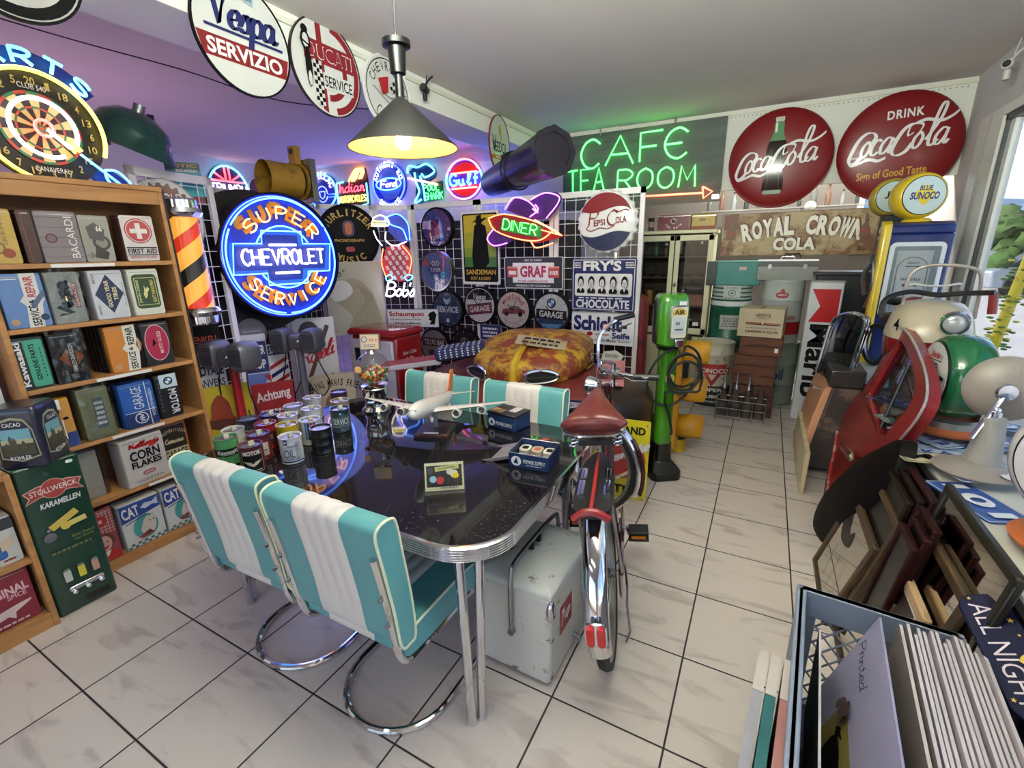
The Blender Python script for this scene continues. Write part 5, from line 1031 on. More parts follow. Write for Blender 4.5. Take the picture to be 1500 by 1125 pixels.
def tin(label, y0, y1, z, h, face, draw, d=.09, x=-3.145, body=None, rot=0., wrap=False, name='metal_tin', group='tins on the bookcase'):
    w = y1-y0; t = T(name, label, 'tin', (x, (y0+y1)/2, z), PI/2+rot, group)
    b = B(body or face); b.rings([[(u, v, zz) for u, v in rrect(0, d/2, w, d, .012, 3)] for zz in (0, h)]); b.build('body', t, .003)
    b = B(STEEL); b.rings([[(u, v, zz) for u, v in rrect(0, d/2, w+.003, d+.003, .013, 3)] for zz in (h*.93, h*.945)], caps=False); b.build('lid_seam', t)
    a = Art(-.0008, .0005); a.rect(0, h/2, w*.97, h*.98, face, .01); draw(a, w, h); a.build(t)
    if wrap:
        b = B(glass((.9, .9, .92), .12, alpha=.25)); R = random.Random(len(label)); pts = []
        for i in range(13):
            for j in range(13): pts.append((-w*.53+w*1.06*i/12, -.008-R.uniform(0, .014), -.0+h*1.07*j/12))
        b.add(pts, [(i*13+j, i*13+j+1, i*13+j+14, i*13+j+13) for i in range(12) for j in range(12)]); lab(b.build('plastic_wrap', t, angle=20), 'crinkled clear plastic wrap')
    return t
V90 = PI/2
z1, z2, z3, z4, z5, z6 = SHZ
def planks(a, w, h):
    for i in range(5): a.rect(0, h*(.12+.19*i), w*.96, .002, mat('4a4248'))
    a.text('BACARDI', .27*w, .5*h, .8*h, .2*w, OFFW, 0, a=V90); a.disc(-.22*w, .48*h, .14*w, mat('4a2e34')); a.disc(-.22*w, .48*h, .1*w, mat('6a5a60'))
tin('yellow tin with a red seal, first on the top shelf', -3.69, -3.59, z1, .225, mat('b0924a', .4), lambda a, w, h: (a.text('GIN RUMMY', .1*w, .6*h, .5*h, .14*w, mat('5a4020'), 0, a=V90), a.disc(.12*w, .2*h, .2*w, mat('8a3a28')), a.ring(-.2*w, .3*h, .2*w, .26*w, mat('6a5428'))))
tin('dark brown tin edge between the yellow tin and the plank pattern tin', -3.575, -3.525, z1, .225, mat('3a1c14', .3), lambda a, w, h: a.line([(-.2*w, .05*h), (-.2*w, .95*h)], .004, mat('6a3a28')))
tin('grey plank pattern tin with white upright lettering', -3.52, -3.37, z1, .225, mat('776e76', .5), planks)
tin('grey photo tin with a motorcycle on it', -3.368, -3.25, z1, .215, mat('8b8a86', .5), lambda a, w, h: (a.disc(.12*w, .42*h, .3*w, mat('3a3a3c')), a.disc(.12*w, .42*h, .2*w, mat('7a7a78')), a.poly([(u*w, v*h) for u, v in ((-.3, .75), (0, .85), (.3, .7), (.2, .45), (-.25, .5))], mat('4a4a4c')), a.text('66', .12*w, .72*h, .2*w, .12*h, OFFW, .02), a.text('US', -.3*w, .15*h, .2*w, .1*h, mat('4a4a4c'), .02, a=.5), a.poly([(u*w, v*h) for u, v in ((-.1, .4), (.3, .2), (.2, .05), (-.2, .1))], mat('2e2e30'))))
tin('white first aid tin with a red cross roundel', -3.205, -3.055, z1, .225, mat('c6c2c6', .4), lambda a, w, h: (a.ring(0, .66*h, .25*h, .27*h, REDE), a.disc(0, .66*h, .23*h, mat('b0484a')), a.rect(0, .66*h, .1*h, .34*h, OFFW), a.rect(0, .66*h, .34*h, .1*h, OFFW), a.rect(0, .3*h, .9*w, .004, BLKE), a.text('FIRST AID', 0, .22*h, .86*w, .11*h, BLKE, .01), a.rect(0, .14*h, .9*w, .004, BLKE), a.text('EMERGENCY USE ONLY', 0, .09*h, .8*w, .05*h, mat('a05a5e'))), body=mat('5a3a38', .4))
sr = lambda band, c1, c2: (lambda a, w, h: (a.poly([(u*w, v*h) for u, v in ((.02, 1), (.38, 1), (.38, .62), (.46, .52), (.38, .42), (.3, .0), (-.05, .0), (.02, .4), (-.1, .5), (.02, .6))], band), a.text('SERVICE', .15*w, .22*h, .38*h, .2*w, c1, .02, a=V90), a.text('&', .15*w, .48*h, .08*h, .12*w, c1, a=V90), a.text('REPAIR', .19*w, .76*h, .38*h, .2*w, c2, .02, a=V90), a.disc(-.32*w, .12*h, .1*w, mat('a8886a'))))
def sr2(a, w, h): sr(mat('c9c6c6', .5), BLKE, REDE)(a, w, h); a.line([(-.05*w, .9*h), (-.45*w, .9*h)], .003, OFFW); a.poly([(u*w, v*h) for u, v in ((.1, .42), (.46, .7), (.5, .62), (.2, .36))], mat('4a5a78')); a.disc(.35*w, .18*h, .1*w, mat('24344e'))
tin('blue service tin with white arrow band, first on the second shelf', -3.70, -3.552, z2, .235, mat('5a7ab0', .4), sr2)
tin('plastic wrapped pale tin with dark script', -3.542, -3.42, z2, .235, mat('9aa09c', .4), lambda a, w, h: ([a.line([(p[1]*-1+.5*0, p[0]) for p in s], .006, mat('1c2e3e'), 'lettering', (.006, .003)) for s in [[(u+.12*h, v-.08*w) for u, v in s] for s in strokes('Vespa', 0, 0, .7*h, .4*w, .3, .3)]], a.rect(.28*w, .55*h, .15*w, .5*h, mat('9a5a58')), a.text('GARAGE', .28*w, .55*h, .45*h, .09*w, OFFW, .01, a=V90)), wrap=True)
tin('white tin with a dark blue diamond on the second shelf', -3.385, -3.245, z2, .235, mat('b9bcc6', .4), lambda a, w, h: (a.poly([(0, .12*h), (.42*w, .52*h), (0, .92*h), (-.42*w, .52*h)], mat('1c2a4e', .4)), a.text('GOOD YEAR', -.04*w, .52*h, .56*h, .13*w, mat('d0c090'), .03, a=V90), a.text('TIRES', .16*w, .52*h, .28*h, .13*w, mat('d0c090'), .03, a=V90), a.text('SERVICE', -.38*w, .2*h, .2*h, .06*w, BLKE, .01, a=V90), a.text('SERVICE', -.38*w, .84*h, .2*h, .06*w, BLKE, .01, a=V90), a.scribble(.42*w, .5*h, .03*w, .5*h, GRY, 8)))
tin('worn white tin with a dark green badge and leaping deer', -3.225, -3.085, z2, .235, worn('c4c4bc', '7a7c70', .35, 14, .5), lambda a, w, h: (a.rect(.0, .52*h, .8*w, .74*h, mat('25432e', .5), .02), a.frame(.0, .52*h, .68*w, .6*h, .003, mat('c0b878')), a.text('JOHN DEERE', -.24*w, .52*h, .5*h, .1*w, mat('d0c890'), .01, a=V90), a.text('QUALITY FARM EQUIPMENT', .22*w, .52*h, .5*h, .14*w, mat('c9b464'), .02, a=V90), a.poly([(u*w, v*h) for u, v in ((-.08, .36), (.0, .42), (.02, .5), (.1, .56), (.04, .62), (-.02, .56), (-.06, .66), (-.08, .52), (-.12, .46))], mat('d0c890'))))
tin('black tin with a sea green label panel, first on the third shelf', -3.72, -3.605, z3, .235, mat('1c2426', .4), lambda a, w, h: (a.text('Kawasaki', -.3*w, .5*h, .85*h, .2*w, OFFW, .03, a=V90), a.rect(.16*w, .5*h, .56*w, .9*h, mat('3f8f78', .4), .01), a.text('GENUINE PARTS', .1*w, .52*h, .7*h, .16*w, BLKE, .02, a=V90), a.scribble(.32*w, .5*h, .04*w, .6*h, BLKE, 8)))
tin('plastic wrapped black tin with an orange winged shield', -3.595, -3.47, z3, .235, mat('15120f', .4), lambda a, w, h: (a.poly([(u*w, v*h) for u, v in ((-.3, .5), (.1, .25), (.45, .5), (.1, .75))], mat('8a4a22', .4)), a.rect(.1*w, .5*h, .22*w, .6*h, mat('2a241e')), a.text('HARLEY-DAVIDSON', .1*w, .5*h, .56*h, .13*w, OFFW, .02, a=V90)), wrap=True)
for i in range(4): tin(('dark tin edge in the third shelf stack, deepest', 'dark tin edge in the third shelf stack, second deepest', 'dark tin edge in the third shelf stack, third from the back', 'dark tin edge in the third shelf stack, just behind the orange tin')[i], -3.395+.004*i, -3.25, z3, .235, mat('2a1a10', .4), lambda a, w, h: None, d=.03, x=-3.3+.035*i, body=TINB)
tin('orange service tin with white arrow band on the third shelf', -3.375, -3.225, z3, .235, mat('b8742e', .4), lambda a, w, h: (a.rect(.36*w, .5*h, .27*w, .98*h, BLKE), sr(mat('d0ccc4', .4), BLKE, BLKE)(a, w, h), a.poly([(u*w, v*h) for u, v in ((.3, .55), (.4, .38), (.5, .55), (.4, .72))], mat('8a5a2a')), a.text('HARLEY', .4*w, .55*h, .24*h, .06*w, OFFW, .01, a=V90)), x=-3.16)
tin('black tin with a crimson oval on the third shelf', -3.222, -3.085, z3, .235, mat('1e1c1e', .4), lambda a, w, h: (a.disc(0, .52*h, .42*w, mat('c0a8b0', .4), .42*h), a.disc(0, .52*h, .39*w, mat('9a2042', .35), .4*h), a.text('MOTO GUZZI', .1*w, .52*h, .5*h, .12*w, OFFW, .01, a=V90), a.poly([(u*w, v*h) for u, v in ((-.2, .45), (-.05, .5), (-.16, .56), (-.1, .62))], BLKE)), x=-3.16)
tin('yellow and dark blue box with bird pictures on the fourth shelf', -3.69, -3.58, z4, .24, mat('c08e2c', .5), lambda a, w, h: (a.rect(-.2*w, .85*h, .6*w, .28*h, mat('24304e')), a.rect(.3*w, .6*h, .36*w, .7*h, mat('b8803a')), a.rect(.3*w, .15*h, .4*w, .3*h, mat('2a3a7a')), [a.disc(x*w, z_*h, .1*w, BLKE, .03*h) for x, z_ in ((-.05, .7), (.25, .6), (.0, .42), (.1, .2))], a.rect(.12*w, .38*h, .05*w, .4*h, OFFW), a.rect(.1*w, .9*h, .14*w, .2*h, OFFW)), d=.05)
tin('plastic wrapped olive tin on the fourth shelf', -3.55, -3.425, z4, .26, mat('7c8060', .4), lambda a, w, h: (a.rect(.1*w, .5*h, .35*w, .6*h, mat('46606a')), a.scribble(.1*w, .5*h, .3*w, .5*h, OFFW, 5)), wrap=True)
for i in range(5): tin(('black tin edge deepest in the fourth shelf stack', 'black tin edge second deepest in the fourth shelf stack', 'black tin edge in the middle of the fourth shelf stack', 'black tin edge fourth from the back in the fourth shelf stack', 'black tin edge just behind the blue garage tin')[i], -3.4+.003*i, -3.24, z4, .235, mat('17181c', .3), lambda a, w, h: None, d=.025, x=-3.32+.033*i, body=TINB)
tin('blue garage tin with a white roundel on the fourth shelf', -3.385, -3.23, z4, .24, mat('24509a', .35), lambda a, w, h: (a.rect(0, .17*h, w*.96, .34*h, mat('1a2c5e', .35)), a.rect(.26*w, .5*h, .004, h, OFFW), a.rect(0, .35*h, w*.9, .003, OFFW), a.text('GARAGE', -.02*w, .66*h, .5*h, .3*w, OFFW, .0, a=V90), a.ring(-.02*w, .2*h, .17*w, .2*w, OFFW), a.text('V', -.02*w, .25*h, .18*w, .09*h, OFFW, .02, a=V90), a.text('W', .0*w, .17*h, .2*w, .1*h, OFFW, .02, a=V90), a.text('VOLKSWAGEN', .36*w, .5*h, .64*h, .09*w, OFFW, .01, a=V90)))
tin('black tin with white upright lettering and a roundel on the fourth shelf', -3.215, -3.1, z4, .25, mat('15161a', .35), lambda a, w, h: (a.rect(.1*w, .84*h, .75*w, .3*h, mat('b8c8d0')), a.disc(.1*w, .84*h, .2*w, BLKE), a.disc(.1*w, .84*h, .14*w, OFFW), a.poly([(.1*w, .84*h)]+arc(.1*w, .84*h, .14*w, 90, 180, 6), mat('3a78b0')), a.poly([(.1*w, .84*h)]+arc(.1*w, .84*h, .14*w, 270, 360, 6), mat('3a78b0')), a.text('MOTOR', .18*w, .36*h, .58*h, .36*w, OFFW, .02, a=-V90), a.scribble(-.36*w, .5*h, .06*w, .7*h, GRY, 8)), x=-3.16)
t = T('plastic_packet', 'stack of clear wrapped white sheets on the fifth shelf', 'packet', (-3.2, -3.55, z5), PI/2); b = B(mat('b0aca8', .25)); b.bb((-.05, 0, 0), (.03, .1, .25)); b.build('sheet', t); b = B(glass(alpha=.3)); b.bb((-.06, -.012, 0), (.05, .11, .27)); b.build('plastic_wrap', t, .01)
tin('large white cereal tin with red script and black capitals', -3.445, -3.235, z5, .265, mat('b8b4b4', .4), lambda a, w, h: ([a.line(s, .006, REDE, 'lettering', (.003, .002)) for s in strokes("Kellogg's", -.3*w, .8*h, .66*w, .1*h, .2, .3)], a.text('CORN', 0, .64*h, .7*w, .2*h, BLKE, .03), a.text('FLAKES', 0, .45*h, .7*w, .14*h, BLKE, .03), a.rect(0, .24*h, .3*w, .08*h, mat('8a4a54'), .01), a.rect(0, .24*h, .24*w, .04*h, mat('b8888c'), .004), a.scribble(0, .1*h, .7*w, .06*h, GRY, 2)), d=.11, rot=.1)
tin('orange and black garage tin behind the cereal tin', -3.245, -3.09, z5, .275, mat('9a5428', .4), lambda a, w, h: (a.rect(0, .5*h, .86*w, .86*h, mat('1c1410')), a.arctext('HARLEY-DAVIDSON', 0, .45*h, .38*h, .07*h, mat('c0b090'), 130, 50, .7), [a.line(s, .005, mat('c0b090'), 'lettering') for s in strokes('Genuine', -.3*w, .56*h, .6*w, .1*h, .2, .3)], a.rect(0, .32*h, .84*w, .24*h, mat('a89c80')), a.text('GARAGE', 0, .32*h, .76*w, .17*h, BLKE, .02), a.text('SERVICE', 0, .12*h, .5*w, .08*h, mat('9a5428'))), x=-3.2)
def cat(a, w, h):
    a.poly([(-.48*w, .98*h), (.48*w, .98*h), (.48*w, .72*h), (-.48*w, .6*h)], mat('24408a', .4)); a.text('CAT', -.24*w, .8*h, .4*w, .24*h, OFFW, .03, a=.06); a.poly([(u*w, v*h) for u, v in ((.0, .82), (.12, .9), (.3, .87), (.44, .95), (.43, .77), (.3, .81), (.12, .77))], mat('b0b4c4'))
    a.disc(.04*w, .4*h, .3*w, mat('3a8a8a'), .26*h); a.poly([(p.x*w, p.y*h) for p in smooth([(-.1, .3, 0), (.0, .52, 0), (.1, .6, 0), (.18, .58, 0), (.28, .62, 0), (.3, .45, 0), (.25, .28, 0), (.1, .2, 0)], 4, True)], mat('b4aca8')); [a.disc(x*w, .48*h, .02*w, BLKE, n=10) for x in (.15, .24)]; a.poly([(-.2*w, .22*h), (.1*w, .3*h), (.2*w, .2*h), (-.1*w, .16*h)], mat('7a2a2e'))
    for i in range(12):
        for j in range(2):
            if (i+j) % 2: a.rect((-.44+.08*i)*w, (.1-.05*j)*h, .08*w, .05*h, mat('46605a')); a.n -= .95
    a.n += 2; a.line([(-.42*w, .57*h), (.1*w, .66*h)], .004, BLKE)
tin('blue and white cat food tin on the bottom shelf, near the portrait tin', -3.52, -3.325, z6, .265, mat('bcbec0', .4), cat); tin('blue and white cat food tin on the bottom shelf, half behind the chair', -3.315, -3.12, z6, .265, mat('bcbec0', .4), cat)
def lady(a, w, h):
    for i in range(8): a.line([((-.45+.12*i)*w, .55*h), ((-.45+.12*i)*w, .98*h)], .003, mat('c89a9c')); a.line([(-.48*w, (.55+.06*i)*h), (.48*w, (.55+.06*i)*h)], .003, mat('c89a9c'))
    a.disc(.0, .8*h, .24*w, REDE, .1*h); a.text('OK', 0, .8*h, .2*w, .07*h, OFFW); a.disc(.02*w, .4*h, .32*w, mat('5a2a22'), .17*h); a.disc(-.02*w, .37*h, .24*w, mat('c09088'), .15*h); [a.disc((-.02+s*.09)*w, .4*h, .03*w, BLKE, .012*h, 10) for s in (-1, 1)]; a.poly([(u*w, v*h) for u, v in ((-.13, .32), (.09, .32), (.02, .27), (-.07, .27))], REDE); a.poly([(u*w, v*h) for u, v in ((-.46, .02), (.46, .02), (.4, .18), (.1, .22), (-.2, .22), (-.42, .15))], REDE); a.poly([(u*w, v*h) for u, v in ((-.2, .22), (.12, .22), (-.02, .12))], OFFW)
tin('red and white checked tin with a smiling portrait', -3.665, -3.54, z6, .29, mat('8a3a40', .4), lady)
tin('white tin with a blue van picture on the low shelf unit', -4.06, -3.92, .355, .21, mat('b9b6b2', .4), lambda a, w, h: (a.rect(0, .86*h, .96*w, .24*h, mat('2c3038')), a.poly([(p.x*w, p.y*h) for p in smooth([(-.48, .2, 0), (-.4, .5, 0), (-.1, .55, 0), (.1, .42, 0), (.2, .25, 0), (.1, .15, 0)], 4, True)], mat('2a5a9a')), a.poly([(.1*w, .5*h), (.4*w, .6*h), (.36*w, .4*h), (.1*w, .3*h)], mat('c0a890')), a.scribble(.2*w, .1*h, .3*w, .08*h, mat('8a3030'), 1)), d=.14, x=-2.95, group='tins on the low shelf')
tin('dark red tin with a white aeroplane on the low shelf unit', -4.12, -3.925, .075, .25, mat('7a2030', .4), lambda a, w, h: (a.text('ORIGINAL', -.0*w, .66*h, .86*w, .16*h, mat('d0b0b4'), .03, a=.04), a.text('SPICE', .22*w, .54*h, .3*w, .08*h, mat('d0b0b4'), .01), a.poly([(p.x*w, p.y*h) for p in smooth([(-.4, .2, 0), (-.2, .32, 0), (.2, .38, 0), (.42, .38, 0), (.2, .28, 0), (-.1, .2, 0)], 4, True)], mat('c8b0b0')), a.poly([(-.4*w, .2*h), (-.46*w, .34*h), (-.3*w, .3*h)], mat('c8b0b0')), a.poly([(-.1*w, .3*h), (.1*w, .14*h), (.14*w, .3*h)], mat('c8b0b0')), a.scribble(0, .08*h, .7*w, .06*h, mat('c8b0b0'), 1)), d=.16, x=-2.95, group='tins on the low shelf')
# sweets dispenser
GRN = mat('0e3426', .3, 0, .1, 8, coat=.4)
t = T('sweets_dispenser', 'tall dark green caramel dispenser in front of the bookcase', 'dispenser', (-2.95, -3.77, 0), PI/2)
b = B(GRN); b.rings([[(u, v, zz) for u, v in rrect(0, .06, .225, .12, .015, 3)] for zz in (0, .742)]); b.build('body', t, .01)
a = Art(-.001); R1 = mat('9a3a34', .4); a.poly([(-.1, .63), (-.05, .645), (.05, .645), (.1, .63), (.085, .6), (.1, .575), (.05, .59), (-.05, .59), (-.1, .575), (-.085, .6)], mat('c4a49a')); a.poly([(-.094, .627), (-.05, .641), (.05, .641), (.094, .627), (.08, .6), (.094, .58), (.05, .594), (-.05, .594), (-.094, .58), (-.08, .6)], R1); a.disc(0, .617, .045, mat('c4a49a')); a.disc(0, .617, .042, R1)
a.text('STOLLWERCK', 0, .617, .16, .025, OFFW, .01); a.text('KARAMELLEN', .01, .55, .14, .026, OFFW, .03, .2); CA = mat('b8a24c', .5); a.rect(-.0, .46, .11, .03, CA, a=.45); a.rect(.035, .435, .08, .025, mat('c4b464', .5), a=.1); a.disc(.0, .43, .018, CA); a.text('Bitte Ziehen', .05, .37, .08, .014, mat('8a8248'), 0); a.text('nur durch', .05, .352, .07, .012, mat('8a8248'), 0); a.scribble(0, .32, .16, .02, mat('6a6a40'), 1)
for x, c in ((-.045, 'b8bcb4'), (.005, 'c0b038'), (.055, 'b08078')): a.rect(x, .19, .026, .055, mat(c), .003); a.rect(x, .223, .022, .012, mat('6a706a'))
a.build(t)
b = B(STEEL); b.cyl((-.06, 0, .40), (-.06, -.012, .4), .022, n=20); lab(b.build('coin_slot', t), 'round metal coin plate'); b = B(CHROME); b.cyl((-.06, 0, .438), (-.06, -.02, .438), .007, n=12); b.build('button', t); b = B(CHROME); b.cyl((-.01, 0, .69), (-.01, -.008, .69), .009, n=14); b.build('lock', t)
b = B(CHROME); b.prism(rrect(.01, .12, .13, .022, .008), 0, -.012); b.build('drawer_bar', t, .003)
for x in (-.04, .01, .06): b = B(CHROME); b.sphere((x, -.016, .105), .012, n=12, k=8); b.build('knob', t)
b = B(BLACK); b.prism(rrect(.04, .04, .09, .03, .003), .0, -.004); lab(b.build('tray_slot', t), 'black delivery slot'); b = B(OFFW); b.prism(rrect(.075, .715, .025, .014, .006), 0, -.002); b.build('sticker', t)
# cocoa tin
t = T('cocoa_tin', 'dark blue cocoa tin with church pictures on top of the green dispenser', 'tin', (-3.0, -3.775, .742), PI/2-.75)
CB = mat('14182c', .3, 0, .1, coat=.4); b = B(CB); b.rings([[(u*k, v*k, zz) for u, v in rrect(0, 0, .165, .165, .02, 3)] for zz, k in ((0, .96), (.01, 1), (.235, 1), (.25, .97), (.262, .9))]); b.build('body', t, .004)
for k in (0, -1):
    a = Art(-.0835, .0006); a.poly([(u, v) for u, v in ((-.065, .05), (-.06, .17), (-.04, .215), (0, .225), (.04, .215), (.06, .17), (.065, .05), (0, .03))], mat('9a9478', .4)); a.poly([(u, v) for u, v in ((-.06, .055), (-.056, .165), (-.036, .205), (0, .215), (.036, .205), (.056, .165), (.06, .055), (0, .036))], mat('1a2030')); a.rect(0, .15, .1, .05, mat('6a9aa8')); a.rect(0, .12, .105, .02, mat('b0a888')); a.rect(0, .085, .108, .05, mat('3c3a2a'))
    for x, hh in ((-.02, .06), (-.008, .05), (.02, .035), (-.035, .03)): a.poly([(x-.007, .09), (x+.007, .09), (x+.006, .09+hh*.7), (x, .09+hh), (x-.006, .09+hh*.7)], mat('4a4632'))
    a.text('CACAO', 0, .195, .06, .018, OFFW, .02); a.text('KOHLER', 0, .05, .07, .016, OFFW, .02); o = a.build(t, prefix='side_' if k else '')
    if k:
        for q in o: q.rotation_euler = (0, 0, PI/2)
# ---------------------------------------------------------------- barber pole
def vpole(p0, p1): return (Vector(p0), Vector(p1))
t = T('barber_pole', 'lit barber pole with chrome caps, striped orange red and black', 'barber pole', (-3.23, -2.87, 1.2))
zt = P(272, 300, x=-3.2).z
b = B(CHROME); 
def cap(b, z, s): b.lathe([(.0, z), (.085, z), (.096, z+s*.01), (.096, z+s*.05), (.11, z+s*.055), (.117, z+s*.075), (.11, z+s*.09), (.098, z+s*.1), (.0, z+s*.1)], 32)
cap(b, .70, -1); b.build('top_cap', t); b = B(CHROME); cap(b, .0, 1); b.build('base_cap', t)
m, n_, l_, bs = _new('barber_stripes'); tc = n_.new('ShaderNodeTexCoord'); sp = n_.new('ShaderNodeSeparateXYZ'); l_.new(tc.outputs['Object'], sp.inputs[0])
at = n_.new('ShaderNodeMath'); at.operation = 'ARCTAN2'; l_.new(sp.outputs[1], at.inputs[0]); l_.new(sp.outputs[0], at.inputs[1])
m1 = n_.new('ShaderNodeMath'); m1.operation = 'MULTIPLY_ADD'; l_.new(at.outputs[0], m1.inputs[0]); m1.inputs[1].default_value = -1/(2*PI); 
m2 = n_.new('ShaderNodeMath'); m2.operation = 'MULTIPLY'; l_.new(sp.outputs[2], m2.inputs[0]); m2.inputs[1].default_value = 2.7; l_.new(m2.outputs[0], m1.inputs[2])
fr = n_.new('ShaderNodeMath'); fr.operation = 'FRACT'; l_.new(m1.outputs[0], fr.inputs[0]); rp = n_.new('ShaderNodeValToRGB'); rp.color_ramp.interpolation = 'CONSTANT'; e = rp.color_ramp.elements
e[0].position = 0; e[0].color = lin('e8a040'); e[1].position = .27; e[1].color = lin('c03018')
for q, c in ((.47, 'e8a040'), (.76, '1a1410')): k = e.new(q); k.color = lin(c)
l_.new(fr.outputs[0], rp.inputs[0]); l_.new(rp.outputs[0], bs.inputs['Base Color']); l_.new(rp.outputs[0], bs.inputs['Emission Color']); bs.inputs['Emission Strength'].default_value = .4; bs.inputs['Roughness'].default_value = .3
b = B(m); b.cyl((0, 0, .09), (0, 0, .61), .084, n=32); lab(b.build('striped_cylinder', t), 'glowing striped cylinder'); b = B(glass(alpha=.12)); b.cyl((0, 0, .09), (0, 0, .61), .09, n=32, caps=False); b.build('glass_tube', t)
b = B(STEEL); b.box((-.06, .0, .65), (.12, .03, .03)); b.box((-.06, 0, .05), (.12, .03, .03)); b.build('wall_bracket', t)
# ---------------------------------------------------------------- signs stacked beyond the bookcase
def ps(name, label, cat_, l, r, tp, bt, pl, face, draw, shape='rect', rim=None, dome=0, tilt=0, **k):
    c = ((l[0]+r[0])/2, (tp[1]+bt[1])/2); t = psign(name, label, cat_, c, 0, 0, *pl)
    if tilt: t.rotation_euler = (tilt, 0, t.rotation_euler.z)
    w = loc(t, *r).x-loc(t, *l).x; h = loc(t, *tp).y-loc(t, *bt).y
    pan(t, w, h, face, shape, rim=rim, rimw=.006, dome=dome, r=.008); a = Art(-dome-.001 if dome else 0.); draw(a, w, h); a.build(t); return t
Q0 = ((-3.5, -2.66, 0), (.9, -.43, 0)); Q1 = ((-3.38, -2.62, 0), (.9, -.43, 0)); Q2 = ((-3.6, -2.25, 0), (.87, -.5, 0)); Q2b = ((-3.72, -2.25, 0), (.87, -.5, 0)); Q3 = ((-3.72, -1.75, 0), (.8, -.6, 0)); Q3b = ((-3.6, -1.7, 0), (.8, -.6, 0))
ps('bottle_cap_sign', 'round red and white ice cold sign behind the barber pole', 'sign', (187, 322), (299, 322), (243, 263), (243, 385), Q0, mat('c4c0c4', .3), lambda a, w, h: (a.poly([((.44+.025*math.cos(24*2*PI*i/144))*w*math.cos(2*PI*i/144), (.44+.025*math.cos(24*2*PI*i/144))*h*math.sin(2*PI*i/144)) for i in range(144)], mat('5e1c1a', .3)), a.text('ICE COLD', 0, .28*h, .56*w, .1*h, OFFW, .02), a.text('Coca-Cola', 0, 0, .7*w, .16*h, OFFW, .02, .3)), 'disc', rim=mat('8a888c', .3))
ps('poster', 'cyan and red travel poster corner above the grid panel', 'poster', (246, 262), (297, 262), (270, 238), (270, 300), ((-3.75, -2.6, 0), (.85, -.53, 0)), mat('2a7a90', .4), lambda a, w, h: (a.rect(0, .4*h, w*.98, .18*h, mat('2c3f4a')), a.text('STIC', .1*w, .42*h, .6*w, .08*h, mat('b09048')), a.text('MOUNTAIN', .1*w, .3*h, .6*w, .06*h, OFFW), a.rect(0, -.4*h, w*.98, .18*h, mat('7a2030')), a.poly([(-.48*w, -.1*h), (-.1*w, .12*h), (.2*w, -.02*h), (.48*w, .1*h), (.48*w, -.3*h), (-.48*w, -.3*h)], mat('3ab0b8'))))
ps('enamel_sign', 'black sign with white peaks and orange red lettering under the barber pole', 'sign', (272, 485), (322, 485), (297, 462), (297, 510), Q1, BLKE, lambda a, w, h: (a.poly([(u*w, v*h) for u, v in ((-.45, .3), (-.3, .5), (.0, .5), (-.05, .2), (-.2, .32))], OFFW), a.poly([(u*w, v*h) for u, v in ((.1, .3), (.25, .48), (.4, .3), (.28, .36))], OFFW), a.text('HENKELL', -.02*w, -.25*h, .9*w, .22*h, mat('c04428'), .02)))
ps('enamel_sign', 'white sign with black lettering, behind the red speaker post', 'sign', (285, 545), (332, 540), (306, 515), (306, 588), Q1, OFFW, lambda a, w, h: (a.text('CIE', -.2*w, .36*h, .4*w, .1*h, BLKE, .02), a.text('ROYALE', 0, .12*h, .9*w, .2*h, NAVY, .03), a.text('ANVERS', 0, -.13*h, .86*w, .16*h, NAVY, .02), a.line([(-.45*w, -.24*h), (.45*w, -.24*h)], .005, BLKE), a.text('De Drincker', 0, -.36*h, .86*w, .13*h, NAVY, .02)))
ps('tin_sign', 'yellow sign with a red and brown wide brimmed hat, behind the red speaker post', 'sign', (290, 620), (378, 620), (334, 565), (334, 690), ((-3.3, -2.58, 0), (.9, -.43, 0)), mat('b8a428', .4), lambda a, w, h: (a.poly([(p.x*w, p.y*h) for p in smooth([(-.42, .08, 0), (-.25, .14, 0), (-.2, .3, 0), (-.05, .4, 0), (.1, .3, 0), (.14, .14, 0), (.26, .06, 0), (-.1, .02, 0)], 4, True)], mat('8a3420')), a.poly([(p.x*w, p.y*h) for p in smooth([(-.45, .08, 0), (-.1, .12, 0), (.26, .06, 0), (.0, -.02, 0)], 4, True)], mat('4a1c18')), a.disc(.02*w, -.14*h, .16*w, mat('8a4a28'), .18*h), a.line([(-.3*w, -.2*h), (-.12*w, -.14*h)], .012, mat('3a2418')), a.rect(0, -.42*h, .5*w, .2*h, mat('7a2a1c'))))
ps('enamel_sign', 'blue and white barber sign between the two speaker posts', 'sign', (357, 525), (394, 522), (376, 490), (376, 566), Q2, mat('b8b6c0', .4), lambda a, w, h: (a.rect(0, .06*h, .94*w, .6*h, NAVY), a.text('BARBER', 0, .2*h, .8*w, .18*h, OFFW, .03), a.text('SHOP', 0, -.08*h, .74*w, .18*h, OFFW, .03), a.poly([(-.47*w, -.26*h), (.47*w, -.26*h), (.2*w, -.48*h), (-.47*w, -.48*h)], mat('5a6aa8')), a.poly([(.2*w, -.3*h), (.47*w, -.3*h), (.47*w, -.46*h)], REDE)))
ps('round_sign', 'grey and black round sign above the blue barber sign', 'sign', (346, 488), (392, 488), (370, 466), (370, 510), Q2b, mat('4a484c', .4), lambda a, w, h: (a.rect(0, .06*h, .8*w, .24*h, mat('5e5660')), a.scribble(0, .06*h, .6*w, .12*h, mat('8a8490'), 1)), 'disc', rim=BLKE)
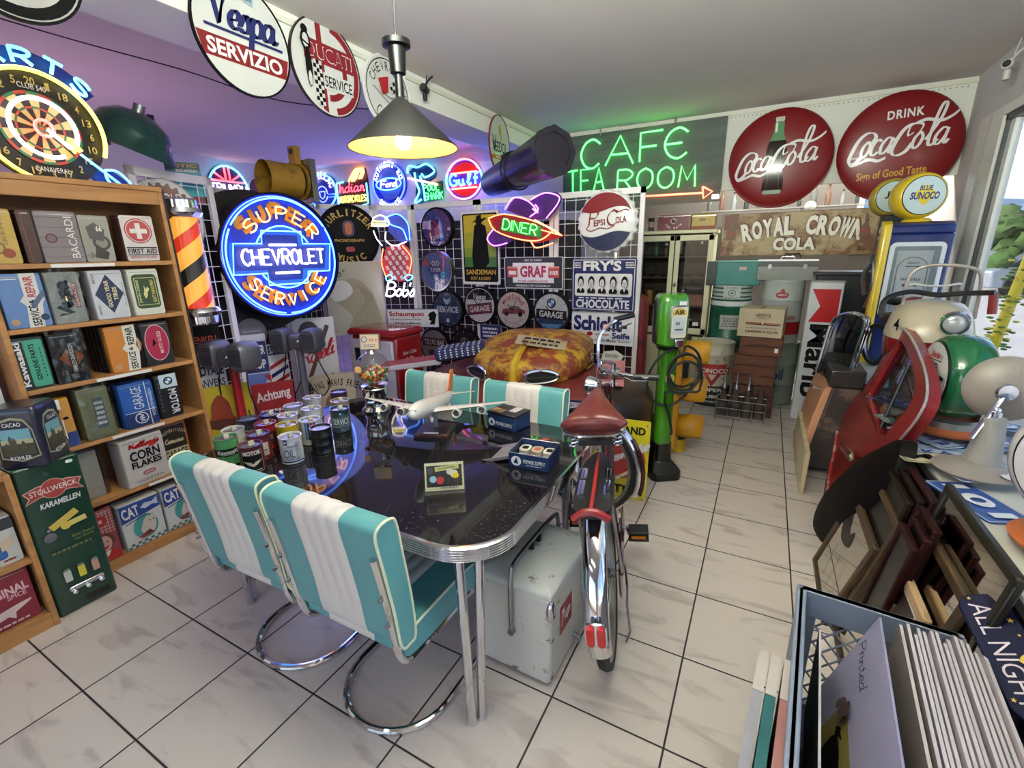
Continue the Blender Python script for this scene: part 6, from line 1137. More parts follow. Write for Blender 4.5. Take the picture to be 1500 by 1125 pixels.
def stripes(a, w, h):
    a.rect(0, .42*h, .9*w, .14*h, NAVY); a.text('SHOP', 0, .42*h, .7*w, .1*h, OFFW, .02)
    for i in range(7):
        z = .3-.13*i; a.poly([(-.46*w, (z-.12)*h), (.46*w, (z+.02)*h), (.46*w, (z-.04)*h), (-.46*w, (z-.18)*h)], (REDE, NAVY)[i % 2])
ps('tin_sign', 'tall sign of slanted red white and blue barber stripes', 'sign', (396, 548), (426, 545), (411, 505), (411, 600), ((-3.62, -2.12, 0), (.87, -.5, 0)), OFFW, stripes)
ps('enamel_sign', 'red warning sign with white slanted lettering behind the cans', 'sign', (372, 590), (432, 576), (402, 560), (402, 612), ((-3.45, -2.2, 0), (.87, -.5, 0)), mat('8c1c22', .35), lambda a, w, h: (a.text('Achtung', 0, .12*h, .84*w, .36*h, OFFW, .03, a=.1, shear=.1), a.scribble(0, -.28*h, .7*w, .12*h, OFFW, 1)))
ps('tin_sign', 'white cigar sign with red script and a big brown cigar', 'sign', (433, 515), (494, 508), (464, 466), (464, 562), Q3, mat('c6c2bc', .4), lambda a, w, h: (a.rect(.0, .0, w*.96, h*.97, mat('c6c2bc', .45), .01), a.line([(-.22*w, -.4*h), (.32*w, .36*h)], .1*w, mat('5a3418', .6)), a.line([(.28*w, .31*h), (.33*w, .38*h)], .1*w, mat('3a2a22')), [a.line(s, .018*w, REDE, 'lettering', (.016*w, .008*w)) for s in [[(u, v+.35*u) for u, v in s] for s in strokes('Rossli', -.4*w, -.14*h, .82*w, .24*h, .3, .25)]], [a.disc(x*w, z*h, .02*w, REDE) for x, z in ((-.2, .02), (-.12, .05))], a.text('Fr. 2.-', .28*w, -.4*h, .3*w, .09*h, BLKE, .01), a.poly([(p.x*w, p.y*h) for p in smooth([(-.42, .12, 0), (-.3, .4, 0), (-.05, .45, 0), (.1, .34, 0), (.0, .12, 0), (-.2, .05, 0)], 4, True)], mat('3a3230'))))
ps('tin_sign', 'cream arched tobacco sign behind the chrome sweets machine', 'sign', (462, 585), (524, 580), (494, 548), (494, 640), Q3b, mat('b0a288', .5), lambda a, w, h: (a.arctext("SMOKING MAN'S FRIEND", 0, -.35*h, .72*h, .11*h, BLKE, 125, 55, .7), a.disc(-.05*w, .0, .2*w, mat('7a5a40'), .2*h), a.disc(.2*w, -.1*h, .14*w, mat('8a7454'), .16*h), a.rect(0, -.35*h, .8*w, .14*h, mat('5a3a28'))))
# ---------------------------------------------------------------- drive-in speakers
SPK = mat('55545a', .45, .5, .15, 20); SPK2 = mat('6a6a72', .4, .6, .15, 20)
def speaker_pair(base, zt, post, label, m, hang, rot):
    t = T('drive_in_speaker', label, 'speaker', (base.x, base.y, 0), rot)
    b = B(post); b.cyl((0, 0, 0), (0, 0, zt), .03, .026, n=16); b.build('post', t); b = B(mat('3a3a3c', .5)); b.lathe([(0, 0), (.13, 0), (.13, .02), (.05, .05), (0, .05)], 28); b.build('base', t)
    b = B(m); b.rings([[(x, y_, zt+.02+z_) for y_, z_ in rrect(0, 0, .13*k, .12*k, .03*k)] for x, k in ((-.055, .7), (-.04, .95), (0, 1), (.04, .95), (.055, .7))]); b.sphere((0, 0, zt+.08), (.02, .02, .012), n=10, k=6); b.build('junction_box', t); b = B(CHROME); b.sphere((.03, -.05, zt+.03), .017, n=10, k=8); b.build('lamp', t)
    for s in (-1, 1):
        b = B(m); X = tr(s*.125, 0, zt+.03)@Matrix.Scale(1.25, 4)
        b.rings([[(u*k, y_, v*k+.015*(1-k)) for u, v in rrect(0, 0, .105, .15, .04, 5)] for y_, k in ((-.065, .86), (-.055, .97), (-.03, 1), (.02, 1), (.05, .9), (.06, .75))], X=X); o = b.build('speaker_box', t, .004)
        b = B(mat('2c2a2e', .6))
        for i in range(8): b.box((0, -.066, .04-.0115*i), (.075, .006, .005), X=X)
        b.build('grille', o)
        b = B(BLACK); b.tube(smooth([(s*.115, .0, zt-.05), (s*.13, -.02, zt-.2), (s*.15, .02, zt-.45), (s*.08, .04, zt-.6), (s*.03, .03, zt-.35)] if hang else [(s*.115, 0, zt-.05), (s*.16, .02, zt-.2), (s*.2, .03, zt-.32), (s*.12, .02, zt-.42), (s*.03, .0, zt-.3)], 6), .005, 6); b.build('cord', o)
    b = B(m); b.cyl((-.1, 0, zt+.0), (.1, 0, zt+.0), .012); b.build('hanger', t)
p = P(437, 500, y=-2.12); speaker_pair(p, p.z-.02, SPK2, 'grey pair of drive-in speakers on a grey post, beside the cigar sign', SPK, False, .35)
p = P(338, 520, y=-2.72); speaker_pair(p, p.z-.03, mat('8c141a', .3), 'grey pair of drive-in speakers on a red post, beside the bookcase', SPK2, True, .15)
# ---------------------------------------------------------------- on top of the panels
t = T('lamp_shade', 'dark green enamel lamp shade with black inside on top of the grid panel', 'lamp shade', P(192, 205, x=-3.6), (0, .42, .75))
b = B(mat('0f3a30', .15, 0, .15, 6, coat=.5)); b.lathe([(.03, .16), (.09, .15), (.16, .1), (.19, .04), (.2, .0), (.235, -.04), (.24, -.05)], 40, caps=(True, False)); b.build('shade', t, angle=60); b = B(mat('121216', .4)); b.lathe([(.24, -.051), (.19, .0), (.15, .09), (0, .14)], 40, caps=(False, True)); lab(b.build('shade_lining', t, angle=60), 'black inside'); b = B(STEEL); b.cyl((0, 0, .15), (0, 0, .2), .03); b.build('collar', t)
for px, py, lb in ((148, 172, 'white metal bracket with black tip behind the dart board sign'), (185, 178, 'white metal bracket with black tip above the green lamp shade')):
    t = T('metal_bracket', lb, 'bracket', P(px, py, x=-3.6)); b = B(mat('9a949c', .4)); b.tube([(0, 0, -.14), (0, 0, 0), (.03, .1, .03)], .018, 6); b.build('arm', t); b = B(BLACK); b.box((.035, .11, .032), (.03, .03, .04)); b.build('tip', t)
t = T('signal_lamp', 'yellow brown signal lamp can above the blue neon disc', 'signal lamp', P(418, 264, x=-3.75), .1)
YB = worn('8f6a1c', '6a4a18', .42, 6, .5); b = B(YB); b.cyl((-.02, -.17, 0), (-.01, .12, 0), .135, .125, n=36, caps=False); b.cyl((0, .12, 0), (0, .13, 0), .14, n=36); b.build('visor', t); b = B(BLACK); b.cyl((0, .1, 0), (0, .112, 0), .12, n=32); b.build('lens', t); b = B(STEEL); b.box((.0, .16, -.0), (.3, .05, .32)); b.build('back_plate', t); b = B(YB); b.bb((-.05, .08, .12), (.05, .13, .26)); b.cyl((0, .07, .22), (0, .14, .22), .02, m=BLACK); b.build('bracket', t, .004); b = B(STEEL); b.cyl((0, .16, -.15), (0, .16, -.45), .02); b.build('stem', t)
t.rotation_euler = (0, 0, -.12)
t = T('spotlight', 'large dark purple cylinder spotlight resting on the grid panels', 'spotlight', P(785, 243, y=-.15), 0)
PUR = mat('2a2038', .3, .6, .2, 7); A0, A1 = P(718, 270, y=.12), P(812, 222, y=-.62); L_ = A1-A0; t.location = A0+L_*.5; h_ = L_.length/2; t.rotation_euler = L_.to_track_quat('Z', 'Y').to_euler()
b = B(PUR); b.lathe([(.0, -h_), (.11, -h_), (.13, -h_+.05), (.175, h_*.6), (.19, h_), (.182, h_), (.165, h_*.55), (.0, h_*.5)], 48); b.build('housing', t, angle=30)
b = B(mat('3a3640', .35, .5)); b.lathe([(.192, h_-.03), (.2, h_-.03), (.2, h_+.015), (.15, h_+.015), (.15, h_-.0)], 8); b.build('front_frame', t); b = B(mat('101014', .08)); b.lathe([(.0, h_-.05), (.1, h_-.06), (.15, h_-.1)], 40, caps=False); b.build('lens', t)
b = B(BLACK); b.tube([(.17*math.cos(a), .17*math.sin(a), -.02) for a in [2*PI*i/24 for i in range(24)]], .008, 6, closed=True); b.box((0, .17, -.25), (.04, .06, .12)); b.build('strap', t)
# ================================================================ the back corner: cabinet, drums, crates, air pump, fuel pump
def drum(name, label, cat_, x, y, z, r, h, m, draw=None, ribs=(.33, .66), open_top=False, rot=None, m2=None, group=None):
    f = Vector((CAM.x-x, CAM.y-y)); rot = math.atan2(f.x, -f.y) if rot is None else rot
    t = T(name, label, cat_, (x, y, z), rot, group); b = B(m); pr = [(r-.012, 0), (r+.004, .004), (r+.004, .014), (r, .02)]
    for k in ribs: pr += [(r, h*k-.012), (r+.006, h*k-.004), (r+.006, h*k+.004), (r, h*k+.012)]
    pr += [(r, h-.02), (r+.004, h-.014), (r+.004, h)]
    if open_top: pr += [(r-.008, h), (r-.01, .03), (0, .03)]
    else: pr += [(r-.01, h), (r-.012, h-.015), (0, h-.015)]
    b.lathe([(0, 0)]+pr, 40); b.build('body', t, angle=50)
    if m2: b = B(m2); b.lathe([(r+.001, .0), (r+.0045, .004), (r+.0045, .014), (r+.0012, .021), (r+.0012, h*.33)], 40, caps=False); b.build('painted_band', t)
    if draw: a = Art(-.002, .0006); draw(a, r, h); a.build(t, mapf=on_cyl(r), maxe=.04)
    return t
LW = worn('bdb6a6', '6a5040', .34, 9, .5, '8a8070'); DG_ = worn('1f5a44', '2a3a30', .35, 8, .4); PALE = worn('8a9484', '5a5a4a', .35, 7, .5); WHD = worn('b4b8b4', '7a7a74', .32, 7, .4)
drum('oil_drum', 'white oil drum with a red triangle and dark green foot, open on top', 'drum', -.665, .73, 0, .185, .66, LW, lambda a, r, h: (a.poly([(-.8*r, .68*h), (.8*r, .68*h), (.0, .32*h)], mat('a03024', .4)), a.poly([(-.3*r, .55*h), (.3*r, .55*h), (0, .42*h)], mat('c4bcae', .4)), a.rect(0, .575*h, 1.9*r, .11*h, mat('a03024', .4)), a.text('CONOCO', 0, .575*h, 1.7*r, .075*h, OFFW, .04), a.rect(0, .17*h, 3.4*r, .3*h, mat('132420', .4)), a.text('SUPER', 0, .27*h, 1.2*r, .06*h, OFFW, .03), a.text('LUBE', 0, .165*h, .8*r, .05*h, OFFW, .03), a.text('ALL PURPOSE', 0, .08*h, 1.2*r, .035*h, OFFW, .02)), (.82,), True, m2=mat('132420', .4))
drum('oil_drum', 'tall green drum with a white paper label, behind the open white drum', 'drum', -.585, 1.12, 0, .2, 1.06, DG_, lambda a, r, h: (a.rect(0, .97*h, 3.6*r, .06*h, OFFW), a.rect(.1*r, .78*h, 1.1*r, .14*h, mat('b0b4ac')), a.scribble(.1*r, .78*h, .9*r, .1*h, GRY, 4)), (.3, .62, .93))
drum('oil_can', 'striped white and green pail on top of the tall green drum', 'can', -.585, 1.12, 1.06, .19, .145, mat('b8bab4', .4), lambda a, r, h: ([a.rect(0, z*h, 3.*r, .1*h, mat('24604a')) for z in (.2, .5, .8)], a.rect(0, .5*h, .85*r, .9*h, mat('b8bab4')), a.text('CITIES', 0, .84*h, .6*r, .14*h, mat('24604a'), .01), a.disc(0, .48*h, .24*h, mat('24604a')), a.disc(0, .48*h, .19*h, mat('b8bab4')), a.poly([(-.11*h, .42*h), (.11*h, .42*h), (0, .6*h)], mat('24604a')), a.text('SERVICE', 0, .12*h, .7*r, .14*h, mat('24604a'), .01)), ())
drum('oil_drum', 'pale green drum with big blue and red letters, under the white drum', 'drum', -.085, 1.09, 0, .19, .64, PALE, lambda a, r, h: (a.text('M', -.75*r, .5*h, .4*r, .18*h, mat('2a3a7a'), .03), a.text('o', -.35*r, .48*h, .3*r, .13*h, mat('9a2a24'), .04), a.text('bil', .15*r, .5*h, .5*r, .18*h, mat('2a3a7a'), .03)))
drum('oil_drum', 'white drum with a red oval emblem and red band, stacked on the pale green drum', 'drum', -.115, 1.09, .64, .19, .62, WHD, lambda a, r, h: (a.disc(.0, .78*h, .3*r, mat('a03030'), .05*h), a.disc(0, .83*h, .1*r, mat('a03030'), .05*h), a.text('AMOCO', 0, .78*h, .44*r, .03*h, OFFW, .02), a.rect(.5*r, .26*h, 1.6*r, .22*h, mat('b02a22', .4)), a.text('ENGINE', .45*r, .42*h, .6*r, .06*h, mat('b02a22'), .02)), (.36, .7))
t = T('storage_chest', 'teal metal chest on top of the striped pail', 'chest', (-.6, 1.12, 1.205), .0); b = B(mat('2f7a72', .4, 0, .2, 8)); b.box((.06, 0, .12), (.42, .28, .24)); b.build('body', t, .008); b = B(mat('1c2b2b', .4)); b.box((-.19, 0, .12), (.1, .285, .245)); b.build('end_panel', t, .006); b = B(mat('b8a8a0')); b.box((.1, -.143, .17), (.07, .004, .035)); b.build('label', t)
b = B(mat('2f7a72', .4)); b.box((.06, 0, .236), (.43, .29, .012)); b.build('lid', t, .003)
t = T('tool_box', 'grey metal tool box with rounded lid on top of the white drum', 'tool box', (-.11, 1.09, 1.26), 0); b = B(mat('7c7d78', .45, .3, .15, 9)); b.box((0, 0, .07), (.52, .24, .14)); b.build('body', t, .006); b = B(mat('6a6b68', .45, .3)); b.rings([[(x, y_, z_) for y_, z_ in ((-.12, .14), (-.1, .185), (-.04, .2), (.04, .2), (.1, .185), (.12, .14))] for x in (-.262, .262)]); b.build('lid', t, .004); b = B(STEEL); b.tube([(-.06, -.0, .2), (-.05, 0, .225), (.05, 0, .225), (.06, 0, .2)], .005, 6); b.build('handle', t)
for x in (-.15, .15): b = B(STEEL); b.box((x, -.123, .135), (.03, .01, .04)); b.build('latch', t)
t = T('steel_cabinet', 'black cabinet behind the chevron light box', 'cabinet', (.34, 1.05, 0)); b = B(mat('15171b', .4)); b.box((0, 0, .66), (.4, .4, 1.32)); b.build('body', t, .006); b = B(mat('1f2228', .4)); b.box((0, 0, 1.335), (.46, .42, .03)); b.build('lid', t, .004)
# long rusty cola sign
RUSTY = worn('a8926a', '70421e', .5, 3.2, .5, '8a6a40')
t = T('tin_sign', 'long rusty cream cola sign with embossed white lettering', 'sign', P(1165, 342, y=1.02), 0); t.rotation_euler = (-.03, 0, 0)
w, h = 1.31, .4; pan(t, w, h, RUSTY, r=.01, th=.02, rim=worn('7a5a3a', '4a3020', .5, 8), rimw=.004); a = Art(-.001); SH = mat('521c14', .5); LT = mat('e6dfd0', .5)
a.rect(-.44*w, .3*h, .1*w, .36*h, worn('8a2a20', '6a3a24', .5, 6)); R2 = .95
def arcrow(s, x0, x1, zc, sag, hh, dx, m):
    n = len(s)
    for i, ch in enumerate(s):
        if ch == ' ': continue
        u = (i+.5)/n; x = x0+(x1-x0)*u; k = 2*u-1; a.text(ch, x+dx, zc-sag*k*k+dx, (x1-x0)/n*.95, hh, m, .05, a=-sag*4*k/(x1-x0)); a.n -= .95
    a.n += 2
for dx, m_ in ((.012, SH), (.006, SH), (0, LT)):
    arcrow('ROYAL CROWN', -.36*w, .41*w, .19*h, .17*h, .44*h, dx, m_); a.text('COLA', .0*w+dx, -.24*h+dx, .27*w, .3*h, m_, .045)
a.text('DRINK', -.33*w, .42*h, .09*w, .06*h, mat('6a5a3a'), .01, .2); a.scribble(.05*w, .0, .08*w, .02*h, SH, 1)
for x in (-.43*w, .415*w):
    a.poly([(x+u*w, v*h) for u, v in ((-.008, .38), (.008, .38), (.01, .2), (.03, .06), (.03, -.12), (-.03, -.12), (-.03, .06), (-.01, .2))], mat('6a4a30', .5)); a.rect(x, .02*h, .05*w, .1*h, mat('8a3024')); a.text('BIG', x, -.36*h, .05*w, .1*h, SH, .02)
a.build(t)
b = B(BLACK); b.tube([(-.07, -.03, -.22), (-.06, -.04, -.19), (.06, -.04, -.19), (.07, -.03, -.22)], .006, 6); b.build('hanging_loop', t)
# --- glazed cabinet
CBK = mat('3c3022', .6); t = T('glass_cabinet', 'cream wooden cabinet with two glazed doors', 'cabinet', (-1.19, 1.0, 0)); CRM2 = mat('d2cba8', .45, 0, .08, 5)
b = B(CRM2); b.bb((-.39, .02, 0), (-.37, .34, 1.76)); b.bb((.37, .02, 0), (.39, .34, 1.76)); b.bb((-.39, .02, 0), (.39, .34, .06)); b.bb((-.39, .02, .6), (.39, .34, .63)); b.build('carcass', t, .003)
b = B(CRM2); b.bb((-.41, .0, 1.735), (.41, .35, 1.77)); b.build('top', t, .006)
b = B(CBK); b.bb((-.372, .31, 0), (.372, .34, 1.74)); b.bb((-.372, .03, 0), (-.366, .31, 1.74)); b.bb((.366, .03, 0), (.372, .31, 1.74)); b.build('lining', t)
for z in (.97, 1.28, 1.5): b = B(mat('5a4c38', .5)); b.bb((-.37, .03, z-.012), (.37, .32, z)); b.build('shelf', t)
for s in (-1, 1):
    b = B(CRM2)
    for a_ in (((s*.005, 0, .66), (s*.055, .02, 1.72)), ((s*.335, 0, .66), (s*.388, .02, 1.72)), ((s*.005, 0, 1.66), (s*.388, .02, 1.72)), ((s*.005, 0, .66), (s*.388, .02, .73))): b.bb(*a_)
    d = b.build('door', t, .005); b = B(glass(alpha=.16)); b.bb((s*.05, .008, .72), (s*.34, .012, 1.67)); b.build('glass_pane', d)
    b = B(CRM2); b.bb((s*.005, 0, .07), (s*.388, .02, .63)); b.build('lower_door', t, .005)
b = B(STEEL); b.box((.03, -.008, 1.2), (.02, .012, .05)); b.sphere((.03, -.025, 1.2), .014, n=12, k=8); b.build('lock', t); b = B(OFFW); b.box((.28, -.003, .78), (.06, .003, .04)); b.build('price_tag', t)
def jar(label, x, y, z, r, h, m, lidm, lid=True, kind='jar'):
    t = T('glass_jar', label, kind, (x, y, z), 0, 'jars in the glazed cabinet'); b = B(m); b.lathe([(0, 0), (r, 0), (r, h*.8), (r*.75, h*.9), (r*.75, h)], 18); b.build('body', t, .002)
    if lid: b = B(lidm); b.lathe([(0, h), (r*.8, h), (r*.8, h+.025), (0, h+.025)], 18); b.build('lid', t)
for lb, x, z, r, h, m, lm in (('green bottle jar on the upper cabinet shelf', -1.41, 1.5, .04, .14, mat('2c5a3a', .2), BLACK), ('brown jar on the upper cabinet shelf', -1.3, 1.5, .045, .12, mat('4a3424', .3), STEEL), ('tall clear jar with red label beside the door post', -1.1, 1.5, .04, .14, glass(alpha=.35), RED), ('wide clear storage jar in the upper shelf corner', -.93, 1.5, .055, .13, glass(alpha=.35), STEEL), ('dark bowl like dish on the middle cabinet shelf', -.98, 1.28, .1, .035, mat('2a1c18', .4), None), ('dark dish on the middle shelf behind the left pane', -1.38, 1.28, .09, .03, mat('33241a', .4), None), ('brown tin on the lower cabinet shelf', -1.35, .97, .05, .13, mat('4a2c1e', .4), BLACK), ('grey flask with a pale label on the lower cabinet shelf', -1.09, .97, .045, .15, mat('5a6a6a', .3), STEEL), ('small dark jar below the lower cabinet shelf', -.95, .63, .05, .13, mat('3a2a26', .4), BLACK), ('ochre jar beside the cabinet lock', -1.46, .97, .045, .16, mat('a8802c', .4), BLACK)):
    jar(lb.replace('left pane', 'first pane'), x, 1.15, z, r, h, m, lm, lm is not None, 'dish' if lm is None else 'jar')
t = T('carton', 'salmon pink carton on the lower cabinet shelf', 'box', (-.94, 1.13, .97)); b = B(mat('a06a58', .5)); b.box((0, 0, .06), (.14, .1, .12)); b.build('body', t, .003); b = B(mat('8a5444', .5)); b.box((0, 0, .121), (.142, .102, .01)); b.build('lid', t, .002)
def topbox(name, label, cat_, l, r, zt, m, draw, y=1.1, d=.14):
    a0, a1 = P(*l, y=y-d/2), P(*r, y=y-d/2); t = T(name, label, cat_, ((a0.x+a1.x)/2, y, 1.77)); w = a1.x-a0.x; h = zt-1.77; b = B(m); b.box((0, 0, h/2), (w, d, h)); b.build('body', t, .012); b = B(STEEL); b.box((0, 0, h*.86), (w+.003, d+.003, .006)); b.build('lid_seam', t); a = Art(-d/2-.0005); draw(a, w, h); a.build(t)
topbox('tea_tin', 'dark red tea tin with a white edge on top of the cream cabinet', 'tin', (963, 320), (1012, 318), 1.94, mat('a89a84', .4), lambda a, w, h: (a.rect(0, h/2, .94*w, .92*h, mat('6a1424', .4)), a.text('Julius Meinl', 0, .84*h, .6*w, .08*h, OFFW, .01), a.disc(0, .56*h, .18*h, mat('c0b4a8')), a.poly([(-.02, .45*h), (.03, .45*h), (.02, .62*h), (-.02, .7*h)], mat('3a1014')), a.arctext('Tea Bags', 0, .75*h, .6*h, .12*h, OFFW, 222, 318, .7, True)))
topbox('tea_tin', 'yellow tin with a red lower band on top of the cream cabinet', 'tin', (1013, 320), (1049, 318), 1.93, mat('a8882c', .4), lambda a, w, h: (a.disc(-.05*w, .62*h, .14*w, mat('4a3a14'), .07*h), a.text('MEINL', -.05*w, .62*h, .2*w, .06*h, mat('a8882c')), a.rect(0, .12*h, w, .22*h, mat('8a3a1c'))))
drum('drinks_can', 'small dark can with pale print on top of the cream cabinet', 'can', -1.47, 1.06, 1.77, .033, .14, mat('3a3432', .3), lambda a, r, h: (a.rect(0, .5*h, 1.6*r, .4*h, mat('a8a09a')), a.scribble(0, .5*h, 1.3*r, .3*h, REDE, 3)), ())
t = T('instrument_case', 'black case with a small dial, in front of the cream cabinet foot', 'case', (-1.05, .85, 0)); b = B(mat('1c1e20', .5)); b.box((0, 0, .34), (.24, .2, .68)); b.build('body', t, .008); b = B(GRY)
for i in range(3):
    for j in range(3): b.box((-.06+.04*i, -.102, .5+.04*j), (.02, .004, .02))
b.build('button_grille', t)
t = T('post_box', 'worn red rounded metal box behind the end of the grid panel', 'box', (-1.47, .45, 0)); b = B(worn('8a2424', '5a1a18', .4, 6)); b.rings([[(x, y_, z) for x, y_ in rrect(0, 0, .3*k, .26*k, .06, 4)] for z, k in ((0, 1), (1.02, 1), (1.1, .9), (1.14, .6))]); b.build('body', t); b = B(mat('a88a3a', .4)); b.box((0, -.12, 1.2), (.1, .04, .12)); b.build('top_plate', t)
# --- crates and carton
CRT = wood('4a2616', '6a3a20', 2.5, 'X', .6); CRT2 = wood('3a1e14', '5a301c', 2.5, 'X', .6)
def crate(label, z, h, dx, rot, m):
    t = T('wooden_crate', label, 'crate', (-.27+dx, .56, z), rot); w, d = .34, .3
    n = max(2, round(h/.09))
    for nm, y in (('front_panel', -d/2), ('back_panel', d/2)):
        b = B(m)
        for i in range(n): b.box((0, y, h*(i+.5)/n), (w, .014, h/n-.006))
        b.build(nm, t, .002)
    for x in (-w/2, w/2): b = B(m); b.box((x, 0, h/2), (.018, d+.014, h)); b.build('end_panel', t, .002)
    b = B(m); b.box((0, 0, h-.01), (w-.02, d-.02, .012)); b.build('lid', t); return t
crate('dark wooden crate at the foot of the crate stack', 0, .31, .0, .02, CRT2); t = crate('brown wooden crate with worn branding, second in the stack', .31, .29, -.01, -.02, CRT); a = Art(-.158); a.text('TEXACO', 0, .2, .16, .04, mat('3a1a10'), .01); a.disc(0, .1, .05, mat('5a3018')); a.build(t)
t = crate('reddish wooden crate under the cardboard carton', .6, .18, .015, .03, CRT); a = Art(-.158); a.scribble(-.03, .1, .2, .05, mat('3a1a10'), 1); a.build(t); b = B(OFFW); b.box((.13, -.16, .06), (.03, .003, .04)); b.build('price_tag', t)
t = T('cardboard_carton', 'cream cardboard oil carton with a black and red stripe', 'carton', (-.265, .54, .78), -.1); CBD = mat('b8a88a', .8, 0, .12, 7); b = B(CBD); b.box((0, 0, .13), (.37, .3, .26)); b.build('body', t, .004); b = B(mat('9a8a6c', .8)); b.box((0, 0, .262), (.03, .29, .003)); lab(b.build('tape', t), 'brown tape over the lid')
a = Art(-.1508); a.text('VEEDOL', .02, .2, .13, .032, BLKE, .01); a.scribble(.02, .172, .1, .012, GRY, 1); a.rect(.02, .13, .28, .008, REDE); a.rect(.02, .118, .28, .008, BLKE); a.poly([(.0, .145), (.04, .145), (.02, .1)], CBD); a.line([(-.0, .14), (.02, .105), (.04, .14)], .006, REDE); a.scribble(.02, .085, .26, .012, GRY, 1); a.text('6 KANNEN A 2,5 LTR.', .02, .05, .27, .024, BLKE, .02); a.build(t)
# --- bottle carrier
t = T('bottle_carrier', 'low wire carrier on the floor holding oil bottles', 'carrier', (-.355, .3, 0)); b = B(STEEL)
for z in (.03, .11, .19): b.tube([(-.21, -.09, z), (.21, -.09, z), (.21, .09, z), (-.21, .09, z)], .004, 6, closed=True)
for x in (-.21, -.105, 0, .105, .21):
    for y in (-.09, .09): b.tube([(x, y, 0), (x, y, .19)], .004, 6)
b.build('wire_frame', t); b = B(STEEL); b.tube([(-.1, 0, .19), (-.1, 0, .36), (.1, 0, .36), (.1, 0, .19)], .005, 6); b.build('handle', t)
for i, lb in enumerate(('glass oil bottle with a tall spout, first in the carrier beside the open drum', 'glass oil bottle with a tall spout, second in the carrier', 'glass oil bottle with a tall spout, third in the carrier', 'glass oil bottle without a spout at the crate end of the carrier')):
    t = T('oil_bottle', lb, 'bottle', (-.355+(-.1575+.105*i), .3, .012), 0, 'oil bottles in the wire carrier'); b = B(mat('5a4a44', .12, 0, .2, alpha=.75)); b.lathe([(0, 0), (.046, 0), (.047, .12), (.03, .2), (.02, .26), (.02, .28)], 18); b.build('glass_body', t)
    if i < 3: b = B(STEEL); b.lathe([(0, .275), (.026, .275), (.022, .3), (.009, .32), (.005, .43), (0, .43)], 14); b.build('spout', t)
# --- chevron light box
t = T('light_box_sign', 'tall white light box with a red chevron and sideways black lettering', 'sign', (.2, .5, 0), 0); b = B(mat('c8c8c8', .35)); b.box((0, .05, .64), (.25, .11, 1.28)); b.build('case', t, .012); a = Art(-.0065)
a.poly([(.105, 1.22), (.105, .93), (-.105, .93), (-.03, 1.07), (-.105, 1.22)][::-1], mat('b0181c', .3)); a.text('Marlb', -.0, .57, .68, .17, BLKE, .03, a=-V90); a.build(t); b = B(STEEL); b.box((0, .05, 1.284), (.255, .115, .012)); b.build('edge_trim', t)
# --- green air pump
GRP = mat('3a7c14', .2, 0, .08, 5, coat=.6); pr_ = P(975, 690, z=0); ax, ay = -.815, -1.19
t = T('air_pump', 'bright green garage air pump with a coiled black hose', 'air pump', (ax, ay, 0), .62)
b = B(mat('0c0d0c', .25, coat=.3)); b.rings([[(x, y_, z) for x, y_ in rrect(0, dy, w, d, .05, 4)] for z, w, d, dy in ((0, .22, .26, -.02), (.06, .22, .26, -.02), (.085, .19, .21, -.01), (.12, .14, .15, 0), (.25, .13, .13, 0))]); b.build('base', t, .004)
b = B(GRP); b.rings([[(x, y_, z) for x, y_ in rrect(0, 0, .115, .115, .04, 5)] for z in (.24, .98)]); b.build('column', t)
b = B(GRP); b.rings([[(x*k, y_*k2, z) for x, y_ in rrect(0, 0, .2, .19, .06, 6)] for z, k, k2 in ((.955, .85, .85), (.975, 1, 1), (1.12, 1.05, 1.05), (1.25, 1, 1), (1.285, .93, .9), (1.3, .8, .75))]); b.build('head', t, .004)
b = B(BLACK); b.rings([[(-.104, y_, z) for y_, z in rrect(0, 1.12, .045, .3, .02, 4)], [(-.112, y_, z) for y_, z in rrect(0, 1.12, .04, .29, .018, 4)]]); lab(b.build('side_band', t), 'black band down the side'); b = B(BLACK); b.lathe([(.0, .93), (.075, .93), (.08, .945), (.08, .96), (0, .96)], 24); b.build('neck_ring', t)
b = B(CHROME); b.prism(rrect(.01, 1.12, .12, .22, .02, 5), -.09, -.104); b.build('panel_frame', t, .003)
a = Art(-.105); a.rect(.01, 1.12, .105, .2, mat('c8c4b0', .4), .014); a.poly([(.01-.048, 1.17), (.01+.048, 1.17)]+arc(.01, 1.18, .048, 0, 180, 12, .035), mat('c0a040', .4)); a.text('AIR', .01, 1.187, .07, .03, BLKE, .03); a.rect(.01, 1.1, .085, .11, mat('b8c0c0', .2)); a.text('80', .0, 1.115, .03, .02, BLKE, .01); a.scribble(.01, 1.075, .06, .02, BLKE, 1); a.build(t)
b = B(OFFW); b.box((.03, -.104, 1.245), (.05, .004, .025)); b.build('sticker', t, .001); b = B(CHROME); b.box((.02, -.1, .985), (.06, .03, .05)); b.build('hose_outlet', t, .006)
b = B(mat('121412', .4)); pts = [(.02, -.1, .96), (.04, -.13, .9)]
for i in range(60): q = i*.36; pts.append((.07+.115*math.sin(q)+.01*math.sin(q*.31), -.1-.0008*i, .82+.125*math.cos(q)-.0012*i+.015*math.cos(q*.5)))
pts += [(-.06, -.13, .66), (-.02, -.12, .5), (.02, -.1, .38), (.03, -.09, .33)]; b.tube(smooth(pts, 2), .0085, 8); b.build('hose', t); b = B(mat('121412', .4)); b.tube(smooth([(.0, -.09, .94), (-.1, -.1, .9), (-.17, -.08, .75), (-.13, -.08, .6), (-.02, -.1, .55), (.1, -.1, .62), (.17, -.09, .74)], 6), .0085, 8); b.build('hose', t); b = B(mat('c9a040', .3, .6)); b.cyl((.03, -.09, .34), (.035, -.09, .29), .009); b.build('nozzle', t)
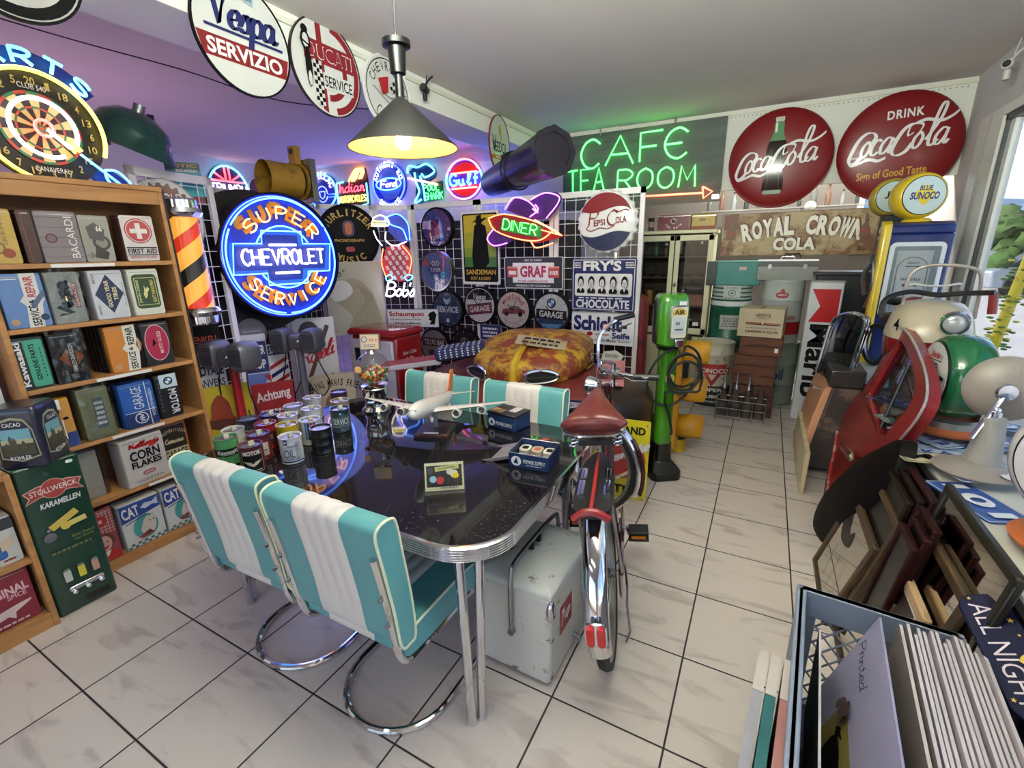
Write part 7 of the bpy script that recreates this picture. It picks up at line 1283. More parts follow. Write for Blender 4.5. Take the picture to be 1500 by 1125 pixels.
a = Art(-.059); a.disc(0, .73, .035, mat('c0b840', .4)); a.text('AIR', 0, .73, .04, .016, BLKE, .01); a.build(t, prefix='badge_')
# --- yellow traffic light standing behind the pump
YT = mat('c98f1c', .4, 0, .12, 5); t = T('traffic_light', 'yellow traffic light standing on the floor behind the air pump', 'traffic light', (-.845, -.74, 0), .5)
b = B(YT); b.rings([[(x, y_, z) for x, y_ in rrect(0, 0, .2, .14, .03, 3)] for z in (.04, .98)]); b.build('housing', t, .01)
for z in (.2, .5, .8):
    b = B(YT); R_ = []
    for y_, r in ((-.06, .1), (-.16, .112), (-.25, .105)): R_.append([(r*math.cos(math.radians(a_)), y_+.06*math.sin(math.radians(a_))*-.2*(y_ < -.2), z+r*math.sin(math.radians(a_))) for a_ in range(-35, 216, 12)])
    n = len(R_[0]); b.add([p for r in R_ for p in r], [(i*n+j, i*n+j+1, (i+1)*n+j+1, (i+1)*n+j) for i in range(2) for j in range(n-1)]); b.build('visor', t, solid=.006); b = B(mat('2a1c0c', .1)); b.sphere((0, -.07, z), (.085, .02, .085), n=24, k=10); b.build('lens', t)
t.rotation_euler = (0, 0, 1.75)
drum('oil_can', 'yellow can with a dark label on the floor behind the air pump', 'can', -.79, -.7, 0, .09, .22, mat('c0a01c', .4), lambda a, r, h: (a.rect(.4*r, .7*h, .8*r, .4*h, mat('3a1c18')), a.text('OIL', .4*r, .7*h, .5*r, .16*h, OFFW, .02)), (.3,), rot=.4)
# --- blue and yellow fuel pump
BLP = mat('14245e', .25, 0, .1, 5, coat=.5); YLP = mat('cfae1a', .3, 0, .08, coat=.4)
t = T('fuel_pump', 'old blue and yellow fuel pump by the window with a white dial panel', 'fuel pump', (.685, .36, 0), 0)
b = B(BLP); b.bb((-.19, -.21, 0), (.2, .22, 1.66)); b.rings([[(x, y_*.98, z) for y_, z in ((-.215, 1.66), (-.2, 1.72), (-.14, 1.745), (.14, 1.745), (.2, 1.72), (.215, 1.66))] for x in (-.19, .2)]); b.build('body', t, .015)
for s in (-1,): b = B(YLP); b.rings([[(s*.2+x, y_*1.0, z) for x, y_ in rrect(0, -.17, .06, .11, .02, 3)] for z in (0, 1.67)]+[[(s*.2+x, y_*k, z) for x, y_ in rrect(0, -.17, .06, .11, .02, 3)] for z, k in ((1.73, .93), (1.755, .7))]); b.build('side_band', t, .004)
b = B(mat('c8ccd0', .3)); b.prism(rrect(.0, 1.32, .33, .56, .04, 6), -.205, -.222); b.build('dial_frame', t, .006); b = B(mat('8a949a', .2)); b.prism(rrect(0, 1.32, .27, .5, .015, 4), -.218, -.226); b.build('dial_plate', t)
a = Art(-.2265); FC = mat('b9c2c4', .4); a.rect(-.01, 1.31, .21, .46, FC); a.ring(-.01, 1.4, .088, .094, GRY, 0, 180, 20); a.line([(-.1, 1.4), (-.1, 1.1)], .005, GRY); a.line([(.08, 1.4), (.08, 1.1)], .005, GRY); a.text('SUNOCO', -.01, 1.45, .07, .014, BLKE, .01); a.scribble(-.01, 1.425, .09, .012, BLKE, 1); a.text('THIS SALE', -.01, 1.33, .12, .018, BLKE, .01); a.text('9 9 4', -.01, 1.285, .09, .022, BLKE, .02); a.text('GALLONS', -.01, 1.23, .1, .014, BLKE, .01); a.scribble(-.01, 1.16, .12, .05, BLKE, 2); a.build(t)
b = B(glass(alpha=.15)); b.prism(rrect(0, 1.32, .27, .5, .015, 4), -.23, -.233); b.build('dial_glass', t); b = B(YLP); b.lathe([(.1, 1.735), (.09, 1.76), (.07, 1.775), (0, 1.775)], 28); b.build('globe_base', t)
b = B(STEEL); b.tube(smooth([(-.25, -.1, 1.2), (-.28, -.12, 1.35), (-.24, -.16, 1.45), (-.22, -.2, 1.25), (-.23, -.1, 1.1)], 5), .018, 8); b.build('nozzle', t); b = B(BLACK); b.tube(smooth([(-.23, -.1, 1.1), (-.3, -.05, .9), (-.3, .05, .6), (-.22, .1, .5)], 6), .014, 8); b.build('hose', t)
def globe(label, c, r, th, rot, bodym, facem, draw, base=None, name='pump_globe', yy=None):
    t = T(name, label, 'lamp globe', c, rot); n = 48; b = B(bodym); R_ = []
    for y_, k in ((-th, .82), (-th*.98, .86), (-th*.8, .95), (-th*.4, .995), (0, 1), (th*.4, .995), (th*.8, .95), (th*.98, .86), (th, .82)): R_.append([(r*k*math.cos(2*PI*i/n), y_, r*k*math.sin(2*PI*i/n)) for i in range(n)])
    b.rings(R_); b.build('globe_body', t, angle=40); b = B(facem); R_ = [[(r*q*math.cos(2*PI*i/n), -th-.02*(1-q*q), r*q*math.sin(2*PI*i/n)) for i in range(n)] for q in (.8, .6, .35, .05)]; b.rings(R_); b.build('face', t)
    b = B(BLACK); b.tube([(r*.81*math.cos(2*PI*i/n), -th-.002, r*.81*math.sin(2*PI*i/n)) for i in range(n)], .004, 6, closed=True); b.build('face_rim', t); a = Art(-th-.001); draw(a, r); a.build(t, mapf=lambda v: Vector((v.x, v.y-.02*(1-min(1, (v.x**2+v.z**2)/(r*r*.64))), v.z)), maxe=.03); return t
PF = mat('b4c2c0', .15, 0, .04, coat=.4)
blue = lambda a, r: (a.poly([(0, .5*r), (.42*r, .08*r), (0, -.5*r), (-.42*r, .08*r)], mat('d0b828', .3)), a.text('BLUE', 0, .3*r, .5*r, .22*r, NAVY, .03, .15), a.text('SUNOCO', 0, -.02*r, 1.1*r, .32*r, NAVY, .04, .15))
globe('round yellow rimmed pump globe with a diamond, on the blue fuel pump', (.655, .33, 1.93), .165, .09, .22, YLP, PF, blue)
globe('yellow rimmed pump globe half hidden behind the front one', (.6, .97, 1.98), .155, .07, .1, mat('a8922c', .3), PF, lambda a, r: a.text('USA', -.1*r, .1*r, .9*r, .4*r, BLKE, .03)); t = T('fuel_pump', 'dark fuel pump behind the blue one, carrying a half hidden globe', 'fuel pump', (.63, 1.02, 0)); b = B(mat('1a1e24', .4)); b.box((0, 0, .92), (.14, .3, 1.83)); b.build('body', t, .01); b = B(mat('8a8a84', .4)); b.box((0, -.152, 1.4), (.14, .01, .4)); b.build('dial_panel', t)
# --- bottles on the glass shelf in the window of the annexe
t = T('wall_shelf', 'glass shelf with bottles in the annexe window', 'shelf', (.0, 2.3, 2.02)); b = B(mat('8a8a84', .3, alpha=.6)); b.box((0, 0, 0), (2.2, .2, .016)); b.build('board', t); b = B(STEEL)
for x in (-1, 0, 1): b.box((x, .13, -.02), (.02, .06, .06))
b.build('bracket_rail', t)
R = random.Random(11); words_ = 'tall,short,slim,squat,brown,grey,clear,dark,pale,smoky,amber,dusty,slender,stout'.split(',')
for i in range(14):
    h = R.uniform(.12, .26); r = R.uniform(.02, .035); x = -1.02+i*.14; t = T('glass_bottle', f'{words_[i]} bottle on the annexe window shelf, {"first second third fourth fifth sixth seventh eighth ninth tenth eleventh twelfth thirteenth last".split()[i]} from the cabinet end', 'bottle', (x, 2.3, 2.03), 0, 'bottles on the window shelf'); b = B(mat(('4a5048', '5a4030', '6a7070', '2c3430')[i % 4], .15, alpha=.8)); b.lathe([(0, 0), (r, 0), (r, h*.6), (r*.4, h*.75), (r*.4, h)], 14); b.build('body', t)
    b = B(BLACK); b.cyl((0, 0, h), (0, 0, h+.02), r*.45, n=10); b.build('cap', t)
t = T('globe_lamp', 'small white globe lamp hanging over the rusty cola sign', 'lamp', P(1187, 302, y=1.9)); b = B(mat('d0d0cc', .3)); b.sphere((0, 0, 0), .055, n=20, k=12); b.build('globe', t); b = B(STEEL); b.cyl((0, 0, .05), (0, 0, CEIL-t.location.z), .006); b.build('stem', t)
# ================================================================ counter by the window and what leans on it
CX, CZ = .42, .68
t = T('counter', 'long dark grey counter along the window with a pale top', 'counter', (CX, -2.3, 0)); CG = mat('3a3c3e', .45, .2, .1)
b = B(CG); b.bb((.01, -1.5, 0), (.62, 2.4, CZ-.02)); b.build('body', t); b = B(mat('c4c0b4', .5, 0, .08)); b.bb((-.005, -1.51, CZ-.018), (.64, 2.41, CZ)); b.build('top', t, .003); b = B(mat('9a9c9e', .3, .8)); b.bb((-.014, -1.51, CZ-.03), (-.004, 2.41, CZ+.003)); b.build('front_edge', t)
for i, y in enumerate((-1.1, -.4, .3, 1.0, 1.65)):
    b = B(CG); b.bb((-.008, y-.32, .1), (.01, y+.32, CZ-.06)); d = b.build('drawer', t, .004); b = B(mat('b0b0a8', .3, .8)); b.tube(smooth([(-.01, y-.05, .46), (-.03, y-.05, .45), (-.03, y+.05, .45), (-.01, y+.05, .46)], 3), .006, 6); b.build('handle', d)
def lean(label, name, cat_, fx, fz, wt=0): return None
def trace(pts, x0, k=.21): return [P(*p, pl=((x0, 0, 0), (-1, 0, k))) for p in pts]
def slab(b, P3, off, th, m=None, X=None):
    """a traced outline on its leaning plane, given thickness th away from the aisle"""
    n = Vector((1, 0, -.21)).normalized(); A_ = [p+n*off for p in P3]; C_ = [p+n*(off+th) for p in P3]; b.rings([A_, C_], m, X=X)
def sm(pts, k=3, closed=True): return [(v.x, v.y) for v in smooth([(p[0], p[1], 0) for p in pts], k, closed)]
def ringslab(b, outer, inner, x0, off, th, m=None):
    n = Vector((1, 0, -.21)).normalized(); O, I = trace(outer, x0), trace(inner, x0); k = len(O)
    b.rings([[p+n*off for p in O], [p+n*(off+th) for p in O], [p+n*(off+th) for p in I], [p+n*off for p in I]], m, closed=True)
# red door
RD = worn('7e1a1c', 'a04038', .33, 5, .25, '5a1014'); t = T('car_door', 'red vintage car door with rounded window frame leaning on the counter', 'car door', (.2, -1.4, 0))
def rel(o, t): o.parent = t; o.matrix_parent_inverse = Matrix.Translation(-t.location); return o
b = B(RD); low = [(1262, 572), (1276, 590), (1290, 640), (1304, 668), (1296, 700), (1280, 740), (1245, 770), (1212, 768), (1203, 762), (1206, 720), (1214, 680), (1226, 635), (1240, 600)]
slab(b, trace(sm(low), .2), 0, .07); rel(b.build('door_skin', t, .012), t)
out = [(1262, 575), (1279, 548), (1300, 510), (1318, 478), (1330, 488), (1345, 515), (1357, 552), (1357, 585), (1342, 615), (1318, 645), (1300, 668), (1288, 640), (1275, 610), (1266, 590)]
inn = [(1272, 577), (1286, 553), (1303, 522), (1318, 500), (1325, 508), (1334, 528), (1340, 555), (1338, 580), (1326, 602), (1308, 622), (1292, 640), (1285, 622), (1278, 603), (1273, 588)]
b = B(RD); ringslab(b, sm(out), sm(inn), .2, .0, .05); rel(b.build('window_frame', t, .006), t)
b = B(mat('b4aeac', .3, .5)); b.tube(trace(sm(out[3:11], 3, False), .195), .006, 6); lab(rel(b.build('frame_edge', t), t), 'bare metal edge of the window frame')
b = B(BLACK); b.tube(trace([(1284, 640), (1306, 590), (1331, 535)], .215), .008, 6); rel(b.build('window_post', t), t)
b = B(glass((.8, .85, .85), alpha=.12)); slab(b, trace(sm(inn), .2), .02, .004); rel(b.build('window_glass', t), t)
b = B(mat('a8a490', .25, .9)); q = trace([(1232, 655), (1240, 668), (1247, 674), (1249, 664), (1243, 657)], .16); b.tube(smooth(q, 4), [.008]*16+[.01], 8); b.cyl(trace([(1248, 668)], .16)[0], trace([(1248, 668)], .21)[0], .012); rel(b.build('door_handle', t), t)
b = B(worn('8a2a28', 'b0867c', .46, 14, .4)); b.tube(trace(sm([(1226, 632), (1222, 660), (1214, 700), (1210, 745)], 4, False), .197), .008, 6); lab(rel(b.build('scratched_crease', t), t), 'scratched body crease')
# salmon door with chrome window
t = T('car_door', 'salmon and black car door with chrome window frame behind the red door', 'car door', (.1, -.6, 0)); SAL = worn('c08a68', '4a3428', .3, 7, .4, 'd0a890')
y0 = -.7
def L3(x, y, z): return Vector((x, y, z))
b = B(SAL); b.rings([[L3(.07+x, y, z) for x, z in ((0, .06), (.02, .2), (.055, .45), (.09, .62), (.13, .7), (.17, .7), (.12, .3), (.08, .06))] for y in (-.72, -.1)]); rel(b.build('door_skin', t, .01), t)
b = B(worn('3a3230', '6a5a50', .4, 6, .5)); b.rings([[L3(x, y, z) for x, y in ((.1+.16*z, -.74), (.27+.16*z, -.72), (.27+.16*z, -.12), (.1+.16*z, -.12))] for z in (.04, .3, .66)]); lab(rel(b.build('inner_panel', t, .012), t), 'dark rusty door edge and inner panel')
b = B(mat('2c2624', .4)); b.rings([[L3(.18+x, y, z) for x, y in ((0, -.76), (.2, -.74), (.2, -.1), (0, -.1))] for x_, z in ((0, .66), (0, .78))]); rel(b.build('belt_rail', t, .01), t)
O_ = [(1216, 545), (1212, 560), (1236, 570), (1250, 540), (1268, 490), (1273, 478), (1262, 464), (1240, 458), (1226, 464), (1217, 480), (1206, 520)]
q = [P(*p, pl=((.24, -.75, 0), (-.8, -.6, .15))) for p in sm([(1196, 545), (1205, 515), (1216, 480), (1226, 465), (1244, 459), (1262, 464), (1268, 474), (1256, 512), (1240, 556), (1232, 568)], 3, False)]
b = B(CHROME); b.tube(q, .013, 8); b.tube([p+Vector((.02, .02, 0)) for p in q], .012, 8); rel(b.build('window_frame', t), t); b = B(glass((.5, .55, .5), alpha=.3)); b.add(q, [tuple(range(len(q)))]); rel(b.build('window_glass', t), t)
b = B(CHROME); p = P(1167, 553, y=-.5); b.tube([L3(.16, -.6, .6), L3(.11, -.6, .61), L3(.1, -.52, .6)], .011, 8); rel(b.build('door_handle', t), t)
t = T('plank', 'pale cream wooden plank standing on edge before the salmon door', 'plank', (.075, -.6, 0)); b = B(wood('a89878', 'c4b694', 2, 'Z')); b.rings([[(x, y, z) for y in (-.5, .4) for x in ((0, .03) if y < 0 else (.03, 0))] for z in (0, .3)]); b.build('board', t, .006)
# dark fender
t = T('car_fender', 'dark maroon curved car fender on the floor before the red door', 'fender', (.2, -1.9, 0)); b = B(matte(mat('0a0506', .65, 0, .15, 6))); fe = [(1202, 790), (1206, 765), (1221, 736), (1244, 710), (1270, 686), (1302, 663), (1338, 646), (1344, 660), (1330, 700), (1300, 745), (1255, 790), (1215, 802)]
O = trace(sm(fe), .21); c0 = sum(O, Vector())/len(O); n_ = Vector((1, 0, -.21)).normalized(); b.rings([[p-n_*.0 for p in O], [p+(c0-p)*.04-n_*.05 for p in O], [p+(c0-p)*.25-n_*.085 for p in O], [p+(c0-p)*.6-n_*.1 for p in O], [p+(c0-p)*.95-n_*.105 for p in O]]); rel(b.build('fender_skin', t), t)
b = B(STEEL); b.tube(trace([(1203, 790), (1205, 768), (1213, 748)], .2), .012, 6); rel(b.build('bare_edge', t), t)
# --- picture frames and mirrors leaning in rows
def mirror(): 
    k = 'mirror'
    if k not in _mats:
        m, n, l, b_ = _new('mirror'); b_.inputs['Metallic'].default_value = 1; b_.inputs['Roughness'].default_value = .03; tc = n.new('ShaderNodeTexCoord'); no = n.new('ShaderNodeTexNoise'); no.inputs['Scale'].default_value = 5; mx = n.new('ShaderNodeMix'); mx.data_type = 'RGBA'; mx.inputs[6].default_value = (.62, .6, .54, 1); mx.inputs[7].default_value = (.75, .73, .68, 1); l.new(tc.outputs['Object'], no.inputs[0]); l.new(no.outputs['Fac'], mx.inputs[0]); l.new(mx.outputs[2], b_.inputs['Base Color']); _mats[k] = m
    return _mats[k]
def picture(label, ft, nt, w, tilt, z=None, x=None, fw=.035, m=None, face=None, draw=None, th=.025, name='picture_frame', group='framed mirrors and pictures in the leaning rows'):
    """ft, nt: far and near top corner in the photograph; x = its distance from the aisle; w = size along the slope; tilt from vertical"""
    A_ = P(*ft, x=x); Bn = P(*nt, x=x); Lw = abs(A_.y-Bn.y); zt = (A_.z+Bn.z)/2
    t = T(name, label, ('mirror' if face is None else 'picture'), (x, (A_.y+Bn.y)/2, zt), 0, group); X = rz(-PI/2)@rx(tilt)    # local: x along the row, z up the slope, front to the aisle
    t.rotation_euler = (rz(-PI/2) @ rx(-tilt)).to_euler(); b = B(m)
    for s, a_ in ((0, (Lw, fw, 0, -fw/2)), (1, (Lw, fw, 0, -w+fw/2)), (2, (fw, w, -Lw/2+fw/2, -w/2)), (3, (fw, w, Lw/2-fw/2, -w/2))): b.box((a_[2], 0, a_[3]), (a_[0]-.0004*s, th-.0006*s, a_[1]))
    b.build('frame', t, .006); b = B(face or mirror()); b.box((0, 0, -w/2), (Lw-fw*1.5, .006, w-fw*1.5)); b.build('picture_sheet' if face else 'mirror_glass', t)
    if draw: a = Art(-.0035); draw(a, Lw, w); a.build(t)
    return t
FB = wood('33261a', '4a3620', 3, 'X'); FD = matte(wood('140d0a', '20140f', 3, 'X')); FR = matte(mat('260e0e', .5))
AGED = worn('8a8270', '4a4030', .42, 8, .3, 'a09884')
picture('brown framed aged mirror with a dark bird shape, lowest in the row', (1255, 725), (1287, 799), .46, .27, x=.235, m=FB, face=None, draw=lambda a, L, w: (a.poly([(p.x*L, -p.y*w) for p in smooth([(-.4, .15, 0), (-.3, .1, 0), (-.1, .28, 0), (.0, .2, 0), (.05, .35, 0), (-.2, .42, 0), (-.38, .3, 0)], 4, True)], mat('1c1410', .5)), [a.line([(x*L, -.5*w), ((x+.08)*L, -.85*w)], .003, mat('5a5040')) for x in (-.2, 0, .2)]))
picture('brown framed dark picture behind the bird mirror', (1284, 702), (1324, 762), .42, .25, x=.285, m=FB, face=mat('0c0a0a', .2), fw=.03)
picture('small brown framed aged mirror touching the plastic crate', (1287, 817), (1316, 885), .4, .24, x=.25, m=FB, fw=.028)
picture('cream and red framed picture standing before the dark mirror', (1315, 808), (1362, 905), .36, .2, x=.275, m=worn('a88a68', '4a2c1c', .3, 14), face=mat('3a2c2a', .4), draw=lambda a, L, w: (a.frame(0, -w/2, L*.86, w*.86, .012, mat('5a1418')), a.frame(0, -w/2, L*.78, w*.8, .008, OFFW)))
picture('dark brown framed mirror with a painted figure, middle of the row', (1360, 760), (1424, 890), .5, .2, x=.335, m=FB, draw=lambda a, L, w: (a.poly([(p.x*L, -p.y*w) for p in smooth([(-.3, .3, 0), (-.1, .35, 0), (.1, .5, 0), (.2, .7, 0), (0, .8, 0), (-.3, .6, 0)], 4, True)], mat('20180e', .5)), a.disc(.0, -.42*w, .02, OFFW)))
picture('large black framed mirror with a black inscription', (1393, 704), (1499, 856), .55, .16, x=.375, m=mat('17150f', .35), fw=.03, draw=lambda a, L, w: [a.line(s, .006, BLKE, 'lettering', (.002, .002)) for s in strokes('Bier', -.42*L, -.3*w, .22*L, .07*w, .3, .3)+strokes('spezial', -.42*L, -.42*w, .22*L, .05*w, .3, .3)])
for i, (ft, nt, x) in enumerate((((1302, 680), (1335, 735), .30), ((1318, 677), (1352, 735), .325), ((1334, 676), (1371, 738), .355))):
    picture(('thin dark frame in the upper row, beside the fender', 'thin dark frame in the upper row, between two others', 'thin reddish dark frame in the upper row, against the drawer')[i], ft, nt, .42, .12, x=x, m=(FD, FD, FR)[i], face=mat('14100e', .4), fw=.02)
for i, (ft, nt, x) in enumerate((((1322, 770), (1345, 800), .262), ((1340, 757), (1362, 790), .29), ((1352, 742), (1376, 778), .315))):
    picture(('dark maroon frame edge behind the cream and red picture', 'dark maroon frame edge in the middle of the row', 'dark maroon frame edge under the black framed mirror')[i], ft, nt, .4, .15, x=x, m=FR, face=mat('100a0a', .4), fw=.02)
# --- plates on the counter
def plate(label, c, w, h, rot, m, s, m2, z=CZ+.002, group='licence plates laid out on the counter'):
    q = P(*c, z=z); t = T('licence_plate', label, 'licence plate', (q.x, q.y, z), rot, group); b = B(m); b.plate(rrect(0, 0, w, h, .015, 3), 0, .003); b.build('plate', t, .001); a = Art(-.0032); a.frame(0, 0, w*.97, h*.94, .004, m2)
    if s: a.text(s, 0, -.0*h, w*.8, h*.5, m2, .03)
    for o in a.build(t): o.rotation_euler = (-PI/2, 0, 0)
PB = mat('2c4a8a', .35); PWH = mat('b8c0c8', .3)
for i, (lb, c, w, h, r, m, s, m2) in enumerate((('blue plate with white digits beside the black framed mirror', (1432, 735), .3, .16, -1.2, PB, '101', OFFW), ('pale blue plate by the terracotta lamp base', (1395, 655), .3, .11, .1, PWH, 'GT 502', PB), ('pale plate with blue print just in front of the desk lamp foot', (1400, 668), .3, .11, .12, PWH, 'KA 77', PB), ('blue plate behind the cone of the desk lamp', (1478, 652), .3, .15, .5, PB, '88 B', OFFW), ('white plate at the counter edge by the green globe', (1352, 640), .28, .12, -.9, PWH, 'UT 12', PB), ('blue and white plate under the red door window', (1318, 590), .3, .15, -.8, PB, 'NY 64', OFFW), ('grey checked plate behind the red door window', (1333, 615), .28, .14, .3, mat('7a8a8c', .4), 'TX', BLKE), ('pale plate at the far end below the scooter', (1308, 565), .3, .15, .2, PWH, '4 TH', PB), ('blue plate near the window beyond the green globe', (1440, 620), .3, .15, -.3, PB, 'CA 9', OFFW), ('pale plate lying near the power plug', (1455, 700), .28, .11, .3, PWH, 'OH 31', PB), ('yellowish plate under the wire of the desk lamp', (1370, 672), .26, .12, .2, mat('b8ae8c', .4), 'M 5', BLKE))): plate(lb, c, w, h, r, m, s, m2, CZ+.002+.0032*i)
# --- green globe
SG_ = mat('0f5a34', .15, 0, .1, 3, coat=.5)
q = P(1383, 625, z=CZ+.04); t = globe('big green glass pump globe with a white face on a terracotta ring', (q.x, q.y, CZ+.04+.055+.2), .2, .085, -1.5, SG_, mat('c8ccc8', .2, coat=.3), lambda a, r: (a.rect(.1*r, .52*r, .6*r, .26*r, OFFW), a.frame(.1*r, .52*r, .6*r, .26*r, .004, BLKE), a.text('Sinclair', .1*r, .52*r, .5*r, .14*r, REDE, .03), a.text('DINO', .1*r, .28*r, .5*r, .14*r, BLKE, .03), a.text('GASOLINE', .0, -.62*r, .7*r, .12*r, REDE, .02), a.poly([(p.x*r, p.y*r) for p in smooth([(.7, .06, 0), (.55, .1, 0), (.38, -.02, 0), (.2, -.2, 0), (-.1, -.12, 0), (-.45, -.02, 0), (-.62, .12, 0), (-.5, -.1, 0), (-.3, -.28, 0), (-.25, -.5, 0), (-.12, -.5, 0), (0, -.32, 0), (.15, -.5, 0), (.28, -.5, 0), (.32, -.3, 0), (.5, -.1, 0)], 4, True)], mat('14181a', .4))), yy=1)
zb = -(.055+.2)
def base_ring(t, zb, r=.12): 
    b = B(mat('a8582c', .5)); b.lathe([(0, zb), (r+.05, zb), (r+.055, zb+.012), (r+.03, zb+.022), (r+.02, zb+.03), (0, zb+.03)], 40); lab(b.build('base_ring', t), 'terracotta base ring'); b = B(mat('a8a49c', .3, .9)); b.lathe([(r+.02, zb+.03), (r+.02, zb+.06), (r-.0, zb+.07)], 40, caps=False); b.build('metal_collar', t)
base_ring(t, zb, .13)
# --- globe at the picture edge
q = P(1592, 805, z=CZ+.04); t = globe('round red white and blue lettered globe on a terracotta ring at the picture edge', (q.x, q.y, CZ+.3), .2, .11, -.75, mat('b8b4b8', .2, coat=.4), mat('c8c4c8', .2, coat=.3), lambda a, r: (a.ring(0, 0, .66*r, .8*r, NAVY), a.text('URBANA', 0, .25*r, 1.2*r, .36*r, BLKE, .05), a.poly([(-.7*r, -.02*r), (.7*r, -.02*r), (.5*r, -.3*r), (-.5*r, -.3*r)], NAVY), a.disc(-.3*r, -.42*r, .16*r, REDE), a.disc(.3*r, -.42*r, .16*r, REDE))); base_ring(t, -.27, .11)
# --- desk lamp
q = P(1425, 688, z=CZ+.04); TAU = mat('8a8078', .45, .1, .08); t = T('desk_lamp', 'beige desk lamp with a dish shade and chrome arm on the counter', 'lamp', (q.x, q.y, CZ+.039), 0)
b = B(TAU); b.lathe([(0, 0), (.125, 0), (.128, .006), (.08, .024), (.03, .034), (0, .034)], 40); b.build('base', t); b = B(mat('8e8a86', .5)); b.lathe([(.058, .0), (.036, .19), (0, .19)], 28, X=tr(.03, .03, .026)); b.build('stem_cone', t)
A0, A1 = Vector((-.03, .0, .13)), Vector((.05, .05, .315)); b = B(CHROME); b.cyl((.03, .03, .21), (.03, .03, .24), .02); b.sphere((.03, .03, .245), .015, n=12, k=8); b.tube([A0, A0*.4+A1*.6, A1], .009, 10); b.lathe([(0, 0), (.034, 0), (.03, .012), (0, .014)], 24, X=tr(A1)@rz(.15)@rx(PI/2)); b.build('arm', t)
SX = tr(A1+Vector((.02, .03, 0)))@rz(-.1)@rx(PI/2-.1); b = B(TAU); b.lathe([(0, .0), (.04, -.002), (.09, -.016), (.125, -.045), (.13, -.055), (.126, -.055), (.088, -.022), (.04, -.008), (0, -.006)], 40, X=SX); b.build('shade', t)
b = B(OFFW); R = random.Random(5); b.tube(smooth([(.08, -.02, .012)]+[(.1+.05*math.cos(i*2.2)+R.uniform(-.02, .02), -.09+.035*math.sin(i*2.2)+R.uniform(-.01, .01), .02+.004*(i % 3)) for i in range(12)]+[(.2, -.1, .015)], 6), .004, 6); b.build('cord', t); b = B(BLACK); b.box((.19, -.11, .018), (.04, .03, .025)); b.build('plug', t, .005)
# --- ride-on scooter
q = P(1372, 480, y=-.95); IVY = mat('b8ab92', .3, 0, .08, 4, coat=.4); DRD = mat('7a1418', .25, coat=.4)
t = T('scooter', 'cream and red ride on scooter with headlamp and tube hoop on the counter', 'scooter', (q.x-.03, -.95, CZ+.04), -.12)
def shell(zs, m, name):
    b = B(m); b.rings([[(w*math.copysign(abs(math.cos(a))**.8, math.cos(a)), yo+d*math.copysign(abs(math.sin(a))**.8, math.sin(a)), z) for a in [2*PI*k/36 for k in range(36)]] for z, w, d, yo in zs]); return b.build(name, t, angle=60)
shell(((.16, .15, .2, .05), (.22, .19, .25, .05), (.3, .2, .26, .05), (.345, .2, .26, .05)), DRD, 'lower_body'); shell(((.345, .202, .262, .05), (.37, .2, .26, .05), (.44, .185, .24, .06), (.5, .165, .21, .07), (.535, .13, .16, .08), (.55, .06, .08, .08)), IVY, 'upper_body')
b = B(mat('d8c8b8', .4)); b.prism([(.06, .34), (.12, .34), (.15, .2), (.1, .17)], -.205, -.212); b.build('stripe', t)
b = B(CHROME); b.lathe([(.062, -.0), (.066, .015), (.06, .03), (.05, .03), (.05, .01)], 28, X=tr(.07, -.19, .455)@rx(PI/2)); hb = b.build('headlamp_ring', t); b = B(mat('b4b8b8', .06, .3, coat=.6)); b.sphere((0, 0, .018), (.05, .05, .02), n=24, k=10, X=tr(.07, -.19, .455)@rx(PI/2)); b.build('headlamp_lens', hb)
b = B(BLACK); b.tube(smooth([(-.24, -.12, .46), (-.23, -.08, .56), (-.12, .0, .6), (0, .02, .585), (.12, 0, .6), (.22, -.05, .61)], 5), .014, 10); b.build('handlebar', t); b = B(mat('7a1a1c', .3)); b.tube([(.215, -.06, .6), (.225, -.07, .5)], .02, 10); b.build('grip', t)
b = B(mat('a89c94', .4, .4)); b.tube(smooth([(-.14, .03, .5), (-.14, .03, .66), (-.1, .03, .73), (0, .03, .75), (.13, .03, .73), (.17, .03, .66), (.18, .03, .46)], 5), .009, 8); b.build('tube_hoop', t)
a = Art(0); a.text('4', 0, 0, .035, .07, BLKE, .02, .2); o = a.build(t)[0]; o.location = (-.165, -.165, .43); o.rotation_euler = (.15, 0, -.85)
b = B(mat('8a8078', .4)); b.cyl((-.0, .05, 0), (0, .05, .17), .12, .15, n=24); b.build('pedestal', t); b = B(DRD); b.tube([(-.12, -.18, 0), (-.1, -.16, .2), (-.02, -.16, .01)], .008, 6); b.build('foot_bar', t)
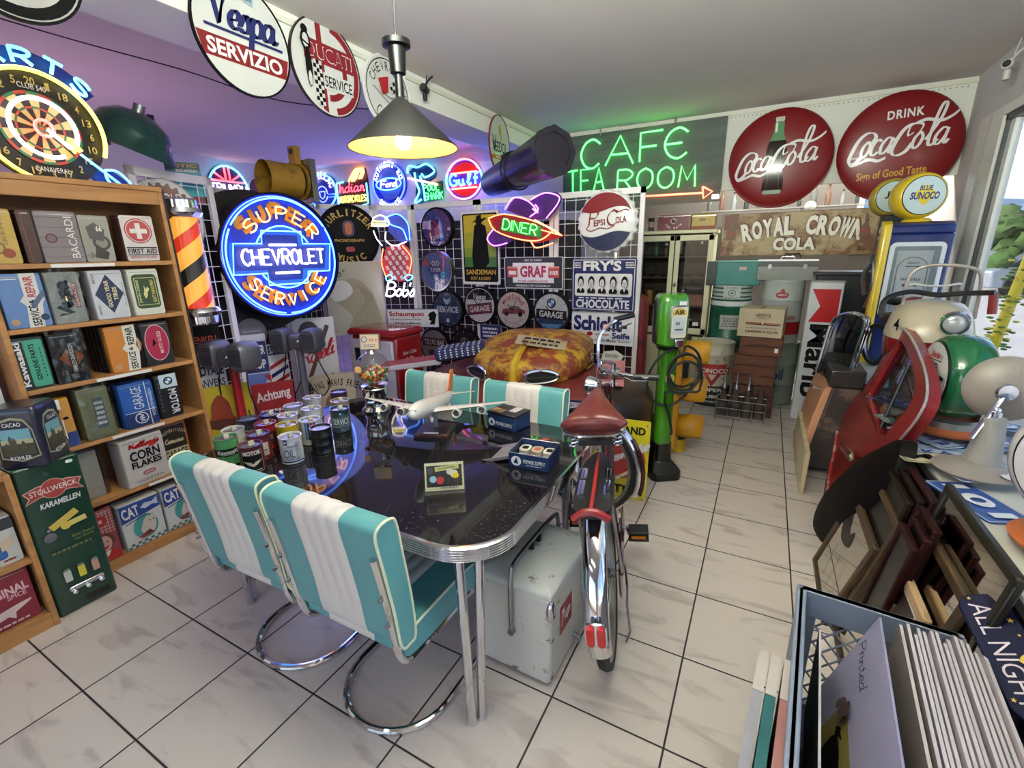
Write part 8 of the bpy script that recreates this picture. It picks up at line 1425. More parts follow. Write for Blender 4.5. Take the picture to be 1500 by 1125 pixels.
# --- moped behind
q = P(1295, 440, y=-.1); t = T('moped', 'dark old moped with white handlebar behind the ride on scooter', 'moped', (.62, -.26, CZ), .35); t.scale = (.55, .5, .52); DK = mat('1c1a1c', .4, .3, .2, 9)
for y in (-.55, .55): b = B(RUBBER); b.lathe([(.26, -.03), (.3, -.035), (.32, 0), (.3, .035), (.26, .03)], 32, X=tr(0, y, .32)@ry(PI/2), caps=False); b.lathe([(.25, -.02), (.27, -.025), (.27, .025), (.25, .02)], 32, STEEL, X=tr(0, y, .32)@ry(PI/2), caps=False); b.build('wheel', t)
b = B(DK); b.rings([[(x, y_, z) for x, z in rrect(0, zc, w, h, w*.4, 4)] for y_, zc, w, h in ((-.45, .85, .1, .2), (-.3, .8, .2, .4), (0, .7, .22, .4), (.3, .72, .2, .22), (.5, .75, .14, .1))]); b.build('body', t); b = B(DRD); b.sphere((0, -.1, .98), (.1, .22, .1)); b.build('tank', t); b = B(BLACK); b.sphere((0, .3, .98), (.12, .2, .06)); b.build('saddle', t); b = B(CHROME); b.sphere((0, -.5, 1.02), (.09, .1, .09)); b.tube([(0, -.55, .32), (0, -.45, .9)], .025); b.build('headlamp', t); b = B(mat('c4bcb0', .4)); b.tube(smooth([(-.3, -.35, 1.2), (-.26, -.4, 1.26), (-.1, -.42, 1.24), (.1, -.42, 1.24), (.26, -.4, 1.26), (.3, -.35, 1.2)], 4), .014, 8); b.build('handlebar', t)
b = B(mat('b8aca0', .5)); b.rings([[(x, y_, z) for x, z in rrect(-.13, 1.0, .08, .3, .03, 3)] for y_ in (-.52, -.5)]); b.build('leg_shield', t)
# --- prints crate, books, painted sign
PC = mat('767e8e', .5, 0, .06); t = T('plastic_crate', 'grey blue plastic crate full of prints', 'crate', (.09, -3.26, 0), -.08); w, d, h = .37, .66, .55
def latticed(b, x0, x1, y0, y1, z0, z1, along):
    n = 7
    for i in range(-n, n*2):
        for s in (-1, 1):
            p, q = i/n, i/n+s*.8; c = [(u, v) for u, v in ((p, 0), (q, 1))]
            (u0, v0), (u1, v1) = c
            if u0 == u1: continue
            f = lambda u, v: ((x0+(x1-x0)*u, y0+(y1-y0)*u, z0+(z1-z0)*v)); lo, hi = max(0, min(u0, u1)), min(1, max(u0, u1))
            if hi-lo < .05: continue
            g = lambda u: (u-u0)/(u1-u0); b.tube([f(lo, g(lo)), f(hi, g(hi))], .004, 5)
for nm, s in (('far_panel', 1), ('near_panel', -1)):
    b = B(PC); y = s*d/2; b.bb((-w/2, y-.01, 0), (w/2, y+.01, .12)); b.bb((-w/2, y-.012, h-.09), (w/2, y+.012, h)); b.bb((-w/2, y-.01, 0), (-w/2+.05, y+.01, h)); b.bb((w/2-.05, y-.01, 0), (w/2, y+.01, h)); latticed(b, -w/2, w/2, y, y, .12, h-.09, 0); b.build(nm, t, .004)
for nm, s in (('aisle_side', -1), ('counter_side', 1)):
    b = B(PC); x = s*w/2; b.bb((x-.008, -d/2, 0), (x+.008, d/2, h)); b.bb((x-.014, -d/2, h-.012), (x+.014, d/2, h)); b.build(nm, t, .004)
b = B(PC); b.bb((-w/2, -d/2, 0), (w/2, d/2, .02)); b.build('floor_panel', t)
b = B(PC); b.bb((-w/2-.012, d/2-.012, h-.014), (w/2+.012, d/2+.014, h)); b.build('rim', t, .004)
def card(name, label, cat_, x, y0, y1, z0, z1, th, m, rot=-.08, lx=0., draw=None, group=None):
    t = T(name, label, cat_, (x, (y0+y1)/2, z0), rot, group); t.rotation_euler = (0, lx, rot); L = y1-y0; b = B(m); b.box((0, 0, (z1-z0)/2), (th, L, z1-z0)); b.build('board', t, .001)
    if draw:
        a = Art(0); draw(a, L, z1-z0)
        for o in a.build(t): o.location = (-th/2-.001, 0, (z1-z0)/2); o.rotation_euler = (0, 0, -PI/2)
    elif 'canvas' not in name: b = B(mat('b8b0b4', .5)); b.box((0, 0, z1-z0), (th*.92, L*.98, .0015)); b.build('top_edge', t)
    return t
ordn = 'first second third fourth fifth sixth seventh eighth ninth tenth eleventh twelfth thirteenth fourteenth'.split()
for i in range(14):
    c = ('6a5f58', '8a8088', 'a89ea4', '958c94')[0 if i < 2 else 1+i % 3]; x = .125+.0113*i; card('print_sheet', f'pale mounted print, {ordn[i]} in the packed row counted from the purple print', 'print', x, -3.58+.004*i, -2.975-.004*(i % 3)-.03*(i % 5 == 2), .025, .56+.012*((i*7) % 4)/3, .0075, mat(c, .6), lx=.03+.0025*i, group='prints packed in the plastic crate')
card('art_print', 'purple grey print with handwriting and a dark caped figure, in the crate', 'print', -.075, -3.52, -2.98, .03, .6, .006, mat('8c88a4', .5), lx=.3, draw=lambda a, L, h: (a.rect(.08*L, -.08*h, .56*L, .52*h, mat('7d7038', .5)), a.poly([((p.x-.02)*L, (p.y+.02)*h) for p in smooth([(.3, -.34, 0), (.3, -.05, 0), (.18, .06, 0), (.02, .08, 0), (-.06, .02, 0), (-.02, -.2, 0), (.05, -.34, 0)], 4, True)], BLKE), a.disc(-.06*L, .1*h, .016, BLKE), a.line([(-.1*L, .09*h), (.0, .13*h)], .008, BLKE), [a.line(s, .003, BLKE, 'lettering') for s in strokes('Printed', -.44*L, .33*h, .34*L, .06*h, .3, .3)], [a.disc((-.1+.05*math.sin(i*3))*L, (.2+.03*math.cos(i*5))*h, .014, mat('4a3a3c')) for i in range(9)], a.line([(-.1*L, -.47*h), (-.2*L, -.2*h)], .02, REDE)))
card('art_print', 'dark edged print standing against the aisle side of the crate', 'print', -.03, -3.5, -3.02, .03, .5, .006, mat('1a1a16', .4), lx=-.02)
for i, (lb, x, c) in enumerate((('grey lilac canvas print beside the plastic crate, outermost', -.185, '8f8d98'), ('teal edged canvas print between two others beside the crate', -.155, '1f5a5e'), ('pink edged canvas print beside the plastic crate, innermost', -.122, '9a6a66'))):
    t = card('canvas_print', lb, 'print', x, -3.62, -3.16, 0, .47, .024, mat(c, .5), -.1, 0, group='canvas prints beside the crate'); b = B(mat('b8b0ac', .6)); b.box((0, .16, .471), (.025, .14, .004)); b.box((0, .231, .43), (.025, .003, .085)); lab(b.build('white_end', t), 'white canvas fold at the far end')
    if i == 0: a = Art(0); [a.rect(random.uniform(-.2, .2), random.uniform(-.15, .1), .08, .05, mat(c_)) for c_ in ('7a3a34', '4a5a78', 'a8a0a0', '3a4048')]; o = a.build(t)[0]; o.location = (-.0135, 0, .24); o.rotation_euler = (0, 0, -PI/2)
A_, C_, D_ = P(1434, 888, z=.64), P(1510, 1030, z=.55), P(1398, 910, z=.6)
t = T('painted_sign', 'rounded dark blue night sign with pale lettering and yellow moon and stars', 'sign', (A_+C_)/2+Vector((.012, 0, 0)), 0)
ux = (C_-A_).normalized(); vw = (CAM-(A_+C_)/2).normalized(); uy = -(vw-ux*vw.dot(ux)).normalized(); uy = (uy+Vector((0, 0, -.45))).normalized(); uy = (uy-ux*uy.dot(ux)).normalized(); uz = ux.cross(uy); t.rotation_euler = Matrix((ux, uy, uz)).transposed().to_euler()
b = B(matte(mat('12142e', .6, 0, .1))); b.prism(rrect(0, 0, .31, .105, .04, 6), 0, .01); b.build('panel', t, .004)
a = Art(-.0005); a.text('ALL NIGHT', .0, -.01, .255, .043, mat('c9b8c0', .5), -.005); MO = mat('c8a830', .5); a.poly([(.03+u*.8, .036+v*.8) for u, v in arc(0, 0, .035, 20, 250, 16)+list(reversed(arc(.012, .006, .028, 20, 250, 16)))], MO)
def star(x, z, r): a.poly([(x+r*(1 if k % 2 == 0 else .42)*math.sin(PI*k/5), z+r*(1 if k % 2 == 0 else .42)*math.cos(PI*k/5)) for k in range(10)], MO)
for x, z, r in [(u*.78, v*.78, r*.85) for u, v, r in ((-.165, .035, .009), (-.1, .045, .009), (-.18, -.03, .006), (.1, .035, .011), (.165, .025, .01), (-.05, .045, .005), (.14, -.05, .007))]: star(x, z, r)
a.build(t)
t2 = T('painted_sign', 'maroon rounded sign with a dotted border, behind the dark blue night sign', 'sign', t.location+Vector((.07, .06, -.02)), 0); t2.rotation_euler = t.rotation_euler; b = B(matte(mat('2c1010', .6))); b.prism(rrect(0, .0, .3, .16, .06, 6), 0, .012); b.build('panel', t2, .004); a = Art(-.0005); [a.disc(u, v, .005, mat('a08a58'), n=10) for u, v in rrect(0, 0, .27, .135, .05, 6)]; a.build(t2)
# ================================================================ on and around the table
class Relax: pts = []
spots = [('green ridged money can with a black band at the table corner', (336, 676), '3f7a4c', 'Kawasaki'), ('maroon money can with a winged emblem at the table edge', (373, 688), '4e1420', 'MOTOR'), ('white oil money can with a roundel, standing out in front', (430, 674), 'b4b4b8', 'OIL'), ('plain black ribbed money can', (474, 660), '121214', ''), ('dark teal service money can at the end of the group', (501, 629), '16323e', 'SERVICE'),
 ('white and dark green money can behind the green one', (347, 664), 'a8aca8', 'A'), ('maroon money can with a cream label behind the winged one', (384, 670), '5a1626', 'L'), ('dark grey money can behind the white and green one', (368, 646), '26242a', 'OIL'), ('bright red money can in the middle of the group', (394, 653), '8c1c26', 'MOTOR'), ('yellow money can in the middle of the group', (425, 655), 'b09a20', 'GAS'), ('dark navy money can in the back row beside the red warning sign', (401, 638), '22283e', 'FUEL'), ('cream white money can behind the yellow one', (426, 640), 'b4b0b4', 'RACE'),
 ('white money can with blue and red stripes', (458, 647), 'b0b2b6', 'MAR'), ('pale grey money can with a script monogram', (434, 624), '8f8e94', 'vf'), ('white money can with a roundel sketch', (460, 629), 'b2b4b8', 'W'), ('light grey money can at the back by the grey speaker post', (461, 611), '9a989e', ''), ('dark purple topped money can by the tobacco sign', (499, 601), '3a2430', ''), ('beige and black money can behind the service can', (501, 616), '8a7a5a', 'OIL')]
pos = [P(*c, z=.7615) for _, c, _, _ in spots]; pos = [Vector((p.x, p.y)) for p in pos]
cen = Vector((-1.6, -2.98))
for _ in range(60):
    for i in range(len(pos)):
        for j in range(i):
            d = pos[i]-pos[j]
            if d.length < .092: d = d.normalized()*(.092-d.length)/2; pos[i] += d; pos[j] -= d
    for p in pos: p.x = max(p.x, -2.30); p.y = max(p.y, -3.43)
for i, ((lb, c, col_, s), p) in enumerate(zip(spots, pos)):
    r, h = .0435, .112; f = Vector((CAM.x-p.x, CAM.y-p.y)); t = T('money_can', lb, 'can', (p.x, p.y, .7615), math.atan2(f.x, -f.y), 'money cans on the table'); m = mat(col_, .3, 0, .08, coat=.3)
    rib = 9 if i == 0 else 3; pr = [(r, 0), (r+.0015, .002), (r, .005)]
    for k in range(1, rib): z = h*k/rib; pr += [(r, z-.004), (r+.0015, z), (r, z+.004)]
    b = B(m); b.lathe([(0, 0)]+pr+[(r, h-.004), (r+.002, h), (r-.002, h), (r-.003, h-.008), (0, h-.008)], 32); b.build('body', t, angle=50); b = B(mat('8c8894', .25, .7)); b.lathe([(0, h-.0075), (r-.004, h-.0075), (r-.004, h-.007), (0, h-.007)], 24); b.build('lid', t)
    b = B(BLACK); b.box((0, 0, h-.0068), (.022, .003, .0006)); lab(b.build('coin_slot', t), 'dark coin slot')
    if i not in (3, 7, 13, 16): b = B(mat('a8a290', .6)); b.box((.005, .0, h+.002), (.02, .01, .018), X=tr(0, 0, 0)@Matrix.Rotation(.5, 4, 'Z')); b.build('price_tag', t, .001)
    a = Art(-.0012, .0004); W2 = mat('c4c2c2', .35)
    if i == 0: a.rect(0, .5*h, 2.6*r, .28*h, BLKE); a.text('Kawasaki', 0, .52*h, 1.7*r, .14*h, W2, .03); a.scribble(0, .42*h, 1.2*r, .04*h, W2, 1)
    elif i == 1: a.frame(0, .45*h, 1.7*r, .8*h, .0015, mat('a89a70')); a.rect(0, .38*h, 1.6*r, .6*h, BLKE); a.text('MOTOR', 0, .78*h, 1.4*r, .14*h, W2, .03); a.poly([(u*r, v*h) for u, v in ((-.75, .5), (-.2, .46), (0, .38), (.2, .46), (.75, .5), (.3, .34), (0, .28), (-.3, .34))], mat('b0a890')); a.scribble(0, .14*h, 1.3*r, .05*h, W2, 1)
    elif i == 2: a.rect(.55*r, .5*h, .5*r, .7*h, mat('8a8c94')); a.rect(-.5*r, .86*h, .34*r, .2*h, NAVY); a.disc(-.5*r, .86*h, .1*r, W2); a.text('OIL', -.25*r, .42*h, .9*r, .34*h, mat('5a6270'), .02); a.scribble(.1*r, .7*h, 1.1*r, .08*h, NAVY, 2); a.rect(0, .1*h, 2.6*r, .05*h, NAVY); a.scribble(0, .2*h, 1.2*r, .05*h, NAVY, 1)
    elif i == 4: a.text('SERVICE', 0, .48*h, 1.75*r, .26*h, W2, .02); a.frame(0, .48*h, 1.9*r, .36*h, .001, W2); a.disc(0, .84*h, .1*r, W2); a.rect(0, .24*h, 2.2*r, .01*h, W2); a.disc(0, .14*h, .06*r, W2)
    elif i == 12: [a.rect((-.5+.28*k)*r, .6*h, .2*r, .7*h, mat(c_)) for k, c_ in enumerate(('3a6a98', '1c2850', 'a03028', '1c2850'))]; a.text('M', .0, .3*h, .5*r, .16*h, BLKE, .02)
    elif i == 14: a.ring(0, .6*h, .36*r, .4*r, BLKE); a.text('W', 0, .6*h, .4*r, .2*h, BLKE, .0)
    elif s: a.rect(0, .45*h, 1.5*r, .5*h, mat('2a2624' if i in (7, 8, 9, 10, 17) else 'a8a294', .4)); a.text(s, 0, .5*h, 1.1*r, .22*h, W2 if i in (7, 8, 9, 10, 17) else BLKE, .02); a.scribble(0, .3*h, 1.1*r, .06*h, GRY, 1)
    a.build(t, mapf=on_cyl(r), maxe=.02)
# --- sweets machine
g = P(552, 600, z=.762); t = T('sweets_machine', 'chrome table sweets machine with a glass globe of coloured balls', 'vending machine', (g.x, g.y, .7605), .5)
b = B(CHROME); b.lathe([(0, 0), (.075, 0), (.078, .012), (.06, .03), (.055, .06), (.066, .09), (.07, .13), (.066, .135), (.07, .145), (.05, .15), (0, .15)], 36); b.build('base', t); b = B(CHROME); b.cyl((0, -.05, .07), (0, -.09, .07), .02); b.box((0, -.095, .07), (.036, .012, .008)); b.build('coin_knob', t, .002)
b = B(glass(alpha=.16)); b.sphere((0, 0, .235), .09, n=40, k=24); b.build('glass_globe', t); R = random.Random(2); pal = [mat(c, .35) for c in ('c83a28', 'd8b030', '3a8a3a', 'd87a28', 'c8c0b0', '6a2a20')]; b = B()
for i in range(150):
    for _ in range(40):
        q = Vector((R.uniform(-1, 1), R.uniform(-1, 1), R.uniform(-1, .02)))*.078
        if q.length < .079 and q.z < -.002: break
    b.sphere((q.x, q.y, .235+q.z), .0085, pal[i % 6], 8, 6)
o = b.build('sweet_balls', t, angle=180); o['kind'] = 'stuff'; lab(o, 'coloured sweet balls filling the lower globe')
b = B(mat('c8a060', .5)); b.prism(circle(-.05, .25, .018, 16), -.085, -.083); b.build('sticker', t); b = B(CHROME); b.lathe([(0, .318), (.03, .318), (.02, .335), (0, .335)], 20); b.build('cap', t)
b = B(mat('6a5040', .4)); b.prism(rrect(0, .375, .105, .085, .006), -.012, .004, X=rx(-.15)@tr(0, -.05, .0)); b.build('sign_holder', t); a = Art(-.013); a.rect(0, .375, .095, .075, mat('b8a890', .5)); a.ring(-.028, .388, .012, .016, PB); a.text('10 c', .02, .385, .04, .016, REDE, .02); a.scribble(0, .355, .07, .018, GRY, 2)
for o in a.build(t): o.matrix_local = rx(-.15)@tr(0, -.05, 0)
# --- airliner
t = T('model_airliner', 'white four engined model airliner on a wooden table stand', 'model plane', (-1.60, -2.765, .7605), math.atan2(-.93, .36)); X0 = tr(0, 0, .135)@ry(-.2)
PLW = mat('c2beba', .25, 0, .04, coat=.5); b = B(PLW); b.X = X0; b.rings([[(x, r*math.cos(a), r*math.sin(a)*1.12+zz) for a in [2*PI*k/28 for k in range(28)]] for x, r, zz in ((.33, .004, -.008), (.322, .014, -.006), (.30, .026, -.002), (.26, .034, 0), (.2, .037, 0), (-.12, .037, 0), (-.22, .028, .008), (-.3, .014, .018), (-.34, .005, .022))]); b.build('fuselage', t, angle=60)
def foil(b, r0, r1, th0, th1):
    R_ = []
    for (x, y, z, c), th in ((r0, th0), (r1, th1)): R_.append([(x+c*u, y, z+th*v) for u, v in ((.5, 0), (.35, .5), (0, .7), (-.5, 0), (0, -.3), (.35, -.4))])
    b.rings(R_)
for s in (-1, 1):
    b = B(PLW); b.X = X0; foil(b, (.06, s*.03, -.018, .17), (-.09, s*.38, .012, .035), .022, .004); w_ = b.build('wing', t, angle=60); b = B(PLW); b.X = X0; b.prism([(-.11, .005), (-.075, .012), (-.095, .035), (-.115, .035)], s*.378, s*.381); b.build('winglet', w_)
    for x, y, z in ((.075, .13, -.028), (.015, .235, -.018)):
        b = B(PLW); b.X = X0@tr(x, s*y, z)@ry(PI/2); b.lathe([(.012, -.045), (.018, -.02), (.02, .02), (.0185, .036), (.016, .036), (.015, .02)], 20, caps=False); e = b.build('engine', t); b = B(mat('5a5a60', .4, .6)); b.X = X0@tr(x, s*y, z)@ry(PI/2); b.lathe([(0, .034), (.004, .026), (.0155, .02), (.012, -.044), (0, -.044)], 20); b.build('fan', e); b = B(PLW); b.X = X0; b.box((x-.02, s*y, z+.02), (.05, .004, .02)); b.build('pylon', e)
    b = B(PLW); b.X = X0; foil(b, (-.28, s*.012, .02, .07), (-.335, s*.13, .032, .025), .01, .003); b.build('tailplane', t, angle=60)
b = B(mat('b05a28', .35)); b.X = X0; foil2 = [(-.22, .03), (-.3, .15), (-.345, .15), (-.335, .03)]; b.prism(foil2, -.004, .004); lab(b.build('tail_fin', t, .002), 'orange red tail fin'); a = Art(0, .0003); a.text('QANTAS', .17, .0, .12, .026, BLKE, .02); a.rect(.1, .006, .3, .002, GRY)
o = a.build(t)
for q in o: q.matrix_local = X0@tr(0, -.0375, .008)
b = B(mat('2a3038', .1)); b.X = X0; b.tube([(.312, -.016, .008), (.318, 0, .01), (.312, .016, .008)], .0035, 5); lab(b.build('cockpit_window', t), 'dark cockpit window band'); b = B(mat('9a9490', .3, .5)); b.tube([(-.0, 0, .012), (0, 0, .105)], .011, 8); b.build('stand_post', t); b = B(mat('3c1a16', .3)); b.rings([[(.0+x*k, y*k, z) for x, y in ((-.06, -.08), (.1, -.08), (.1, .08), (-.06, .08))] for z, k in ((0, 1), (.012, 1), (.02, .9))]); b.build('stand_base', t); b = B(OFFW); b.box((.085, 0, .0205), (.02, .07, .001)); b.build('name_plate', t)
# --- card in an acrylic holder
g = P(652, 721, z=.762); t = T('card_holder', 'clear acrylic holder with a cream picture card on the table', 'card holder', (g.x, g.y, .7605), .62); ACR = glass(alpha=.15); X1 = rx(-.3)
b = B(ACR); b.X = X1; b.box((0, .004, .055), (.148, .003, .11)); b.box((0, -.02, .004), (.148, .045, .003)); b.box((0, -.04, .014), (.148, .003, .024)); b.X = Matrix(); b.box((0, .045, .002), (.148, .08, .003)); b.build('holder', t); b = B(mat('b8b490', .5)); b.X = X1; b.box((0, 0, .058), (.138, .001, .1)); b.build('card', t)
a = Art(-.001, .0003); a.rect(0, .06, .126, .076, mat('1e1a18')); a.rect(.01, .088, .085, .016, mat('a8a060'), a=.08); a.text('nostalgie', .01, .088, .06, .008, BLKE, .01, a=.08); [a.disc(x, z, r, mat(c)) for x, z, r, c in ((-.015, .045, .014, 'a02a28'), (-.04, .05, .012, '8ab0c0'), (.02, .075, .012, 'b8b0a0'), (.035, .066, .014, 'c0bca8'), (-.05, .08, .012, '3a3a3a'), (.045, .04, .01, '3a2a20'))]; a.poly([(.04+.016*(1 if k % 2 else .6)*math.cos(PI*k/9), .06+.013*(1 if k % 2 else .6)*math.sin(PI*k/9)) for k in range(18)], mat('c8b020')); a.scribble(.02, .018, .07, .01, GRY, 1)
for o in a.build(t): o.matrix_local = X1
# --- blue tins
BT = mat('1c3058', .3, .2, .1); g = P(737, 629, z=.762); t = T('blue_tin', 'closed dark blue tin with a picture lid behind the open tin', 'tin', (g.x+.0, g.y+.06, .7605), -.15)
b = B(BT); b.box((0, 0, .035), (.17, .13, .07)); b.build('body', t, .006); b = B(mat('1a1c26', .3, .2)); b.box((0, 0, .075), (.173, .133, .014)); b.build('lid', t, .004); a = Art(-.0655); a.text('POWER SUPPLY', .02, .03, .1, .018, OFFW, .02); a.disc(-.055, .032, .02, OFFW); a.poly([(-.065, .025), (-.05, .045), (-.045, .02)], BT); a.build(t); b = B(mat('b8904a', .4)); b.box((-.04, -.03, .0827), (.07, .05, .001)); b.box((.03, .02, .0827), (.04, .07, .001), OFFW); lab(b.build('lid_picture', t), 'printed lid picture')
g = P(772, 686, z=.762); t = T('blue_tin', 'open dark blue tin holding small white tins', 'tin', (g.x, g.y+.07, .7605), .1); b = B(BT); w, d, h = .165, .15, .062
for a_ in (((-w/2, -d/2, 0), (w/2, -d/2+.003, h)), ((-w/2, d/2-.003, 0), (w/2, d/2, h)), ((-w/2, -d/2, 0), (-w/2+.003, d/2, h)), ((w/2-.003, -d/2, 0), (w/2, d/2, h)), ((-w/2, -d/2, 0), (w/2, d/2, .004))): b.bb(*a_)
b.build('body', t); b = B(STEEL); b.tube([(-w/2, -d/2, h), (w/2, -d/2, h), (w/2, d/2, h), (-w/2, d/2, h)], .002, 6, closed=True); b.build('rolled_rim', t); a = Art(-d/2-.0005); a.text('POWER SUPPLY', .025, .032, .09, .016, OFFW, .02); a.disc(-.05, .03, .021, OFFW); a.poly([(-.062, .022), (-.048, .046), (-.04, .018)], BT); a.scribble(.025, .018, .07, .006, OFFW, 1); a.build(t); bt = t
lb6 = ('small octagonal tin in the open blue tin, far corner by the lid', 'small octagonal tin in the open blue tin, far middle', 'small octagonal tin in the open blue tin, far corner away from the lid', 'small octagonal tin in the open blue tin, near corner by the lid', 'small octagonal tin in the open blue tin, near middle', 'small octagonal tin in the open blue tin, near corner away from the lid')
for i in range(6):
    x, y = -.052+.052*(i % 3), .036-.072*(i//3); M_ = Matrix.Rotation(.1, 3, 'Z') @ Vector((x, y, 0)); s = T('small_tin', lb6[i], 'tin', bt.location+M_+Vector((0, 0, .005)), .1, 'small tins in the open tin'); b = B(mat(('b8b0a8', 'a89c8c', 'bcb6b0')[i % 3], .4)); b.plate(rrect(0, 0, .047, .062, .012, 1), 0, .036 if i < 3 else .028); b.build('body', s, .002); b = B((BLKE, mat('a04a2c', .4))[i % 2]); b.plate(rrect(0, 0, .026, .03, .008, 2), .036 if i < 3 else .028, .0368 if i < 3 else .0288); b.build('lid_print', s)
g = P(722, 665, z=.765); t = T('tin_cover', 'loose silver tin lid tilted against the open blue tin', 'lid', (bt.location.x-.165, bt.location.y-.0, .7605), 0); t.rotation_euler = (0, -.3, .1); b = B(mat('a8a4ac', .4, .7)); b.box((0, 0, .003), (.165, .15, .003)); 
for a_ in (((-.083, -.075, 0), (-.08, .075, .014)), ((.08, -.075, 0), (.083, .075, .014)), ((-.083, -.075, 0), (.083, -.072, .014)), ((-.083, .072, 0), (.083, .075, .014))): b.bb(*a_)
b.build('sheet', t, .001); b = B(BT); b.box((0, 0, -.0002), (.163, .148, .002)); lab(b.build('painted_face', t), 'dark blue painted outside')
# ================================================================ red cola cooler, fairground car
t = T('drinks_cooler', 'red drinks cooler with white front and red lid behind the table', 'cooler', (-3.56, -1.0, 0), 0); RC_ = mat('8e161c', .25, 0, .08, coat=.5); CWH = worn('b8b2b8', '8a8088', .3, 8, .35)
b = B(RC_); b.bb((-.28, -.18, .04), (.29, .2, .82)); b.build('body', t, .02); b = B(CWH); b.bb((-.29, -.215, .06), (.27, -.18, .79)); b.build('front_door', t, .015); b = B(RC_); b.rings([[(sx*(.305-i), sy*(.215-i), z) for sx, sy in ((-1, -1), (1, -1), (1, 1), (-1, 1))] for i, z in ((.01, .82), (0, .835), (0, .86), (.02, .885), (.05, .895))]); b.build('lid', t, .012)
b = B(BLACK); b.box((-.18, -.217, .64), (.07, .006, .13)); lab(b.build('vent', t, .004), 'dark recessed panel'); b = B(mat('6a1418', .3, .4)); b.box((.02, -.22, .82), (.06, .02, .05)); b.build('latch', t, .004); b = B(DARK); b.bb((-.27, -.17, 0), (.27, .18, .05)); b.build('plinth', t); b = B(STEEL); b.tube([(.18, -.22, .55), (.18, -.245, .52), (.18, -.245, .44), (.18, -.22, .41)], .01, 8); b.build('door_handle', t)
a = Art(0); a.text('Have a Coke', 0, .66, .2, .04, OFFW, .01, .25); a.text('for You', .0, .6, .12, .035, OFFW, .01, .25)
for o in a.build(t): o.location = (.293, .0, 0); o.rotation_euler = (0, 0, PI/2)
RUS = worn('b08a1e', '7a2a1c', .49, 4.5, .5, '6a3a1c'); RUS2 = worn('6a2420', '8a6a1c', .36, 3, .45, '2a1a16'); RUS3 = worn('2c2320', '6a241e', .38, 3, .35, '4a3a2a')
t = T('fairground_car', 'worn yellow and red fairground car with chrome vents and broad rusty body', 'fairground car', (-1.93, -1.0, 0), 0); b = B(); n = 64; R_ = []
for k, z in ((.9, .1), (.985, .14), (1, .25), (1, .42), (.985, .5), (.93, .56), (.82, .605), (.65, .63), (.4, .645), (.1, .65)): R_.append([(1.0*k*math.copysign(abs(math.cos(a))**.85, math.cos(a)), .62*k*math.copysign(abs(math.sin(a))**.85, math.sin(a)), z) for a in [2*PI*i/n for i in range(n)]])
b.rings(R_, RUS2); o = b.build('body_shell', t); me = o.data; me.materials.append(RUS3)
for p in me.polygons:
    if p.center.x > .62+.1*math.sin(p.center.y*9): p.material_index = 1
b = B(RUBBER); b.tube([(1.02*math.copysign(abs(math.cos(a))**.85, math.cos(a)), .64*math.copysign(abs(math.sin(a))**.85, math.sin(a)), .22) for a in [2*PI*i/n for i in range(n)]], .05, 10, closed=True); b.build('bumper_ring', t)
secs = []
for y, w, z0, zt in ((-.47, .08, .6, .72), (-.455, .2, .58, .76), (-.36, .36, .58, .81), (-.22, .45, .58, .86), (0, .47, .58, .915), (.3, .45, .58, .92), (.45, .42, .58, .9)):
    zm = (z0+zt)/2; h = (zt-z0)/2; secs.append([(w*math.copysign(abs(math.cos(a))**.55, math.cos(a)), y+.0, zm+h*math.copysign(abs(math.sin(a))**.75, math.sin(a))) for a in [2*PI*i/44 for i in range(44)]])
HX = rz(.12); b = B(RUS); b.X = HX; b.rings(secs); b.build('hood', t, angle=50)
b = B(mat('c09a20', .4, 0, .15)); b.X = HX; b.tube([(0, -.475, .61), (0, -.478, .7), (0, -.46, .765), (0, -.36, .818), (0, -.2, .872), (0, .0, .918)], [.03, .035, .035, .03, .025, .02], 8); lab(b.build('center_ridge', t), 'yellow centre ridge')
for s in (-1, 1):
    vx = HX@tr(.22 if s > 0 else -.29, -.47, .69)@rz(s*.55); b = B(CHROME); b.X = vx; E_ = [(p[0], p[1]) for p in sm([(-.12, .0), (-.1, .042), (.0, .055), (.1, .03), (.13, 0), (.1, -.03), (0, -.045), (-.1, -.038)], 4)]; b.tube([(s*u, -.012, v) for u, v in E_], .012, 8, closed=True); v_ = b.build('vent_frame', t); b = B(mat('0c0c0c', .5)); b.X = vx; b.prism([(s*u, v) for u, v in E_], -.01, .0); b.build('vent_opening', v_); b = B(mat('4a4640', .4, .5)); b.X = vx; b.box((0, -.014, .0), (.22, .008, .008)); b.build('vent_bar', v_)
for i in range(4): b = B(RUS); b.X = HX; b.tube([(.462, .0, .66+.045*i), (.465, .16, .66+.045*i)], .012, 8); b.build('louver', t)
b = B(mat('a8a49c', .5)); b.X = HX; b.box((.472, .12, .75), (.006, .06, .06)); b.build('sticker', t)
t = T('licence_plate', 'worn cream plate with dark lettering lying on the yellow hood', 'licence plate', (-1.78, -1.16, .895), .15); t.rotation_euler = (.25, .12, .3); b = B(worn('a8987c', '6a4a30', .42, 12, .5)); b.box((0, 0, 0), (.4, .17, .006)); b.build('plate', t, .003); a = Art(-.0035); a.scribble(0, .03, .34, .06, BLKE, 1); a.scribble(0, -.04, .34, .05, BLKE, 1)
for o in a.build(t): o.rotation_euler = (-PI/2, 0, 0)
t = T('flag', 'rolled stars and stripes flags lying on the rusty body by the red cooler', 'flag', (-2.62, -1.36, .72), (0, -.12, .5)); b = B(mat('b0a8ac', .7)); b.box((-.24, 0, .0), (.5, .2, .05)); b.build('white_stripe', t, .012); b = B(mat('8a1c28', .7))
for i in range(5): b.box((-.26, -.085+.042*i, .018), (.47, .02, .022))
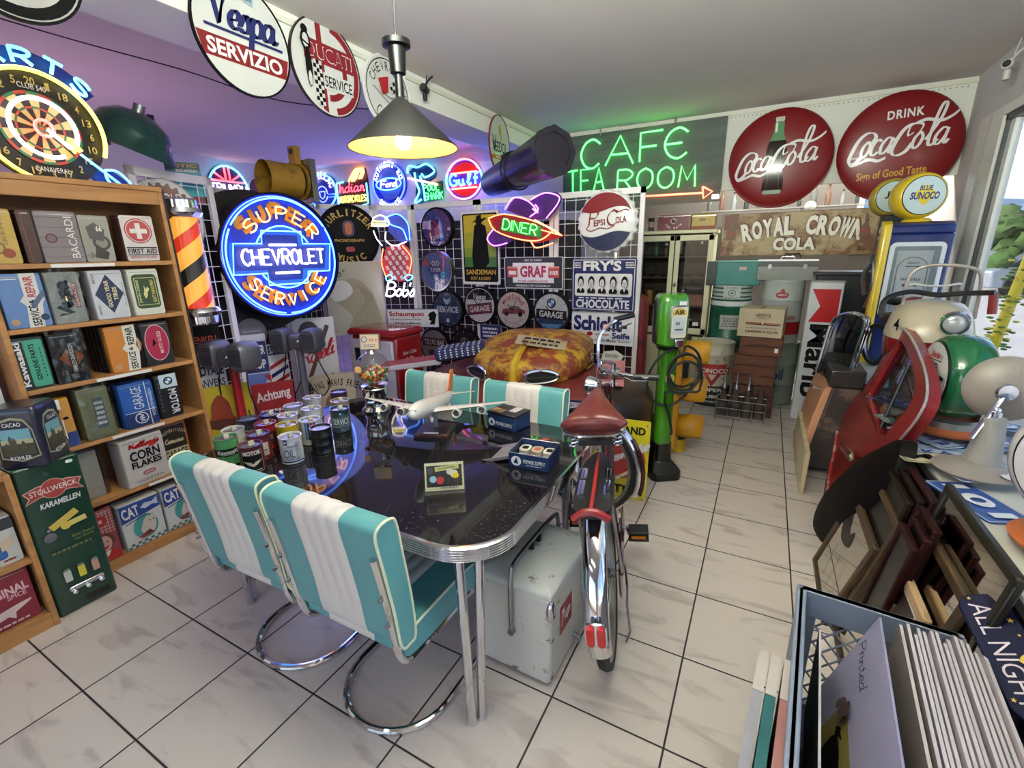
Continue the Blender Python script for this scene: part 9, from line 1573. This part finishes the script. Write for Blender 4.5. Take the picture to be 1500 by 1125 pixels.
b.build('red_stripe', t, .003); b = B(mat('1c2450', .7)); b.box((.18, 0, .05), (.42, .24, .1)); b.build('blue_field', t, .03); b = B(OFFW)
for i in range(8):
    for j in range(4): b.box((.02+.046*i, -.08+.05*j, .1005), (.018, .018, .002)); b.box((.02+.046*i, -.1205, .03+.02*j), (.014, .002, .01))
b.build('star_pattern', t); b = B(mat('8a6a40', .5)); b.cyl((-.6, -.05, .0), (.3, -.02, .02), .008); b.build('stick', t)
g = P(890, 568, y=-1.22); t = T('display_box', 'pink cardboard display box with grey goods on the rusty car body', 'box', (g.x, -1.16, .625), .25); PK = mat('b87a7c', .6, 0, .08); b = B(PK); w, d = .2, .15
b.bb((-w/2, -d/2, 0), (w/2, -d/2+.004, .05)); b.bb((-w/2, d/2-.004, 0), (w/2, d/2, .16)); b.bb((-w/2, -d/2, 0), (w/2, d/2, .004))
for x in (-w/2, w/2-.004): b.prism([(-d/2, 0), (d/2, 0), (d/2, .13), (-d/2+.03, .1), (-d/2, .1)], x, x+.004, X=rz(PI/2)@Matrix.Scale(-1, 4, (0, 1, 0)))
b.build('tray', t); b = B(mat('a8a49a', .6)); b.prism([(-.08, .15), (.06, .15), (.09, .2), (.03, .24), (-.06, .23)], d/2-.005, d/2, X=rx(-.1)); b.build('header_card', t); a = Art(d/2-.006); a.text('domino', 0, .2, .1, .035, BLKE, .0); a.build(t); a = Art(-d/2-.0005); a.text('domino', 0, .025, .12, .02, OFFW, .02); a.build(t, prefix='front_'); b = B(mat('6a7476', .3, .3))
for x in (-.05, .04): b.tube([(x-.03, 0, .08), (x+.03, .01, .09)], .035, 12)
b.build('goods', t); b = B(mat('8a2a30', .4)); b.cyl((-w/2-.002, 0, .06), (-w/2-.004, 0, .06), .035); b.build('side_roundel', t)
# --- signs standing on the floor behind the bicycle
b0, b1 = P(946, 712, z=.02), P(893, 735, z=.02); t = T('tin_sign', 'yellow cigarette sign with a red oval on the floor beside the air pump', 'sign', (P(916, 720, z=.0).x-.03, -1.68, .0), .12); t.rotation_euler = (-.12, 0, .1); w, h = .36, .53; b = B(mat('c4b41e', .35)); b.prism(rrect(0, h/2+.005, w, h, .01), 0, .01); b.build('panel', t); a = Art(); a.text('OAKLAND', .0, .88*h, .84*w, .1*h, BLKE, .04); a.disc(.02, .5*h, .4*w, mat('a03028', .35), .24*h); [a.line(s, .01, OFFW, 'lettering', (.007, .004)) for s in [[(u, v+.5*u) for u, v in s] for s in strokes('Cigarette', -.16, .5*h, .33, .12*h, .3, .3)]]; a.rect(.05, .34*h, .16, .02, mat('c8b8a0'), a=.6); a.text('FILTER', .0, .13*h, .8*w, .11*h, BLKE, .04); [a.disc(x, z, .006, GRY) for x, z in ((-.16, .02), (.16, .02), (-.16, h-.02), (.16, h-.02))]; a.build(t)
t = T('tin_sign', 'dark blue sign with a white diamond figure behind the bicycle wheel', 'sign', (-1.27, -1.69, 0), .1); t.rotation_euler = (-.08, 0, .2); w, h = .3, .62; b = B(mat('1c2446', .35)); b.prism(rrect(0, h/2+.005, w, h, .01), 0, .01); b.build('panel', t); a = Art(); a.frame(0, h/2, w*.95, h*.97, .005, OFFW); a.poly([(0, .08*h), (.12, .3*h), (0, .5*h), (-.12, .3*h)], mat('b0b0b0')); a.text('ATE', 0, .3*h, .14, .1*h, BLKE, .04); a.poly([(-.05, .55*h), (.05, .6*h), (.06, .85*h), (-.02, .9*h), (-.08, .75*h)], OFFW); a.text('A', .02, .72*h, .05, .1*h, BLKE); a.build(t)
